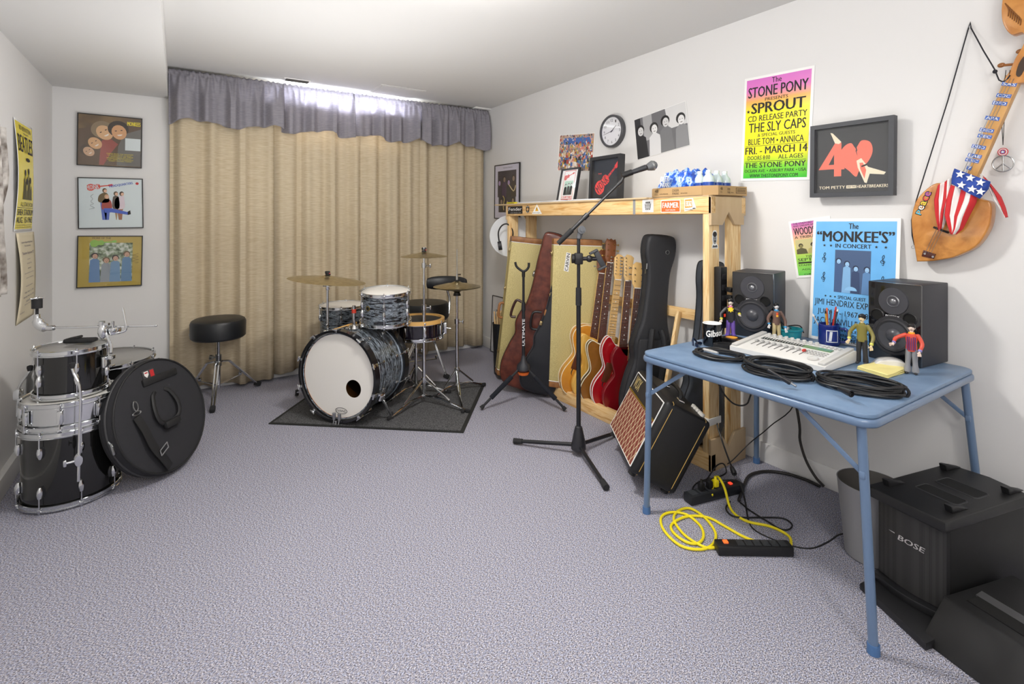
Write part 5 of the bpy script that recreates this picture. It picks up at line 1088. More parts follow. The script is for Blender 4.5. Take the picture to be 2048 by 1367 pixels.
def sheet(name, label, cat, m, w, h, bg, border=0, th=.0012, curl=0, paper=PAPER, group=None, rough=.3):
    t = thing(name, label, cat, group=group); t.matrix_basis = m
    if curl: MB().grid(lambda u, v: V((w*u, h*v, .0005+curl*math.sin(v*PI)*(1-.6*u))), 6, 24).build('paper', paper, t, solid=.0006)
    else: MB().bb((0, 0, 0), (w, h, th)).build('paper', paper, t)
    if border is not None and bg is not None:
        if curl: MB().grid(lambda u, v: V((border+(w-2*border)*u, border+(h-2*border)*v, .0015+curl*math.sin((border+(h-2*border)*v)/h*PI)*(1-.6*(border+(w-2*border)*u)/w))), 6, 24).build('printed_field', bg, t)
        else: MB().bb((border, border, th), (w-border, h-border, th+.0005)).build('printed_field', bg, t)
    return t
def lines(t, m_, w, h, rows, col, z=.002, name='lettering', curl=0):
    b = MB(); b.m(col)
    for r in rows:
        st, x0, x1, y0, y1 = r[:5]; bold = r[5] if len(r) > 5 else .02
        if st == '-': b.poly([(x0*w, h*(1-y1)), (x1*w, h*(1-y1)), (x1*w, h*(1-y0)), (x0*w, h*(1-y0))], mx=M.Translation((0, 0, z)))
        elif st == '*': s = star((x0+x1)/2*w, h*(1-(y0+y1)/2), (y1-y0)/2*h); b.poly(s, mx=M.Translation((0, 0, z)))
        else: b.text(st, x0*w, x1*w, h*(1-y1), h*(1-y0), I4, z, bold)
    if curl:
        for v in b.bm.verts: v.co.z += curl*math.sin(v.co.y/h*PI)*(1-.6*v.co.x/w)
    return b.build(name, None, t)
def people(t, x0, y0, x1, y1, cols, seed, z=.002, n=4, bg='#6a6a6a', name='picture', faces=('#d8b090',), hairc=('#2a211c',), tex=None, dark=None):
    rnd = random.Random(seed); b = MB(); b.m(tex or mat(bg, .5)); zz = M.Translation((0, 0, z))
    b.poly([(x0, y0), (x1, y0), (x1, y1), (x0, y1)], mx=zz); W, H = x1-x0, y1-y0; k = 0
    for i in range(n):
        k += 1; cx = x0+W*(i+.5+rnd.uniform(-.12, .12))/n; hy = y0+H*(rnd.uniform(.52, .74)); hr = min(W/n*.30, H*.14); zz = M.Translation((0, 0, z+.0003*k))
        bw = W/n*.52; lo = max(x0, cx-bw); hi = min(x1, cx+bw)
        b.m(mat(cols[i % len(cols)], .5)).poly([(lo, y0), (hi, y0), (min(x1, cx+bw*.8), hy-hr*1.6), (cx+hr*.4, hy-hr*.9), (cx-hr*.4, hy-hr*.9), (max(x0, cx-bw*.8), hy-hr*1.6)], mx=zz)
        b.m(mat(hairc[i % len(hairc)], .5)).poly(circ(cx, hy+hr*.25, hr*1.12, hr*1.1, 16), mx=M.Translation((0, 0, z+.0003*k+.0001)))
        b.m(mat(faces[i % len(faces)], .5)).poly(circ(cx+hr*.1, hy-hr*.1, hr*.78, hr*.95, 16), mx=M.Translation((0, 0, z+.0003*k+.00015)))
        b.m(mat('#3a2a22', .5))
        for s in (-1, 1): b.poly(circ(cx+hr*.1+s*hr*.3, hy+hr*.05, hr*.11, hr*.07, 8), mx=M.Translation((0, 0, z+.0003*k+.0002)))
        b.poly([(cx-hr*.2, hy-hr*.5), (cx+hr*.4, hy-hr*.5), (cx+hr*.3, hy-hr*.62), (cx-hr*.1, hy-hr*.62)], mx=M.Translation((0, 0, z+.0003*k+.0002)))
    return b.build(name, None, t)
def noisemat(stops, sc, name='print', stretch=(1, 1, 1), detail=4):
    return mat(name, .4, noise=(sc, stops), stretch=stretch, detail=detail) if False else mat(stops[0][1], .4, noise=(sc, stops), stretch=stretch, detail=detail)
def framed(name, label, cat, m, w, h, d, fw, fm, bg, mat_w=0, group=None, glass=True, matc=PAPER):
    t = thing(name, label, cat, group=group); t.matrix_basis = m
    b = MB()
    for a, c in (((0, 0, 0), (w, fw, d)), ((0, h-fw, 0), (w, h, d)), ((0, fw, 0), (fw, h-fw, d)), ((w-fw, fw, 0), (w, h-fw, d))): b.bb(a, c)
    b.build('frame', fm, t)
    zb = d*.45 if d > .02 else d*.5
    MB().bb((fw*.9, fw*.9, 0), (w-fw*.9, h-fw*.9, zb)).build('backing', matc, t)
    if bg is not None: MB().bb((fw+mat_w, fw+mat_w, zb), (w-fw-mat_w, h-fw-mat_w, zb+.0004)).build('print', bg, t)
    if glass: MB().bb((fw*.95, fw*.95, d*.86), (w-fw*.95, h-fw*.95, d*.86+.0012)).build('glass', PANE, t)
    return t, zb+.0008
def guitar_logo(b, x, y, s, ang, col, letters, lm, z):
    mm = M.Translation((x, y, z)) @ M.Rotation(ang, 4, 'Z') @ M.Scale(s, 4)
    body = spline([(-.50, .0, 0), (-.44, .17, 0), (-.25, .22, 0), (-.08, .14, 0), (.06, .17, 0), (.16, .12, 0), (.18, .04, 0), (.18, -.04, 0), (.14, -.14, 0), (.02, -.15, 0), (-.1, -.12, 0), (-.25, -.21, 0), (-.44, -.17, 0)], 4)
    b.m(col).poly([(p.x, p.y) for p in body], mx=mm).poly([(.16, -.035), (.62, -.028), (.62, .03), (.16, .04)], mx=mm).poly([(.60, -.06), (.80, -.075), (.84, 0), (.80, .075), (.60, .06)], mx=mm)
    b.m(lm)
    m2 = mm @ M.Translation((0, 0, .0004/s))
    for i in range(7): b.poly([(-.42+.08*i, -.16), (-.41+.08*i, -.16), (-.40+.08*i, .17), (-.41+.08*i, .17)], mx=m2)
    return b
# yellow/pink/green show poster
m, w, h = wframe('R', 1490, 158, 1630, 130, 1484, 362, .002)
t = sheet('concert_poster', 'pink, yellow and green STONE PONY show poster high on the wall', 'poster', m, w, h, grad([(0, '#3fc23a'), (.12, '#7fd43a'), (.25, '#f2ee2c'), (.66, '#f7ee2a'), (.78, '#f0b060'), (.88, '#e07ac2'), (1, '#d873c6')], 'poster_gradient'), .014)
lines(t, m, w, h, [('The', .42, .56, .035, .085), ('STONE PONY', .07, .93, .10, .20, .03), ('PRESENTS', .33, .66, .215, .245), ('SPROUT', .13, .90, .255, .355, .05), ('*', .05, .11, .31, .35), ('CD RELEASE PARTY', .08, .93, .375, .43), ('THE SLY CAPS', .10, .92, .445, .535, .02), ('& SPECIAL GUESTS', .24, .78, .55, .58), ('BLUE TOM • ANNICA', .10, .90, .595, .655, .02), ('-', .06, .94, .664, .668), ('FRI. - MARCH 14', .06, .95, .675, .745, .04), ('DOORS 8:00', .10, .44, .76, .80, .02), ('ALL AGES', .56, .90, .76, .80, .02), ('-', .06, .94, .813, .817), ('THE STONE PONY', .06, .94, .825, .875, .04), ('OCEAN AVE. • ASBURY PARK • USA', .06, .95, .89, .92, .03), ('WWW.THESTONEPONY.COM', .14, .84, .935, .968, .03)], INK)
# framed black print
m, w, h = wframe('R', 1628, 254, 1795, 231, 1632, 395, .038)
t, zf = framed('framed_print', 'deep grey frame with a black TOM PETTY print beside the pony poster', 'framed print', m, w, h, .035, .02, GREYF, mat('#2b2d30', .5))
sal = mat('#f0705a', .5); crm = mat('#e6dbc0', .5); b = MB(); z1 = M.Translation((0, 0, zf)); z2 = M.Translation((0, 0, zf+.0006))
def nw(pts): return [(a*w, (1-c)*h) for a, c in pts]
b.m(sal).poly(nw([(.09, .62), (.30, .27), (.38, .27), (.38, .56), (.42, .56), (.42, .63), (.38, .63), (.38, .72), (.29, .72), (.29, .62)]), mx=z1).m(mat('#2b2d30', .5)).poly(nw([(.22, .56), (.29, .42), (.29, .56)]), mx=z2)
hrt = spline([(*p, 0) for p in nw([(.36, .42), (.42, .32), (.50, .29), (.555, .36), (.62, .27), (.72, .30), (.75, .42), (.70, .55), (.60, .66), (.56, .74), (.48, .66), (.38, .56)])], 4)
b.m(sal).poly([(p.x, p.y) for p in hrt], mx=M.Translation((0, 0, zf+.0003)))
b.m(mat('#2b2d30', .5)).poly(nw([(.54, .33), (.56, .33), (.575, .40), (.565, .40), (.575, .47), (.55, .39), (.56, .39)]), mx=z2)
b.m(crm).poly(nw([(.24, .12), (.27, .13), (.38, .26), (.35, .285), (.30, .27)]), mx=z2).poly(nw([(.565, .53), (.62, .50), (.70, .62), (.90, .70), (.88, .73), (.72, .71), (.685, .83), (.66, .82), (.58, .62)]), mx=z2).m(sal).poly(nw([(.60, .56), (.64, .56), (.68, .66), (.66, .77), (.61, .64)]), mx=M.Translation((0, 0, zf+.0009)))
b.m(INK).poly(nw([(.62, .60), (.68, .58), (.685, .60), (.625, .62)]), mx=M.Translation((0, 0, zf+.0012))); b.build('artwork', None, t)
lines(t, m, w, h, [('TOM PETTY', .10, .43, .85, .89, .03), ('HEARTBREAKERS', .57, .93, .85, .89, .03), ('-', .445, .56, .85, .89)], crm, zf+.0006)
lines(t, m, w, h, [('AND THE', .455, .55, .858, .882, .02)], INK, zf+.0009)
# torn-edge tribute poster half hidden behind the blue one
m, w, h = wframe('R', 1577, 443, 1660, 431, 1589, 556, .002)
t = sheet('concert_poster', 'small tribute poster half hidden behind the light blue poster', 'poster', m, w, h, grad([(0, '#6fcf5a'), (.35, '#a8d65a'), (.55, '#e8dc7a'), (.8, '#e5a0a0'), (1, '#d06fc0')], 'poster_gradient_small'), .012)
lines(t, m, w, h, [('THE STAFFORD TOWNSHIP', .10, .95, .04, .075, .03), ('AND DREAMLAND PRESENT', .10, .95, .085, .115, .03), ('WOODSTOCK', .10, .98, .13, .26, .03), ('A TRIBUTE TO', .10, .9, .275, .32, .03), ('TWO DAYS', .3, .8, .62, .655, .03), ('SEPTEMBER', .1, .95, .665, .715, .03), ('-', .1, .95, .73, .755), ('STAFFORD PARK', .1, .9, .77, .80, .03), ('ADULTS $10', .16, .8, .845, .875, .03), ('OR VISIT', .2, .7, .93, .955, .03)], INK)
people(t, .1*w, .41*h, .95*w, .66*h, ['#5a5638', '#b8ae6a', '#6a6440'], 4, n=3, bg='#c9c08a', faces=('#8a8250',))
# light blue poster standing on the table against the wall
bl = V((2.585, 1.305, TZ+.001)); top = V((2.634, 1.310, 1.305)); y = (top-bl).normalized(); x = V((0, -1, 0)); n = x.cross(y).normalized()
m = M((x, y, n)).transposed().to_4x4(); m.translation = bl; w, h = .366, (top-bl).length
SKY = mat('#6cb8f0', .45, noise=(4, [(.3, '#62aeea'), (.7, '#78c0f4')]))
t = sheet('concert_poster', 'large light blue MONKEE\'S poster standing on the table against the wall', 'poster', m, w, h, SKY, .014, .003)
lines(t, m, w, h, [('The', .44, .55, .04, .085, .03), ('“MONKEE\'S”', .06, .94, .10, .19, .05), ('IN CONCERT', .29, .70, .205, .238, .03), ('*', .14, .17, .21, .235), ('*', .22, .25, .21, .235), ('*', .74, .77, .21, .235), ('*', .84, .87, .21, .235), ('*', .18, .205, .625, .645), ('*', .24, .265, .625, .645), ('*', .295, .32, .625, .645), ('SPECIAL GUEST', .34, .66, .622, .648, .02), ('*', .70, .725, .625, .645), ('JIMI HENDRIX EXPERIENCE', .06, .98, .66, .725, .01), ('JULY 8 - 1967 • 8:00 PM', .10, .92, .74, .795, .01), ('JACKSONVILLE COLISEUM', .06, .96, .81, .875, .01), ('JACKSONVILLE, FLORIDA', .11, .90, .885, .912, .04), ('*', .12, .15, .925, .945), ('*', .2, .23, .925, .945), ('COMING COLISEUM', .28, .76, .923, .947, .02), ('U. S. SUMMER TOUR', .13, .88, .953, .985, .03)], INK, .0045)
people(t, .29*w, h*(1-.595), .70*w, h*(1-.255), ['#3f5a86', '#7fb0dc', '#2e4268', '#5a86b8'], 8, z=.0045, n=4, bg='#41597f', faces=('#9cc8ee',), hairc=('#1f2c48',))
b = MB(); b.m(mat('#8cc0ea', .5)).poly([(p[0], p[1]) for p in circ(.49*w, h*(1-.575), .07*w, .05*w, 20, 0)][:11], mx=M.Translation((0, 0, .0062))); b.m(INK)
for cx, cy in ((.16, .32), (.16, .48), (.83, .32), (.83, .48)):
    cx *= w; cy = h*(1-cy); c_ = spline([(cx+a, cy+c_, 0) for a, c_ in [(-.004, -.02), (.001, -.024), (.003, -.018), (0, 0), (-.003, .012), (.002, .022), (.005, .015), (0, .004), (-.008, -.004), (-.008, -.011), (.001, -.014), (.007, -.009), (.004, -.003), (-.003, -.006)]], 4, False)
    b.tube([V((p.x, p.y, .005)) for p in c_], .0011, 6)
b.build('clef_ornament', None, t)
# clock
c_ = PX(1222, 262, XR-.03); t = thing('wall_clock', 'round wall clock with dark grey rim and white dial', 'clock'); t.matrix_basis = frame_mx((XR, c_.y, c_.z), (0, -1, 0), (0, 0, 1))
R_ = .118
MB().lathe([(R_-.016, .002), (R_, .002), (R_, .03), (R_-.004, .035), (R_-.014, .035), (R_-.016, .028)], 48, closed=True).build('rim', mat('#4a4a4d', .4), t)
MB().lathe([(0, .022), (R_-.014, .022), (R_-.014, .002), (0, .002)], 48).build('dial', mat('#e9e9ec', .4), t)
b = MB()
for k in range(12): an = PI/2-2*PI*(k+1)/12; s_ = str(k+1); rr_ = R_*.66; ww = .008*len(s_)+.0; b.text(s_, rr_*math.cos(an)-ww*.7, rr_*math.cos(an)+ww*.7, rr_*math.sin(an)-.0095, rr_*math.sin(an)+.0095, I4, .0225, .0)
b.build('numerals', INK, t)
def hand(nm, an, L_, wd):
    b = MB(); b.m(INK); v = V((math.sin(an), math.cos(an), 0)); s_ = V((v.y, -v.x, 0))*wd; b._new([-v*.012-s_, -v*.012+s_, v*L_+s_*.5, v*L_-s_*.5], [(0, 1, 2, 3)], M.Translation((0, 0, .0245))); b.build(nm, None, t)
hand('hour_hand', R(360*(1+43/60)/12), .058, .0035); hand('minute_hand', R(360*43/60), .088, .002)
MB().lathe([(0, .027), (.005, .026), (.005, .0225)], 14).build('hub', INK, t)
MB().lathe([(0, .031), (R_-.016, .031), (R_-.016, .030), (0, .030)], 40).build('glass', PANE, t)
# tilted black and white photo
m, w, h = wframe('R', 1268, 240, 1372, 201, 1279, 319, .002)
t = sheet('photograph', 'tilted black and white group photo on the wall right of the clock', 'photo', m, w, h, None, 0)
people(t, .01*w, .01*h, .99*w, .99*h, ['#2a2a2c', '#d9d9da', '#77787a', '#8b8c8e'], 21, z=.0018, n=4, bg='#6d6d70', faces=('#d2d2d2', '#e2e2e2'), hairc=('#1a1a1a', '#2b2b2b'))
b = MB(); b.m(mat('#2c2c30', .5)).poly([(.01*w, .5*h), (.13*w, .5*h), (.13*w, .99*h), (.01*w, .99*h)], mx=M.Translation((0, 0, .0019))).m(mat('#a9a9aa', .5)).poly([(.18*w, .4*h), (.36*w, .4*h), (.36*w, .99*h), (.18*w, .99*h)], mx=M.Translation((0, 0, .0019))).m(mat('#d6d6d6', .5)).poly([(.66*w, .5*h), (.99*w, .5*h), (.99*w, .99*h), (.62*w, .99*h)], mx=M.Translation((0, 0, .0019))); b.build('backdrop', None, t)
# crowded cartoon poster
m, w, h = wframe('R', 1119, 270, 1191, 265, 1115, 341, .002)
t = sheet('art_print', 'busy multicoloured crowd print on the wall left of the clock', 'poster', m, w, h, None, 0)
rnd = random.Random(3); b = MB(); b.m(mat('#c4a592', .5)).poly([(.01, .005), (w-.01, .005), (w-.01, h-.005), (.01, h-.005)], mx=M.Translation((0, 0, .0016)))
b.m(mat('#4a6cb0', .5)).poly([(.06, h*.72), (w-.04, h*.74), (w-.05, h*.9), (.06, h*.9)], mx=M.Translation((0, 0, .0018)))
cs_ = ['#d98d7c', '#4a6fae', '#e8d6c4', '#3a3134', '#c9a23f', '#b04a42', '#8d7f79', '#efe9e2', '#6a8f9e']
for k in range(620):
    cx, cy = rnd.uniform(.02, w-.02), rnd.uniform(.01, h*.98); 
    if h*.78 < cy < h*.9 and rnd.random() < .7: continue
    s_ = rnd.uniform(.005, .012)*(1.6-cy/h); b.m(mat(rnd.choice(cs_), .5)).poly([(max(0.003, cx-s_), max(.003, cy-s_)), (min(w-.003, cx+s_), max(.003, cy-s_*.8)), (min(w-.003, cx+s_*.7), min(h-.003, cy+s_*1.2)), (max(.003, cx-s_*.8), min(h-.003, cy+s_))], mx=M.Translation((0, 0, .0019+.000004*k)))
b.build('printed_crowd', None, t)
# framed prints standing on the rack
SZ = RZ+.011
def shelf_frame(px0, px1, pyt, X, lean, yaw=0, hh=None):
    a, c = PX(px0, 395, X), PX(px1, 395, X); w_ = a.y-c.y; tt = depth(V((X, (a.y+c.y)/2, 0))); h_ = hh or (CH-(pyt-HY)*tt/F-SZ)
    m_ = frame_mx((X, a.y, SZ), (0, -1, 0), (math.sin(lean), 0, math.cos(lean))); return m_, w_, h_
m, w, h = shelf_frame(1186, 1247, 312, 2.50, R(3))
t, zf = framed('framed_print', 'black frame with a red guitar-shaped logo standing on the rack shelf', 'framed print', m, w, h, .045, .022, mat('#2a2b2e', .4), mat('#2d333c', .5))
b = MB(); guitar_logo(b, .45*w, .44*h, w*.74, R(42), mat('#e8474a', .5), None, mat('#2d333c', .5), zf)
b.m(mat('#e8474a', .5)).text('THE', w*.22, w*.34, h*.60, h*.63, I4, zf, .03).build('emblem', None, t)
b = MB(); b.m(mat('#2d333c', .5)); mm = M.Translation((.45*w, .44*h, zf+.0008)) @ M.Rotation(R(42), 4, 'Z') @ M.Scale(1.2, 4)
b.text('MONK', -.27*w, .09*w, -.075*w, .085*w, mm, 0, .0).text('EES', .13*w, .36*w, -.014*w, .014*w, mm, 0, 0).build('lettering', None, t)
m, w, h = shelf_frame(1116, 1152, 335, 2.42, R(12))
t, zf = framed('framed_print', 'small black frame with red and white print standing on the rack shelf', 'framed print', m, w, h, .02, .012, mat('#2a2b2e', .4), PAPER)
rd = mat('#d8402f', .5); b = MB(); b.m(rd); lw = .004
for a, c, e, f_ in ((.2, .06, .8, .08), (.2, .92, .8, .935), (.2, .06, .215, .935), (.785, .06, .8, .935)): b.poly([(a*w, c*h), (e*w, c*h), (e*w, f_*h), (a*w, f_*h)], mx=M.Translation((0, 0, zf)))
b.text('COURTYARD', .24*w, .76*w, .10*h, .17*h, I4, zf, .05); guitar_logo(b, .40*w, .76*h, w*.42, R(20), rd, None, PAPER, zf); b.build('lettering', None, t)
people(t, .28*w, .2*h, .74*w, .62*h, ['#222', '#4a4a4a', '#2f2f2f'] if False else ['#222222', '#4a4a4a', '#2f2f2f'], 5, z=zf+.0006, n=3, bg='#bfe0d0', faces=('#e4e4e4',))
# papers, magazines and a yellow item on the shelf
for k, (a, c, X0, wd, ln, col, lab) in enumerate([(1045, 1105, 2.34, .20, .28, '#d9dadf', 'silver-grey magazine lying on the far part of the rack shelf'), (1098, 1150, 2.33, .21, .28, '#eceef2', 'white binder lying open on the rack shelf before the small frame'), (1150, 1215, 2.33, .2, .28, '#dfe0e4', 'loose white sheets on the rack shelf before the guitar logo frame')]):
    p = PX((a+c)/2, 400, X0+wd/2); p.z = SZ
    t = thing('magazine' if k == 0 else ('binder' if k == 1 else 'paper_stack'), lab, 'papers', p, (0, 0, R([8, -12, 5][k])))
    for j in range(2): MB().box((.004*j, .01*j, .003+.006*j), (wd-.01*j, ln-.02*j, .0045), (0, 0, R(6*j)), bev=.001).build('sheet', mat(col if j == 0 else '#f2f3f6', .5), t)
p = PX(1026, 398, 2.40); p.z = SZ
t = thing('label_tag', 'small yellow packet lying on the far end of the rack shelf', 'packet', p)
MB().box((0, 0, .009), (.05, .13, .018), (0, 0, 0), bev=.006).build('packet', mat('#f0e020', .5), t); MB().text('SHARPIE', -.05, .05, -.004, .004, frame_mx((-.0256, 0, .009), (0, -1, 0), (0, 0, 1)), .0005, .03).build('lettering', INK, t)
# cardboard tray with water bottles
KB = mat('#b99769', .8); a = PX(1331, 390, RX0+.0); X0, X1_ = RX0+.0, RX1+.0
ya, yb_ = 2.08, RY0-.005; z0 = RZ+.0085
t = thing('cardboard_tray', 'low cardboard tray of bottled water on the near end of the shelf', 'tray', ((X0+X1_)/2, (ya+yb_)/2, z0))
b = MB(); th = .004; hh = .05
outl = [(X0+.0, ya-.05), (X0, yb_+.06), (X0+.05, yb_), (X1_, yb_), (X1_, ya), (X0+.05, ya)]
for i in range(6):
    p, q = V((*outl[i], 0)), V((*outl[(i+1) % 6], 0)); d = q-p; mm = M.Translation((p+q)/2+V((0, 0, z0+hh/2))) @ M.Rotation(math.atan2(d.y, d.x), 4, 'Z'); b.box((0, 0, 0), (d.length, th, hh), mx=mm)
b.prism(outl, z0, z0+.003); b.build('tray', KB, t, world=True)
dm = mat('#55432f', .7)
m = frame_mx((X0-.0025, 0, 0), (0, -1, 0), (0, 0, 1))
MB().text('48', -ya+.055+.01, -ya+.055+.035, z0+.024, z0+.042, m, .0003, .03).text('1/2 L', -ya+.065, -ya+.09, z0+.010, z0+.019, m, .0003, .02).text('DEER', -ya+.19, -ya+.235, z0+.025, z0+.039, m, .0003, .02).text('PARK', -ya+.19, -ya+.235, z0+.008, z0+.021, m, .0003, .02).text('NATURAL SPRING WATER', -ya+.10, -ya+.16, z0+.012, z0+.018, m, .0003, .02).text('100% NATURAL', -ya+.245, -ya+.29, z0+.012, z0+.018, m, .0003, .02).build('lettering', dm, t, world=True)
m = M.Translation((0, yb_-.0025, 0)) @ M.Rotation(PI/2, 4, 'X')
b = MB(); b.m(dm).text('48', X0+.065, X0+.085, z0+.026, z0+.042, m, .0003, .03).text('1/2 L', X0+.065, X0+.083, z0+.012, z0+.02, m, .0003, .02).text('DEER', X0+.125, X0+.15, z0+.026, z0+.038, m, .0003, .02).text('PARK', X0+.125, X0+.15, z0+.010, z0+.021, m, .0003, .02).text('SPRING', X0+.155, X0+.18, z0+.012, z0+.018, m, .0003, .02)
b.prism([(X0+.20, z0+.012), (X0+.29, z0+.012), (X0+.29, z0+.042), (X0+.20, z0+.042)], 0.0, .0006, mx=m).m(KB).prism([(X0+.203, z0+.015), (X0+.287, z0+.015), (X0+.287, z0+.039), (X0+.203, z0+.039)], .0006, .0009, mx=m).m(dm)
for k in range(16): b.prism([(X0+.209+.0047*k, z0+.018), (X0+.2105+.0047*k+.0007*(k % 3), z0+.018), (X0+.2105+.0047*k+.0007*(k % 3), z0+.036), (X0+.209+.0047*k, z0+.036)], .0009, .0012, mx=m)
b.build('barcode_print', None, t, world=True)
BW_ = mat('#cfdfe2', .12, spec=.8); CAPW = mat('#eef4f4', .4); LBL = mat('#2a4fa8', .3)
bt = None; k = 0
for iy in range(5):
    for ix in range(3):
        x_, y_ = X0+.075+.07*ix+(.02 if iy % 2 else 0), ya-.085-.07*iy
        lab = 'small clear water bottle with blue label standing in the cardboard tray'
        if bt is None:
            bt = thing('water_bottle', lab, 'bottle', (x_, y_, z0+.0035), group='water bottles in the cardboard tray'); 
            MB().lathe([(0, .0), (.028, .001), (.031, .006), (.031, .075), (.028, .092), (.014, .112), (.0125, .120), (0, .12)], 20).build('bottle_body', BW_, bt)
            MB().lathe([(0, .133), (.0135, .132), (.014, .120), (0, .12)], 14).build('cap', CAPW, bt); MB().lathe([(.0315, .03), (.0315, .068)], 20).build('label', LBL, bt)
        else: c = copy_tree(bt); c.location = (x_, y_, z0+.0035)
        k += 1
# printed shrink wrap over most of the bottles
WR = mat('#2450b8', .18, noise=(22, [(.36, '#1c3fa8'), (.47, '#2f6fd8'), (.55, '#bcd8ee'), (.62, '#2a5cc8')]), spec=.8)
def wrap(u, v):
    x_ = X0+.035+.23*v; y_ = ya-.04-.26*u; e = min(1, 7*min(u, 1-u, v+.001, 1-v+.0)); zz = z0+.01+(.125+.022*math.sin(x_*90)*math.sin(y_*85)+.010*math.sin(y_*160+x_*70))*max(0, e)**.5
    return V((x_, y_, zz))
t = thing('shrink_wrap', 'torn blue printed shrink wrap over the bottles in the cardboard tray', 'wrapper', (X0+.15, ya-.17, z0+.01))
wx(MB().grid(wrap, 34, 26), 'film', WR, t, solid=.001)
m = frame_mx((X0+.046, 0, 0), (0, -1, 0), (.35, 0, .94)); mz = z0+.085
MB().text('DEER', -ya+.075, -ya+.135, 0, .03, frame_mx((X0+.036, 0, z0+.088), (0, -1, 0), (.2, 0, .98)), .004, .05).text('PARK', -ya+.075, -ya+.14, 0, .028, frame_mx((X0+.034, 0, z0+.055), (0, -1, 0), (.1, 0, .99)), .004, .05).build('lettering', mat('#eef2fa', .4), t, world=True)
# framed collage behind the rack
m, w, h = wframe('R', 991, 331, 1041, 324, 992, 437, .014)
t, zf = framed('framed_print', 'narrow black frame with a dark music collage near the room corner', 'framed print', m, w, h, .012, .008, FRAME, mat('#d3d0e0', .5))
people(t, .13*w, .40*h, .87*w, .88*h, ['#2b2733', '#4c3a55', '#2a2a2e', '#3d332c'], 31, z=zf, n=4, bg='#3a3440', faces=('#b39ac8', '#a08a78'))
people(t, .17*w, .12*h, .85*w, .42*h, ['#3c3430', '#32303a'], 33, z=zf, n=3, bg='#35333c', faces=('#a89078',))
b = MB(); b.m(mat('#c2a860', .4)).tube([(.4*w, .16*h, zf+.003), (.38*w, .25*h, zf+.003), (.42*w, .36*h, zf+.003), (.36*w, .42*h, zf+.003)], .004, 6, sm=3).m(mat('#c9b88f', .4)).tube([(.6*w, .62*h, zf+.003), (.78*w, .5*h, zf+.003), (.86*w, .6*h, zf+.003)], .005, 6, sm=3).m(INK).text('Clarence Clemons', .35*w, .72*w, .925*h, .945*h, I4, zf+.0006, .02); b.build('artwork', None, t)
# headphones and white plastic disc hanging on the far rack post
p = V((2.33, RY1+.10, 1.16))
t = thing('plastic_lid', 'large translucent white plastic disc hanging at the far end of the rack', 'disc'); cc = PX(1013, 472, 2.31)
t.matrix_basis = M.Translation((2.31+.07, RY1+.075, cc.z)) @ M.Rotation(-R(28), 4, 'Z') @ M.Rotation(PI/2, 4, 'X')
MB().lathe([(0, .0), (.165, .001), (.175, .008), (.178, .008), (.17, -.002), (0, -.003)], 48).build('disc', mat('#e4e8ec', .25, coat=.3), t)
t = thing('headphones', 'black headphones hanging on the far rack post', 'headphones'); t.matrix_basis = M.Translation((2.27, RY1+.035, cc.z-.0)) @ M.Rotation(-R(33), 4, 'Z')
MB().tube([(-.02, -.03, -.06), (-.03, -.03, .03), (0, -.03, .09), (.05, -.03, .10), (.09, -.03, .04), (.08, -.03, -.05)], .006, 8, sm=5).build('headband', BLK, t)
for x_ in (-.02, .08): MB().cyl((x_-.012, -.03, -.08), (x_+.018, -.03, -.075), .036, .038, 22).build('ear_cup', mat('#26262a', .5), t)
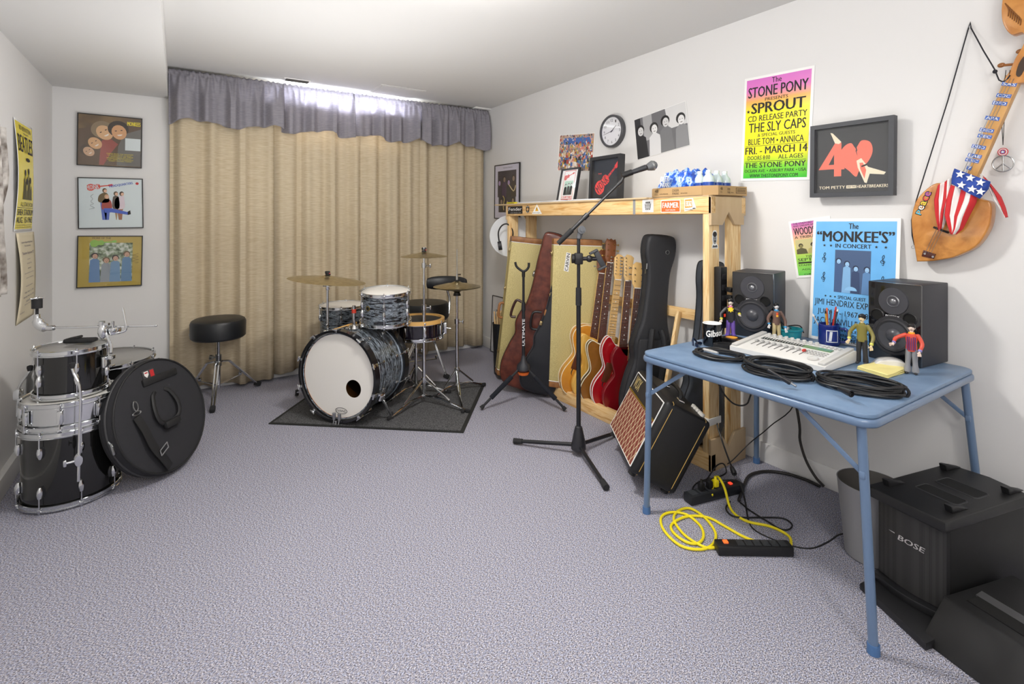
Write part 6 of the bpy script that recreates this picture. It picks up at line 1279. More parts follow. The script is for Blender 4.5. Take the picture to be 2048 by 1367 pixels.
# ---- framed record covers on the back wall
FR = FRAME
for k, (px0, py0, px1, py1, px2, py2) in enumerate([(155, 225, 285, 237.5, 154, 330), (155, 354, 286, 357.5, 158, 457.5), (155, 471, 286, 471, 153, 576)]):
    m, w, h = wframe('B', px0, py0, px1, py1, px2, py2, .012)
    lab = ['top framed record cover with four smiling heads on brown', 'middle framed pale blue record cover lettered HEADQUARTERS', 'bottom framed mustard yellow record cover with a photo panel'][k]
    bg = [mat('#6b5138', .4, noise=(7, [(.3, '#4c3a28'), (.7, '#8f7348')])), mat('#cfdadd', .4), mat('#b49a3c', .4, noise=(3, [(.3, '#a8902f'), (.7, '#c2ab52')]))][k]
    t, zf = framed('framed_record_cover', lab, 'framed print', m, w, h, .012, .006, FR, bg, glass=(k != 1))
    Z = lambda z_: M.Translation((0, 0, zf+z_)); q = lambda pts: [(a*w, (1-c)*h) for a, c in pts]
    if k == 0:
        b = MB(); b.m(mat('#5f4a35', .5)).poly(q([(.02, .97), (.02, .3), (.2, .25), (.98, .1), (.98, .97)]), mx=Z(.0001)).m(mat('#9c4f44', .5)).poly(q([(.33, .97), (.36, .5), (.5, .45), (.62, .55), (.5, .75), (.4, .97)]), mx=Z(.0002)).m(mat('#6d6a66', .5)).poly(q([(.6, .97), (.62, .6), (.7, .35), (.98, .22), (.98, .97)]), mx=Z(.0002))
        for i, (cx, cy, r_, sk, hc, an) in enumerate([(.17, .72, .10, '#cfa988', '#4a3c2c', 40), (.26, .55, .125, '#d6a878', '#57452f', 38), (.40, .33, .155, '#dcb184', '#8d7a5e', 35), (.63, .30, .15, '#d6a273', '#33271d', 12)]):
            rt_ = M.Translation((cx*w, (1-cy)*h, zf+.0006+.0003*i)) @ M.Rotation(R(an), 4, 'Z'); r_ *= w
            b.m(mat(hc, .5)).poly(circ(0, r_*.35, r_*1.1, r_*1.05, 20), mx=rt_).m(mat(sk, .5)).poly(circ(0, -r_*.1, r_*.78, r_*.95, 20), mx=rt_ @ M.Translation((0, 0, .0001))).m(mat('#3a2a20', .5))
            for s in (-1, 1): b.poly(circ(s*r_*.3, r_*.12, r_*.12, r_*.06, 10), mx=rt_ @ M.Translation((0, 0, .0002)))
            b.m(mat('#f0e6dc', .5)).poly([(-r_*.3, -r_*.4), (r_*.3, -r_*.4), (r_*.15, -r_*.56), (-r_*.15, -r_*.56)], mx=rt_ @ M.Translation((0, 0, .0002)))
        b.m(mat('#d9e2e4', .5)).poly(q([(.73, .42), (.975, .42), (.975, .66), (.73, .66)]), mx=Z(.003)); b.build('artwork', None, t)
        lines(t, m, w, h, [('MONKEES', .76, .97, .09, .17, .04)]+[(s_, .44+.02*(i % 3), .86-.03*(i % 2), .735+.028*i, .752+.028*i, .02) for i, s_ in enumerate(['THEME FROM THE MONKEES', 'SATURDAYS CHILD', 'I WANNA BE FREE', 'TOMORROWS GONNA BE ANOTHER DAY', 'LAST TRAIN TO CLARKSVILLE', 'SWEET YOUNG THING'])], mat('#e8d420', .4), zf+.0008+.002)
    elif k == 1:
        b = MB(); guitar_logo(b, .28*w, .82*h, .30*w, R(9), mat('#d8503f', .5), None, mat('#cfdadd', .4), zf+.0002)
        for (cx, col, hc, x0, x1, y0, y1, leg) in [(.40, '#6a5a3c', '#57452f', .31, .46, .30, .48, '#5a6fc0'), (.57, '#5a5048', '#5e4c3c', .52, .62, .36, .6, '#a58a68'), (.66, '#d8c9d2', '#3c2c26', .56, .70, .36, .60, '#9a6a52'), (.43, '#a34a40', '#c9a07c', .36, .50, .42, .62, '#5a6fc0')]:
            b.m(mat(leg, .5)).poly(q([(x0+.02, y1-.02), (x1-.02, y1-.02), (x1-.04, .83), (x0+.05, .83)]), mx=Z(.0003)).m(mat(col, .5)).poly([(p_.x, p_.y) for p_ in spline([(*p, 0) for p in q([(x0, y1), (x0, y0+.06), (cx-.03, y0), (cx+.03, y0), (x1, y0+.06), (x1, y1)])], 3)], mx=Z(.0006)).m(mat(hc, .5)).poly(circ(cx*w, (1-y0+.05)*h, .035*w, .045*w, 14), mx=Z(.0009)).m(mat('#dcb49a', .5)).poly(circ(cx*w+.004, (1-y0+.04)*h, .025*w, .032*w, 14), mx=Z(.0012))
        b.m(mat('#4a63bd', .5)).poly(q([(.38, .6), (.5, .6), (.76, .68), (.75, .73), (.5, .68), (.4, .69)]), mx=Z(.0014)).m(INK).poly(q([(.75, .67), (.79, .64), (.80, .72), (.75, .735)]), mx=Z(.0014)).m(mat('#b8282c', .5)).poly(circ(.905*w, .90*h, .026*w, n=18), mx=Z(.0004)); b.build('artwork', None, t)
        b = MB(); b.m(mat('#3b57b0', .5)).text('HEADQUARTERS', 0, .37*w, 0, .055*h, M.Translation((.48*w, .80*h, zf)) @ M.Rotation(R(12), 4, 'Z'), .0005, .04); b.m(PAPER); b.m(mat('#cfdadd', .4)).text('MONK', -.15*w*1, .04*w, -.04*h, .045*h, M.Translation((.28*w, .82*h, zf+.0012)) @ M.Rotation(R(9), 4, 'Z'), 0, 0).build('lettering', None, t)
        MB().tube([V((.20*w+.010*math.sin(i*2.3)+(.01 if i % 3 else -.012), h*(.38+.027*i), zf+.001)) for i in range(12)], .0006, 4, sm=3).build('signature', INK, t)
    else:
        people(t, .18*w, .10*h, .84*w, .86*h, ['#5b82b0', '#8f98a0', '#6f94b8', '#5f86ac'], 12, z=zf+.0002, n=4, bg='#6d7f62', faces=('#c9a088',), hairc=('#2c221c', '#6a5438'), tex=mat('#6d7f62', .5, noise=(40, [(.35, '#3f4f38'), (.5, '#8a9a7c'), (.65, '#d0d6cc')])))
        b = MB(); guitar_logo(b, .34*w, .86*h, .30*w, R(7), mat('#8cc25a', .5), None, mat('#b49a3c', .4), zf+.004); b.build('emblem', None, t)
        lines(t, m, w, h, [('MORE OF THE', .22, .50, .03, .065, .02)], mat('#5a3f22', .5), zf+.0006)
        MB().tube([V((.86*w+.02*math.sin(i*1.9)+.01, h*(.45+.018*i), zf+.001)) for i in range(12)], .0007, 4, sm=3).build('signature', INK, t)
# ---- left wall sheets
m, w, h = wframe('L', 27, 233, 63, 233, 38, 456, .004)
x = V((0, 1, 0)); y = V((0, 0, 1)); tl = PX(27, 233, XL+.004); tr = PX(64, 234, XL+.004); bl = PX(36, 455, XL+.004)
m = frame_mx((XL+.003, tl.y, bl.z-.02), x, y); w = tr.y-tl.y; h = tl.z-bl.z+.02
cu = .018
t = sheet('concert_poster', 'curling yellow BEATLES poster on the left wall', 'poster', m, w, h, mat('#ecd92c', .25), .012, curl=cu)
lines(t, m, w, h, [('SID BERNSTEIN', .2, .85, .045, .085, 0), ('PRESENTS', .42, .7, .10, .115, .0), ('BEATLES', .08, .93, .13, .285, .02), ('ALL STAR SHOW', .2, .95, .735, .775, .01), ('-', .05, .95, .785, .789), ('SHEA STADIUM', .06, .97, .80, .855, .02), ('AUG. 15-1965', .06, .95, .87, .925, .02), ('ALL TICKETS RESERVED - TAX INCLUDED', .08, .92, .94, .948, .01), ('MAIL ORDERS TO SID BERNSTEIN ENTERPRISES', .08, .92, .96, .967, .01)], INK, .003, curl=cu)
b = MB(); b.m(INK).poly(circ(.6*w, h*.66, .13*w, .018*h, 20), mx=M.Translation((0, 0, .0028)))
for k_, (cx, cy) in enumerate(((.42, .50), (.62, .52), (.50, .42), (.72, .44))):
    b.m(mat('#57501f', .5)).poly([(cx*w-.05, h*.29), (cx*w+.05, h*.29), (cx*w+.035, h*(cy-.02)), (cx*w-.035, h*(cy-.02))], mx=M.Translation((0, 0, .003+.0004*k_))).m(mat('#a59a3c', .5)).poly(circ(cx*w, h*cy, .018, .03, 14), mx=M.Translation((0, 0, .0032+.0004*k_))).m(INK).poly(circ(cx*w, h*cy+.02, .02, .018, 14), mx=M.Translation((0, 0, .0033+.0004*k_)))
for v in b.bm.verts: v.co.z += cu*math.sin(v.co.y/h*PI)*(1-.6*v.co.x/w)
b.build('picture', None, t)
tl = PX(32, 466, XL+.004); tr = PX(68, 462, XL+.004); bl = PX(31, 652, XL+.004)
m = frame_mx((XL+.003, tl.y, bl.z), x, y); w = tr.y-tl.y; h = tl.z-bl.z
t = sheet('printed_sheet', 'long cream concert programme sheet below the yellow poster', 'poster', m, w, h, None, None, curl=.02, paper=mat('#ddd2b6', .7))
lines(t, m, w, h, [('Southern Regional High School', .18, .82, .10, .125, 0), ('Music Department', .34, .7, .14, .165, 0), ('"Southern Exposure \'72"', .16, .88, .215, .255, .01), ('CONCERT', .42, .62, .30, .31, 0), ('THE CONCERT CHOIR', .38, .68, .345, .36, 0), ('AND BAND', .42, .64, .40, .415, 0), ('UNDER THE DIRECTION OF THE FACULTY', .2, .82, .455, .465, 0), ('SCHOOL AUDITORIUM', .3, .78, .51, .52, 0), ('MANAHAWKIN, NEW JERSEY', .3, .75, .60, .615, 0), ('Friday, March 17, 1972', .25, .82, .665, .69, .01), ('Saturday, March 18, 1972', .2, .86, .715, .74, .01), ('8:00 P.M.', .4, .68, .77, .79, 0), ('GENERAL ADMISSION', .3, .78, .81, .82, 0), ('DONATION $1.50', .1, .35, .885, .90, .01)], mat('#4a3d66', .6), .0025, curl=.02)
a = PX(-14, 175, XL+.02); c = PX(5, 175, XL+.02)
def fz(u, v): z_ = PX(0, 520-350*v, XL).z; return V((XL+.02+.02*math.sin(u*9+v*7), a.y+(c.y-a.y)*u+.012*math.sin(v*11)*u, .95+.78*v))
t = thing('foil_banner', 'crinkled grey hanging cloth at the left edge of the picture', 'banner', (XL+.02, c.y, .95))
wx(MB().grid(fz, 12, 40), 'cloth', mat('#8d857c', .5, noise=(16, [(.35, '#5d524a'), (.65, '#cfcac4')])), t, solid=.002)
# ------------------------------------------------------------------ carved wooden string instrument on the right wall
IX = XR-.075; WM = frame_mx((IX, 0, 0), (0, -1, 0), (0, 0, 1))
def wp(pts, X=IX):
    o = []
    for a, c in pts: p = PX(a, c, X); o.append((-p.y, p.z))
    return o
OAK = mat('#b9762f', .3, coat=.35, wood=(10, [(.3, '#a8661f'), (.55, '#c98a42'), (.75, '#955a1e')]), stretch=(1, 1.2, 1.2))
def sp2(pts, n=4): return [(p.x, p.y) for p in spline([(*p, 0) for p in pts], n)]
body = [(1833, 523), (1826, 480), (1822, 440), (1830, 405), (1848, 382), (1872, 366), (1900, 371), (1935, 385), (1962, 398), (1980, 404), (1983, 428), (1975, 460), (1950, 494), (1905, 515), (1865, 522)]
t = thing('string_instrument', 'carved wooden teardrop-shaped string instrument hanging on the right wall', 'instrument', PX(1900, 440, XR-.04))
bp = wp(body); outl = [(p.x, p.y) for p in spline([(*p, 0) for p in bp[1:-1]], 4, False)]; outl = [bp[0]]+outl+[bp[-1]]
wx(MB().prism(outl, -.055, 0, mx=WM, bev=.006, seg=3), 'body', OAK, t, ang=50)
nk = wp([(1925, 372), (1944, 378), (2040, 163), (2012, 150)])
wx(MB().prism(nk, -.028, .008, mx=WM, bev=.004), 'neck', mat('#c4914e', .4, wood=(9, [(.3, '#b9833f'), (.7, '#d3a566')])), t)
pegb = sp2(wp([(2010, 165), (2022, 140), (2035, 112), (2048, 100), (2075, 92), (2078, 128), (2062, 160), (2040, 167)]), 3)
wx(MB().prism(pegb, -.03, .012, mx=WM, bev=.004), 'peg_box', OAK, t)
sc_ = sp2(wp([(2034, 118), (2050, 84), (2046, 66), (2024, 70), (2008, 50), (2004, 20), (2010, -20), (2024, -45), (2052, -40), (2075, -10), (2080, 30), (2070, 70), (2078, 95), (2060, 112)]), 4)
wx(MB().prism(sc_, -.03, .010, mx=WM, bev=.005), 'scroll_head', OAK, t)
b = MB(); 
for k in range(7): c0_, c1_ = wp([(2012+4*k, 8+4*k), (2018+4*k, 34+3*k)]); b.tube([(c0_[0], c0_[1], .011), ((c0_[0]+c1_[0])/2+.006, (c0_[1]+c1_[1])/2, .012), (c1_[0], c1_[1], .011)], .0018, 6, sm=3, mx=WM)
wx(b, 'carving', mat('#7a4a1c', .4), t)
b = MB(); b.m(mat('#3a2616', .5)).prism(sp2(wp([(2034, 150), (2040, 128), (2052, 112), (2058, 118), (2052, 138), (2042, 154)]), 3), .0125, .0135, mx=WM); wx(b, 'peg_slot', None, t)
for a, c in ((2014, 128), (2046, 162), (2052, 100)):
    q = wp([(a, c)])[0]; wx(MB().cyl((q[0]-.012, q[1], -.01), (q[0]+.02, q[1]-.004, -.01), .005, n=10, mx=WM).sph((q[0]-.018, q[1]+.002, -.01), .009, 12, WM, (1.3, 1, .8)), 'tuning_peg', mat('#8a5524', .35), t)
FBL = [('SAS', 2020, 169), ('CDC', 2009, 192), ('DFD', 2001, 207), ('APA', 1986, 237), ('DED', 1975, 261), ('CEC', 1971, 273), ('DDD', 1959, 294), ('EAE', 1951, 312), ('CEC', 1946, 321), ('7', 1940, 336)]
ax0, ax1 = wp([(1935, 375)])[0], wp([(2026, 157)])[0]; ang = math.atan2(ax1[1]-ax0[1], ax1[0]-ax0[0])
for s_, a, c in FBL:
    q = wp([(a, c)])[0]; mm = WM @ M.Translation((q[0], q[1], .0085)) @ M.Rotation(ang-PI/2, 4, 'Z'); hw = .021 if len(s_) > 1 else .008
    b = MB(); b.m(mat('#3c63b4', .5)).prism([(-hw, -.007), (hw, -.007), (hw, .007), (-hw, .007)], 0, .0008, mx=mm).m(PAPER).text(s_, -hw+.003, hw-.003, -.005, .005, mm, .0012, .02); wx(b, 'fret_label', None, t)
lm = {'P': '#5fc2d8', 'e': '#f2efe6', 'a': '#e8d23a', 'c': '#d8403a', 'e2': '#7a4aa8'}
b = MB(); mm = WM @ M.Translation((*wp([(1842, 430)])[0], .001)) @ M.Rotation(R(68), 4, 'Z')
for k, (ch, col) in enumerate(zip('peace', ['#5fc2d8', '#f2efe6', '#e8d23a', '#d8403a', '#a64aa8'])):
    b.m(INK).text(ch, .020*k-.0015, .020*k+.0195, -.0015, .0215, mm, 0, .10).m(mat(col, .5)).text(ch, .020*k+.001, .020*k+.017, .001, .019, mm, .0008, .02)
wx(b, 'lettering', None, t)
q = [wp([p])[0] for p in ((1848, 500), (1872, 508), (1868, 517), (1844, 512))]; wx(MB().prism(q, 0, .006, mx=WM, bev=.001), 'string_anchor', mat('#4a1f16', .3), t)
b = MB()
for a, c in ((1851, 507), (1867, 513)): q = wp([(a, c)])[0]; b.cyl((q[0], q[1], .006), (q[0], q[1], .008), .004, n=12, mx=WM)
wx(b, 'anchor_screws', STEEL, t)
q0, q1 = wp([(1868, 454), (1898, 465)]); wx(MB().tube([(q0[0], q0[1], .005), (q1[0], q1[1], .005)], .004, 8, mx=WM), 'bridge', INK, t)
for k in range(3):
    a, c = wp([(1853+6*k, 505)])[0], wp([(2016+7*k, 158)])[0]; wx(MB().tube([(a[0], a[1], .012), (c[0], c[1], .014)], .0008, 4, mx=WM), 'string', STEEL, t)
# cord
nl = wp([(1938, 55)], XR-.01)[0]; e0 = wp([(1828, 488)], XR-.03)[0]; e1 = wp([(1998, 160)])[0]
t = thing('hanging_cord', 'dark cord looped over a nail carrying the wooden instrument', 'cord', PX(1938, 55, XR-.01))
def wpt(px, py, X): return PX(px, py, X)
wx(MB().tube([wpt(1829, 490, XR-.03), wpt(1823, 440, XR-.04), wpt(1850, 345, XR-.03), wpt(1896, 200, XR-.02), wpt(1937, 56, XR-.012), wpt(1942, 56, XR-.012), wpt(1966, 100, XR-.03), wpt(1990, 140, XR-.06), wpt(1998, 160, XR-.07), wpt(2010, 162, XR-.085), wpt(2020, 150, XR-.09)], .0024, 6, sm=2).sph(wpt(1990, 143, XR-.06), .008, 8), 'cord', mat('#23232a', .8), t)
wx(MB().torus((0, 0, 0), .006, .0012, 14, 6, mx=M.Translation(wpt(1826, 494, XR-.03)) @ M.Rotation(PI/2, 4, 'Y')), 'ring', STEEL, t)
wx(MB().cyl(wpt(1939, 54, XR-.02), wpt(1939, 54, XR), .002, n=8), 'nail', STEEL, t)
# peace pendant
pc_ = PX(2006, 327, XR-.03); t = thing('peace_pendant', 'silver peace sign pendant hanging on a black cord from the instrument', 'pendant', pc_)
PM = frame_mx((XR-.03, pc_.y, pc_.z), (0, -1, 0), (0, 0, 1)); Rp = .030
b = MB(); b.torus((0, 0, 0), Rp, .0025, 36, 8, mx=PM).cyl((0, -Rp, 0), (0, Rp, 0), .0022, n=8, mx=PM)
for s in (-1, 1): b.cyl((0, 0, 0), (s*Rp*.72, -Rp*.7, 0), .0022, n=8, mx=PM)
wx(b, 'peace_sign', STEEL, t)
wx(MB().tube([wpt(2006, 290, XR-.03), wpt(2010, 210, XR-.06), wpt(2020, 140, XR-.09)], .0012, 5).tube([wpt(2006, 290, XR-.03), wpt(2002, 220, XR-.06), wpt(2012, 140, XR-.09)], .0012, 5), 'cord', INK, t)
b = MB(); DM = PM @ M.Translation((0, Rp+.014, 0))
for r_, col, z_ in ((.0155, '#c23a44', .002), (.0125, '#e4e0e0', .0025), (.0095, '#c23a44', .003), (.0065, '#3a5aa8', .0035)): b.m(mat(col, .4)).lathe([(0, z_), (r_, z_), (r_, 0), (0, 0)], 24, DM)
b.m(WHITE).poly(star(0, 0, .006), mx=DM @ M.Translation((0, 0, .004))); wx(b, 'star_disc', None, t)
# flag cloth tied around the neck
t = thing('flag_scarf', 'stars and stripes scarf tied around the neck of the wooden instrument', 'scarf', PX(1930, 380, XR-.09))
REDC, WHC, BLC = mat('#c8282e', .75), mat('#ece9e6', .75), mat('#2a4aa0', .75)
def fl(name, polys, z, puff=.0):
    b = MB()
    for col, pts in polys: b.m(col).prism(wp(pts), z-.003, z+.003, mx=WM, bev=.0015)
    return wx(b, name, None, t)
def ribbon(name, rows, cols, z, amp=.008):
    """cloth panel swept through rows of (left px, right px) edges, striped across its width"""
    b = MB(); n = len(cols); nr = len(rows)*6
    for i in range(n):
        b.m(cols[i])
        def fn(u, v, i=i):
            f_ = v*(len(rows)-1); k_ = min(int(f_), len(rows)-2); r_ = f_-k_; A = [rows[k_][0][j]*(1-r_)+rows[k_+1][0][j]*r_ for j in (0, 1)]; B = [rows[k_][1][j]*(1-r_)+rows[k_+1][1][j]*r_ for j in (0, 1)]
            w_ = (i+u)/n; p_ = wp([(A[0]+(B[0]-A[0])*w_, A[1]+(B[1]-A[1])*w_)])[0]
            return V((p_[0], p_[1], z+amp*math.sin(w_*9+v*3)+.010*math.sin(w_*PI)))
        b.grid(fn, 5, nr, mx=WM)
    return wx(b, name, None, t, solid=.002, ang=80)
ribbon('striped_tail', [((1880, 372), (1908, 356)), ((1874, 400), (1908, 400)), ((1876, 430), (1900, 420)), ((1882, 462), (1890, 456))], [REDC, WHC, REDC, WHC], .022)
ribbon('striped_tail', [((1908, 370), (1962, 385)), ((1900, 400), (1958, 405)), ((1897, 430), (1942, 435)), ((1904, 456), (1930, 458)), ((1908, 468), (1918, 468))], [REDC, WHC, REDC, WHC, REDC], .032)
ribbon('red_tail', [((1964, 348), (1974, 356)), ((1980, 372), (1992, 378)), ((1990, 396), (2004, 394)), ((2004, 418), (2012, 414)), ((2014, 436), (2018, 434))], [WHC, REDC], .015)
ribbon('blue_knot', [((1918, 338), (1990, 364)), ((1914, 352), (1985, 378)), ((1912, 368), (1968, 398))], [BLC], .048, .004)
b = MB(); b.m(WHITE)
for a, c in ((1932, 350), (1952, 357), (1972, 366), (1934, 371), (1955, 379), (1972, 384)): q = wp([(a, c)])[0]; b.prism(star(q[0], q[1], .0155, .2), .062, .0635, mx=WM)
wx(b, 'white_stars', None, t)
# ------------------------------------------------------------------ vertical power strip on the rack post, bucket of sticks
t = thing('power_strip', 'tall black power strip fixed upright to the near rack post', 'power strip', (RX0+.066, RY0+.0, .70))
zt, zb_ = HZ(V((RX0+.06, RY0, 0)), 533), HZ(V((RX0+.06, RY0, 0)), 655)
wx(MB().bb((RX0+.042, RY0-.027, zb_), (RX0+.096, RY0+.0145, zt), bev=.004), 'housing', BLK, t)
for k in range(5): z_ = zt-.05-.055*k; wx(MB().bb((RX0+.052, RY0-.0285, z_-.014), (RX0+.084, RY0-.026, z_+.014), bev=.001), 'outlet', mat('#2d2d30', .4), t)
wx(MB().bb((RX0+.043, RY0-.0285, zb_+.05), (RX0+.055, RY0-.026, zb_+.09)), 'label', mat('#27807a', .4), t); wx(MB().bb((RX0+.066, RY0-.030, zb_+.06), (RX0+.078, RY0-.026, zb_+.075)), 'switch', mat('#e0402c', .3, emit=.6), t)
for k, z_ in enumerate((zt-.115, zt-.155)):
    a = V((RX0+.078, RY0-.028, z_)); t2 = thing('power_plug', ['upper black plug in the upright power strip', 'lower black plug in the upright power strip'][k], 'plug', a)
    wx(MB().box(a+V((.004, -.022, 0)), (.028, .044, .024), (0, 0, R(-14)), bev=.005), 'plug_body', BLK, t2); wx(MB().tube([a+V((.012, -.045, 0)), a+V((.05, -.05, .002)), a+V((.085, -.03, -.03)), a+V((.10, .02, -.14)), a+V((.12, .04, -.3))], .0035, 6, sm=4), 'cord', BLK, t2)
bk_ = V((2.03, 3.66, 0)); q = G(1003, 745); 
cb = cw(4.28, (1003-1024)/F*4.28, 0); cb.z = 0; hb_ = HZ(cb, 640); rb = .085
cb = cw(4.33, (1004-1024)/F*4.33, 0); cb.z = 0
t = thing('bucket', 'tall black bucket full of drumsticks in front of the far tweed case', 'bucket', cb)
MB().lathe([(0, .001), (.080, .001), (.083, .01), (.097, .40), (.100, .43), (.097, .43), (.080, .012), (0, .010)], 36, M.Diagonal((.82, .82, 1, 1))).build('bucket_body', mat('#141519', .5), t)
wd_ = mat('#dcbb88', .5); rnd = random.Random(11); proto = None
labs = 'light wooden drumstick standing in the black bucket'
for k in range(22):
    an, rr_ = rnd.uniform(0, 2*PI), rnd.uniform(.01, .055); a = cb+V((rr_*.7*math.cos(an), rr_*.7*math.sin(an), .02)); e = cb+V((rr_*1.35*math.cos(an), rr_*1.35*math.sin(an), rnd.uniform(.46, .58)))
    an2 = (e-a); mm = axes(an2.normalized(), (0, 1, 0)); mm.translation = a
    if proto is None:
        proto = thing('drumstick', labs, 'drumstick', group='drumsticks in the black bucket'); MB().tube([(0, 0, 0), (0, 0, .32), (0, 0, .37), (0, 0, .385), (0, 0, .40), (0, 0, .405)], [.0073, .0073, .005, .0035, .0055, .003], 10, mx=M.Scale(1.25, 4)).build('stick', wd_, proto); o = proto
    else: o = copy_tree(proto)
    o.matrix_basis = mm
a = cb+V((-.01, -.035, .02)); t = thing('brush_handle', 'black-handled brush among the drumsticks in the bucket', 'drum brush', a); wx(MB().cyl(a, a+V((-.008, -.02, .51)), .009, n=10), 'handle', BLK, t); wx(MB().cyl(a+V((-.008, -.02, .505)), a+V((-.008, -.02, .53)), .004, .012, 10), 'bristles', mat('#d8d8d8', .4), t)
a = cb+V((.03, .01, .03)); t = thing('mallet', 'soft white-headed mallet leaning in the bucket of drumsticks', 'mallet', a); wx(MB().cyl(a, a+V((.02, .0, .48)), .006, n=10), 'shaft', wd_, t); wx(MB().sph(a+V((.02, 0, .49)), .026, 14, sc=(1, 1, 1.2)), 'head', WHITE, t)
# small frame standing on the floor by the corner
m = frame_mx((2.555, 4.32, .002), (0, -1, 0), (.0, 0, 1)); ww, hh = .45, .66
a, c = PX(984, 640, 2.60), PX(1020, 640, 2.60); tt = PX(986, 591, 2.60)
m = frame_mx((2.59, a.y, .004), (0, -1, 0), (.045, 0, 1)); 
t, zf = framed('framed_print', 'thin black frame with a small grey photo standing on the floor behind the bucket', 'framed print', m, .34, tt.z, .012, .006, FRAME, mat('#d9d9dc', .4))
MB().bb((.07, tt.z-.30, zf), (.30, tt.z-.13, zf+.0005)).build('photo', mat('#6f7175', .5, noise=(14, [(.35, '#3d3f43'), (.65, '#aeb1b5')])), t)
# ------------------------------------------------------------------ waste basket, subwoofer, floor base
cb = V((2.285, 1.0, 0)); cb = cw(1.98, (1742-1024)/F*1.98, 0); cb.z = 0
t = thing('waste_basket', 'grey round plastic waste basket under the table', 'bin', cb)
b = MB(); G1 = mat('#8e8e90', .45)
b.m(G1).lathe([(0, .002), (.082, .002), (.086, .006), (.112, .283), (.1135, .286), (.110, .286)], 40).m(mat('#55524f', .6)).lathe([(.110, .286), (.085, .01), (0, .008)], 40).build('bin_body', None, t)
MB().box((.03, 0, .17), (.12, .13, .004), (R(24), R(-14), R(30))).build('cardboard_scrap', KB, t); MB().box((.045, -.03, .2), (.07, .1, .002), (R(60), R(10), R(20))).build('paper_scrap', PAPER, t)
# subwoofer
yaw = R(-14); A = G(1750, 1142, .045); Bp = G(1893, 1232, .045)
xd = V((Bp.x-A.x, Bp.y-A.y, 0)); sw = xd.length; xd.normalize(); yd = V((-xd.y, xd.x, 0))
m = M((xd, yd, V((0, 0, 1)))).transposed().to_4x4(); m.translation = (A.x, A.y, .045)
t = thing('subwoofer', 'black BOSE bass speaker with perforated grille under the table', 'speaker'); t.matrix_basis = m
sh = HZ(V((Bp.x, Bp.y, 0)), 1058)-.045; sd_ = .42
SB = mat('#0e0e0f', .6)
MB().bb((.004, .01, 0), (sw+.005, sd_, sh), bev=.006).build('cabinet', SB, t)
gr = bpy.data.materials.new('perforated_grille'); gr.use_nodes = True; N, L = gr.node_tree.nodes, gr.node_tree.links; bs = N['Principled BSDF']; bs.inputs['Roughness'].default_value = .5; tc = N.new('ShaderNodeTexCoord'); vo = N.new('ShaderNodeTexVoronoi'); vo.inputs['Scale'].default_value = 230; vo.inputs['Randomness'].default_value = 0; L.new(tc.outputs['Object'], vo.inputs[0]); rp = N.new('ShaderNodeValToRGB'); rp.color_ramp.elements[0].position = .30; rp.color_ramp.elements[1].position = .42; rp.color_ramp.elements[0].color = (.004, .004, .004, 1); rp.color_ramp.elements[1].color = (.035, .034, .033, 1); L.new(vo.outputs['Distance'], rp.inputs[0]); L.new(rp.outputs[0], bs.inputs['Base Color'])
MB().grid(lambda u, v: V((.006+(sw-.012)*u, .010-.018*math.sin(u*PI), .008+(sh-.012)*v)), 20, 1).build('grille', gr, t)
MB().prism([(0, .02)]+[(sw*i/16, -.012-.022*math.sin(i/16*PI)) for i in range(17)]+[(sw+.005, .02)], -.018, .006, bev=.002).build('bottom_trim', mat('#222224', .3), t)
cp = [(-.012, -.028), (sw+.012, -.028), (sw+.016, sd_+.01), (sw*.5, sd_+.035), (-.012, sd_+.01)]
MB().prism(cp, sh-.004, sh+.034, bev=.008, seg=3).build('top_cap', mat('#19191a', .5), t)
for x_, y_ in ((.02, .03), (sw-.02, .05), (.02, sd_-.07), (sw-.02, sd_-.06)): MB().prism([(0, 0), (.09, 0), (.0, .026), (-.01, .026)], -.012, .012, mx=M.Translation((x_, y_, sh+.033)) @ M.Rotation(PI/2 if False else R(90), 4, 'Z') @ M.Rotation(PI/2, 4, 'X'), bev=.004).build('stacking_foot', mat('#1c1c1e', .5), t)
for k, (x0, x1, y0, y1) in enumerate(((.06, sw-.035, .115, .18), (.06, sw-.035, .225, .30))):
    b = MB(); b.m(mat('#060606', .7)).prism(rrect(x0, x1, y0, y1, .012, 4), sh+.0342, sh+.0352).m(mat('#2b2b2d', .45)); b.tube([(p[0], p[1], sh+.034) for p in rrect(x0, x1, y0, y1, .012, 4)], .003, 6, closed=True); b.build('handle_recess', None, t)
MB().text('BOSE', sw*.30, sw*.66, sh*.60, sh*.665, M.Translation((0, -.0095, 0)) @ M.Rotation(PI/2, 4, 'X') @ M(((1, .25, 0, -.025), (0, 1, 0, 0), (0, 0, 1, 0), (0, 0, 0, 1))), .001, .06).poly([(sw*.24, sh*.665, .0), (sw*.33, sh*.665, .0), (sw*.33, sh*.653, .0), (sw*.28, sh*.657, .0)], mx=M.Translation((0, -.0112, 0)) @ M.Rotation(PI/2, 4, 'X')).build('lettering', mat('#d2d0cc', .35, .5), t)
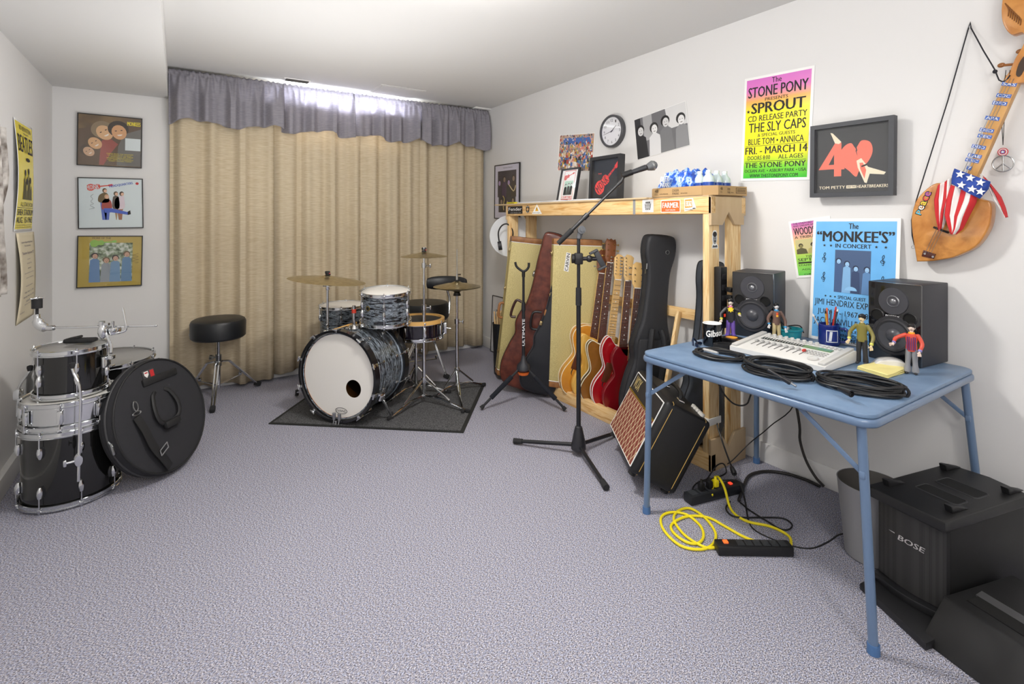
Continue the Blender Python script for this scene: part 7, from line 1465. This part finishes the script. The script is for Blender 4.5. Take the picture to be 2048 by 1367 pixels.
# stand base under and in front of the sub
t = thing('speaker_stand_base', 'flat black floor base with sloping housing beside the bass speaker', 'speaker base', G(1760, 1190))
q = [G(1720, 1168, .02), G(1852, 1290, .02), G(1852, 1290, .02)+V((.55, -.12, 0)), G(1720, 1168, .02)+V((.50, -.08, 0))]
wx(MB().prism([(p.x, p.y) for p in q], .001, .026, bev=.004), 'floor_plate', mat('#1d1d1f', .5), t)
c0_ = G(1838, 1278, 0); c1_ = G(2000, 1400, 0); top = .135
dx = V((c1_.x-c0_.x, c1_.y-c0_.y, 0)).normalized(); dy = V((-dx.y, dx.x, 0)); 
m = M((dx, dy, V((0, 0, 1)))).transposed().to_4x4(); m.translation = c0_
L_ = .46; vs = [(0, 0, .001), (L_, 0, .001), (L_, .42, .001), (-.0, .42, .001), (.02, .075, top), (L_*.93, .09, top), (L_*.93, .42, top), (0.0, .42, top*.9)]
b = MB(); b._new(vs, [(3, 2, 1, 0), (0, 1, 5, 4), (1, 2, 6, 5), (2, 3, 7, 6), (3, 0, 4, 7), (4, 5, 6, 7)], m)
bmesh.ops.bevel(b.bm, geom=list(b.bm.edges), offset=.008, segments=2, profile=.5, affect='EDGES'); wx(b, 'housing', mat('#1f1f20', .5), t)
b = MB(); b.m(mat('#060606', .8)).bb((.055, .12, top-.001), (.30, .175, top+.002), mx=m).m(mat('#4a4a4c', .4)).box((.178, .185, top+.003), (.26, .028, .005), (R(12), 0, 0), mx=m); wx(b, 'connector_slot', None, t)
# ------------------------------------------------------------------ cords and power strips on the floor
def fpts(L_, z=.006): return [G(a, c, z) if len(r_) == 0 else G(a, c, r_[0]) for a, c, *r_ in L_]
def cord(label, pts, r, mt, name='electric_cable', sm=6):
    t = thing(name, label, 'cord', pts[0]); t.location.z = 0; wx(MB().tube(pts, r, 8, sm=sm), 'cord', mt, t); return t
YC = mat('#f0dc1e', .45)
yc = [(1428, 952, .10), (1436, 950, .11), (1446, 972, .06), (1462, 1010), (1495, 1043), (1545, 1056), (1580, 1080), (1577, 1092)]
p1 = [PT(1425, 978, 2.42)]
cord('bright yellow extension cord running from the rear power strip', [G(1424, 990, .03), PT(1427, 962, 2.43), PT(1436, 953, 2.42), PT(1449, 975, 2.36)]+fpts([(1462, 1018), (1492, 1041), (1540, 1052), (1576, 1070), (1582, 1088), (1574, 1098)]), .0055, YC, 'extension_cord')
t = cord('looped bright yellow extension cord of the front power strip', fpts([(1432, 1094), (1408, 1093), (1370, 1070), (1348, 1040), (1355, 1022), (1380, 1016), (1410, 1035), (1431, 1065), (1425, 1088), (1400, 1098), (1360, 1090), (1328, 1060), (1322, 1035), (1340, 1024), (1372, 1028), (1400, 1050), (1407, 1072), (1395, 1086), (1370, 1082), (1345, 1062), (1345, 1046), (1375, 1032), (1415, 1034), (1450, 1052), (1490, 1074), (1530, 1088)], .007), .0055, YC, 'extension_cord', 5)
a, c = G(1432, 1104, .0), G(1582, 1106, .0); d = (c-a); yaw = math.atan2(d.y, d.x)
t = thing('power_strip', 'black six-outlet power strip lying in front of the yellow cord', 'power strip', (a+c)/2, (0, 0, yaw)); LL = d.length
MB().box((0, .0, .02), (LL, .052, .038), bev=.006).build('housing', mat('#151516', .45), t)
for k in range(6): MB().box((-LL*.18+LL*.112*k, 0, .0398), (LL*.09, .036, .002), bev=.0005).build('outlet', mat('#2f3133', .4), t)
MB().box((-LL*.37, .003, .041), (.018, .018, .006), bev=.001).build('switch', mat('#e8602a', .3, emit=1.2), t)
a, c = G(1378, 1010, .0), G(1475, 985, .0); d = (c-a); yaw = math.atan2(d.y, d.x)
t = thing('power_strip', 'black power strip with several plugs behind the yellow loops', 'power strip', (a+c)/2+V((.02, .01, 0)), (0, 0, yaw)); LL = d.length+.03
MB().box((0, .0, .022), (LL, .058, .042), bev=.006).build('housing', mat('#1e2024', .45), t)
for k in range(4): MB().box((-LL*.40+.05*k, 0, .0438), (.036, .04, .002)).build('outlet', mat('#35383c', .4), t)
MB().box((LL*.3, 0, .045), (.014, .016, .006)).build('switch', mat('#e8402a', .3, emit=1.5), t)
for k, (px_, col, lab) in enumerate(((1400, BLK, 'leftmost black plug in the rear power strip'), (1416, BLK, 'middle black plug in the rear power strip'), (1428, YC, 'yellow plug in the rear power strip'))):
    p = a.lerp(c, (px_-1378)/97)+V((.02, .01, .046)); t2 = thing('power_plug', lab, 'plug', p); wx(MB().box(p+V((0, 0, .018)), (.026, .026, .034), (0, 0, yaw), bev=.006).cyl(p+V((0, 0, .034)), p+V((0, 0, .05)), .008, .005, 10), 'plug_body', col, t2)
p = a.lerp(c, .22)+V((.02, .01, .09))
cord('thin black cord rising from the rear power strip behind the amplifier', [p, PT(1412, 960, 2.45), PT(1432, 932, 2.50), PT(1447, 927, 2.52), PT(1452, 945, 2.5), G(1430, 955, .03), G(1400, 962, .01), G(1386, 975, .008), G(1392, 990, .008)], .0032, BLK)
p = a.lerp(c, .4)+V((.02, .01, .09))
cord('black cord arching from the rear power strip across the carpet to the basket', [p, PT(1420, 964, 2.42), PT(1450, 960, 2.42), PT(1478, 964, 2.4), G(1490, 1000, .01), G(1497, 1040), G(1510, 1060), G(1545, 1078), G(1590, 1093), G(1625, 1096), G(1655, 1084), G(1678, 1069), G(1700, 1066)], .0036, BLK)
cord('black cord looping on the carpet under the table', fpts([(1460, 1002), (1452, 1015), (1460, 1028), (1480, 1034), (1530, 1034), (1566, 1036), (1584, 1048), (1578, 1058), (1560, 1057), (1535, 1042), (1500, 1020), (1478, 1002)]), .0034, BLK)
cord('thick black cable curving from the rear power strip to the right wall', fpts([(1478, 1000), (1488, 970), (1500, 950), (1530, 942), (1570, 946), (1610, 958), (1640, 972)], .009), .0075, mat('#262322', .5))
cord('black cable hanging behind the table down to the baseboard', [V((2.56, 1.42, .70))]+[PX(1597, 835, XR-.05), PX(1600, 880, XR-.05), PX(1612, 920, XR-.05), PX(1630, 952, XR-.05), PX(1648, 972, XR-.04)], .0065, mat('#2a2523', .5))
cord('thin black cord running diagonally from the table back to the rack foot', [V((2.58, 1.50, .71)), PX(1590, 795, XR-.05), PX(1540, 852, XR-.06), PX(1500, 885, XR-.09), G(1465, 920, .03), G(1452, 928, .006)], .0026, BLK)
cord('black cord hanging down the near rack post to an unplugged plug', [V((RX0+.075, RY0-.02, zb_)), PX(1436, 700, RX0+.075), PX(1433, 760, RX0+.075), PX(1431, 830, RX0+.075), PT(1444, 880, 2.6), PT(1462, 930, 2.56)], .0042, BLK)
p = PT(1466, 940, 2.55); t2 = thing('power_plug', 'black plug with metal prongs dangling above the carpet by the rack foot', 'plug', p); mm = axes(PT(1474, 960, 2.5)-p); mm.translation = p; p.z = max(p.z, .02)
wx(MB().lathe([(.006, -.025), (.011, -.015), (.014, .01), (.012, .022), (0, .022)], 14, mm), 'plug_body', mat('#2a2a2c', .4), t2); wx(MB().box((.005, 0, .03), (.002, .006, .018), mx=mm).box((-.005, 0, .03), (.002, .006, .018), mx=mm), 'prongs', STEEL, t2)
cord('black cord loop sagging under the table from the post to the back edge', [PX(1436, 765, RX0+.08), PX(1450, 790, RX0+.09), PX(1470, 808, RX0+.11), PX(1492, 808, RX0+.14), PX(1503, 785, RX0+.16), V((2.50, 1.45, TZ-.03))], .0042, BLK)
p = G(1440, 955, .05); t2 = thing('spring_clamp', 'small orange plastic clip by the foot of the rack', 'clamp', p)
pp = PT(1437, 922, 2.6); wx(MB().torus((0, 0, 0), .022, .0045, 20, 6, mx=M.Translation(pp) @ M.Rotation(PI/2, 4, 'X') @ M.Rotation(R(20), 4, 'Y')).tube([pp+V((-.01, -.01, -.02)), pp+V((-.012, -.02, -.05))], .005, 8), 'clip', mat('#e8622c', .5), t2); t2.location = pp
